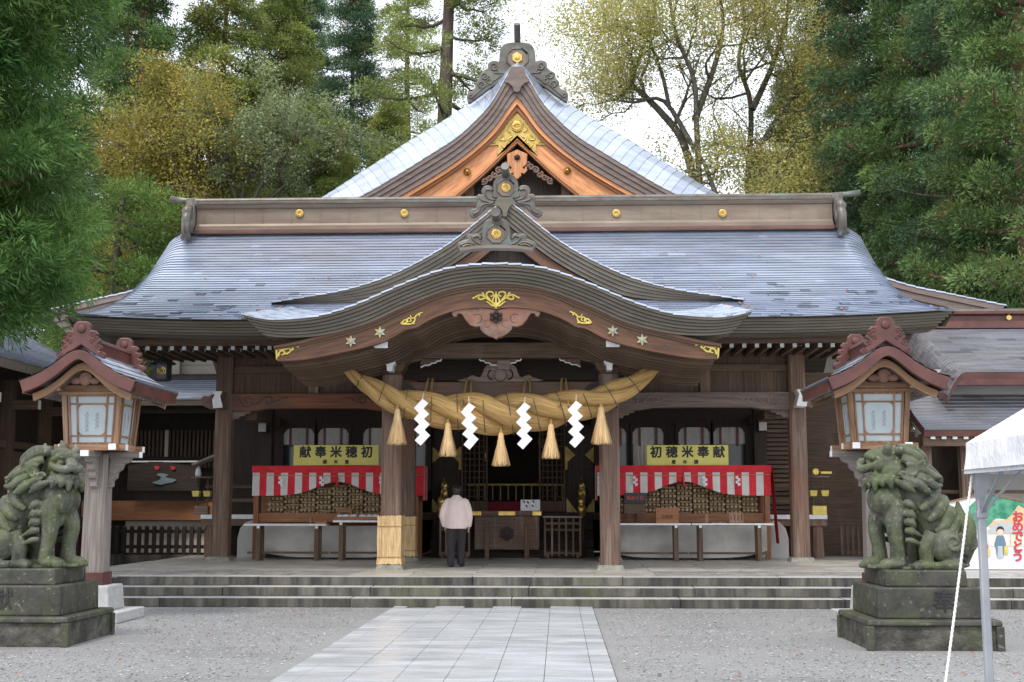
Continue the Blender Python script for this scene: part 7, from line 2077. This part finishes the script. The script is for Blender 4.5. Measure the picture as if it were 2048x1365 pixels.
for i, (px, Y) in enumerate(far):
    place_tree('cedar_tree', (A, Bc, Cc)[i % 3], px, Y, ('first', 'second', 'third', 'fourth', 'fifth', 'sixth', 'seventh', 'eighth', 'ninth', 'tenth', 'last')[i] + ' dark cedar from the left in the far row closing the view', group='far cedars closing the view', sc=1.05 + .1 * (i % 3), rot=i * 1.3, leaf='leaf_cedar_d')
for i, (px, Y, sc) in enumerate(((1290, 84, .74), (1365, 78, .74), (1450, 80, .78), (1540, 76, .86))):
    place_tree('cedar_tree', (Bc, A)[i % 2], px, Y, ('small far cedar close to the right slope of the gable', 'second small far cedar right of the gable', 'small far cedar behind the forked trunk', 'small far cedar below the thin yellow crown')[i], group='small far cedars right of the gable', sc=sc, rot=i * 2.0, leaf='leaf_cedar')
NEAR = cedar_mesh(31, 15.5, 4.5, 2.8, 2500, 150, 'leaf_near', 'bark_red', csize=(.30, .56), wid=.012, droop=.40, up=.20, tr=.34, top=.85, shape=.3, blade=.17, sparse=1.5, fill=1100)
place_tree('cedar_tree', NEAR, 0, 19.0, 'near leafy cedar with drooping fine sprays filling the left edge', group=GC, x=-9.15)

# broad-leaved trees
def leaves(pts, n, size, r, spread, flat=.4, tint=(.2, .8)):
    """single leaf blades scattered round twig points"""
    k = r.integers(0, len(pts), n); c = pts[k] + r.normal(size=(n, 3)) * spread
    d = unit(r.normal(size=(n, 3)) * np.array([1, 1, .6]) + np.array([0, 0, -.35]))
    s = unit(np.cross(d, r.normal(size=(n, 3)) * np.array([flat, flat, 1])))
    L = size * r.uniform(.6, 1.3, (n, 1)); d = d * L; s = s * L * .36
    v = np.stack([c, c + d * .5 + s, c + d, c + d * .5 - s], 1).reshape(-1, 3)
    q = (np.arange(n)[:, None] * 4 + np.arange(4)); ct = r.uniform(*tint, len(pts))
    return v, q, ct[k] + r.normal(0, .12, n)
def broadleaf(seed, limbs, nsub, length, nleaf, size, spread, leaf, wood, grav=.0, gens=3, tint=(.2, .8), upb=.3, flat=.4):
    r = np.random.default_rng(seed); tw = []; tips = []
    def grow(p, d, L, rad, g):
        m = 5; pts = [p]
        for k in range(m):
            d = unit(d + r.normal(0, .22, 3) + np.array([0, 0, upb * .25 - grav * k * .05])); pts.append(pts[-1] + d * (L / m))
        pts = np.array(pts); tw.append((pts, np.linspace(rad, rad * .35, m + 1)))
        if g <= 1: tips.extend(pts[2:])
        if g > 0:
            for _ in range(3 if g > 1 else 4):
                k = r.integers(1, m + 1); dd = unit(d * .6 + r.normal(0, .75, 3) + np.array([0, 0, upb * .4])); grow(pts[k], dd, L * r.uniform(.45, .7), rad * .5, g - 1)
    for pts, ra, rb in limbs:
        q = np.array(smooth(pts, 4)); tw.append((q, np.linspace(ra, rb, len(q))))
        for _ in range(nsub):
            k = r.integers(len(q) // 4, len(q)); t = q[min(k + 1, len(q) - 1)] - q[max(k - 1, 0)]
            dd = unit(unit(t) * .5 + r.normal(0, .8, 3) + np.array([0, 0, upb])); grow(q[k], dd, length * r.uniform(.6, 1.2), np.interp(k, [0, len(q)], [ra, rb]) * .55, gens - 1)
        tips.extend(q[-3:])
    tips = np.array(tips)
    v, q, t = leaves(tips, nleaf, size, r, spread, flat, tint)
    tv, tq = tubes(tw, 5)
    return fast_mesh('trunk', tv, tq, mat=wood, smooth=True), fast_mesh('crown', v, q, t, leaf)
def rel(pts, Y, px0, dy):
    """limb given in photograph pixels at distance Y, relative to the tree's foot"""
    x0 = XatPx(px0, Y); o = []
    for i, (a, b) in enumerate(pts):
        x, z = P(a, b, Y); o.append((x - x0, dy * i, z))
    return o
Yt = 52.0
base = [(1405, 640), (1405, 520)]
limbs1 = [(rel([(1405, 960), (1403, 600), (1400, 420), (1372, 280), (1330, 215), (1285, 165), (1268, 140), (1290, 70), (1312, 5), (1320, -60)], Yt, 1405, .25), .25, .04),
          (rel([(1402, 430), (1392, 260), (1385, 170), (1350, 90), (1335, 20), (1325, -60)], Yt, 1405, -.3), .15, .04),
          (rel([(1390, 300), (1330, 195), (1270, 190), (1225, 175)], Yt, 1405, .5), .13, .03),
          (rel([(1390, 240), (1430, 130), (1450, 40), (1440, -60)], Yt, 1405, .3), .16, .05),
          (rel([(1340, 220), (1320, 150), (1285, 90), (1230, 80), (1190, 95)], Yt, 1405, -.5), .10, .025)]
T1 = broadleaf(4, limbs1, 9, 3.6, 52000, .105, .42, 'leaf_thin', 'bark_dark', gens=3, upb=.35)
place_tree('thin_leaved_tree', T1, 1405, Yt, 'large forked tree with sparse yellow-green leaves against the white sky')
Yt2 = 55.0
limbs2 = [(rel([(1500, 960), (1502, 600), (1500, 380), (1508, 200), (1485, 110), (1500, 20), (1490, -80)], Yt2, 1500, .3), .21, .04),
          (rel([(1500, 330), (1560, 230), (1620, 180), (1680, 190)], Yt2, 1500, -.4), .14, .03),
          (rel([(1505, 220), (1550, 120), (1580, 20), (1590, -60)], Yt2, 1500, .4), .16, .05),
          (rel([(1500, 400), (1540, 330), (1600, 300), (1640, 260)], Yt2, 1500, .3), .12, .03)]
T2 = broadleaf(9, limbs2, 9, 3.6, 56000, .11, .46, 'leaf_thin', 'bark_dark', gens=3)
place_tree('thin_leaved_tree', T2, 1500, Yt2, 'upright tree with thin yellow leaves right of the large forked tree')
limbs3 = [(rel([(1470, 960), (1470, 600), (1450, 440), (1420, 340), (1400, 290)], 50, 1470, .2), .22, .05), (rel([(1470, 560), (1510, 420), (1570, 350), (1610, 320)], 50, 1470, .3), .16, .04), (rel([(1470, 620), (1540, 470), (1600, 400)], 50, 1470, -.3), .14, .04)]
T3 = broadleaf(12, limbs3, 9, 2.4, 22000, .12, .32, 'leaf_gold', 'bark_dark', gens=3, upb=.2)
place_tree('bronze_leaved_tree', T3, 1470, 50.0, 'low bronze-leaved tree just above the ridge right of the gable', leaf='leaf_thin')
limbs4 = [(rel([(330, 960), (335, 700), (345, 520), (350, 380), (340, 260), (330, 190)], 49.5, 330, .1), .22, .04), (rel([(335, 640), (290, 500), (265, 400), (255, 300)], 49.5, 330, .3), .14, .03), (rel([(338, 600), (400, 470), (425, 360), (430, 260)], 49.5, 330, -.3), .14, .03), (rel([(335, 700), (280, 600), (250, 540)], 49.5, 330, -.5), .12, .03), (rel([(345, 480), (300, 360), (290, 240)], 49.5, 330, -.6), .10, .03), (rel([(345, 520), (390, 420), (440, 330)], 49.5, 330, .6), .10, .03)]
T4 = broadleaf(17, limbs4, 12, 2.2, 70000, .115, .34, 'leaf_gold', 'bark_dark', gens=3, upb=.15, tint=(.25, .8))
place_tree('golden_tree', T4, 330, 49.5, 'golden-yellow autumn tree behind the left end of the ridge')
limbs5 = [(rel([(470, 960), (470, 620), (480, 400), (500, 310), (490, 220)], 48.6, 470, .1), .16, .03), (rel([(475, 480), (520, 380), (560, 330), (600, 290), (640, 265)], 48.6, 470, -.2), .11, .025), (rel([(475, 440), (530, 400), (600, 340), (680, 300)], 48.6, 470, .2), .10, .025), (rel([(480, 420), (450, 330), (450, 260)], 48.6, 470, .2), .09, .025), (rel([(490, 360), (540, 290), (560, 240)], 48.6, 470, .3), .09, .025)]
T5 = broadleaf(23, limbs5, 7, 1.9, 24000, .115, .16, 'leaf_pale', 'bark', gens=3, upb=.1, grav=.1, flat=.15)
place_tree('feathery_tree', T5, 470, 48.6, 'pale grey-green feathery tree with bare slanting branches above the left ridge')
LOW = cedar_mesh(44, 13.5, 1.5, 4.2, 700, 90, 'leaf_low', 'bark', csize=(.5, .9), top=.3, shape=.55)
place_tree('evergreen_tree', LOW, 215, 44.5, 'low dark evergreen behind the left roof corner', leaf='leaf_low')
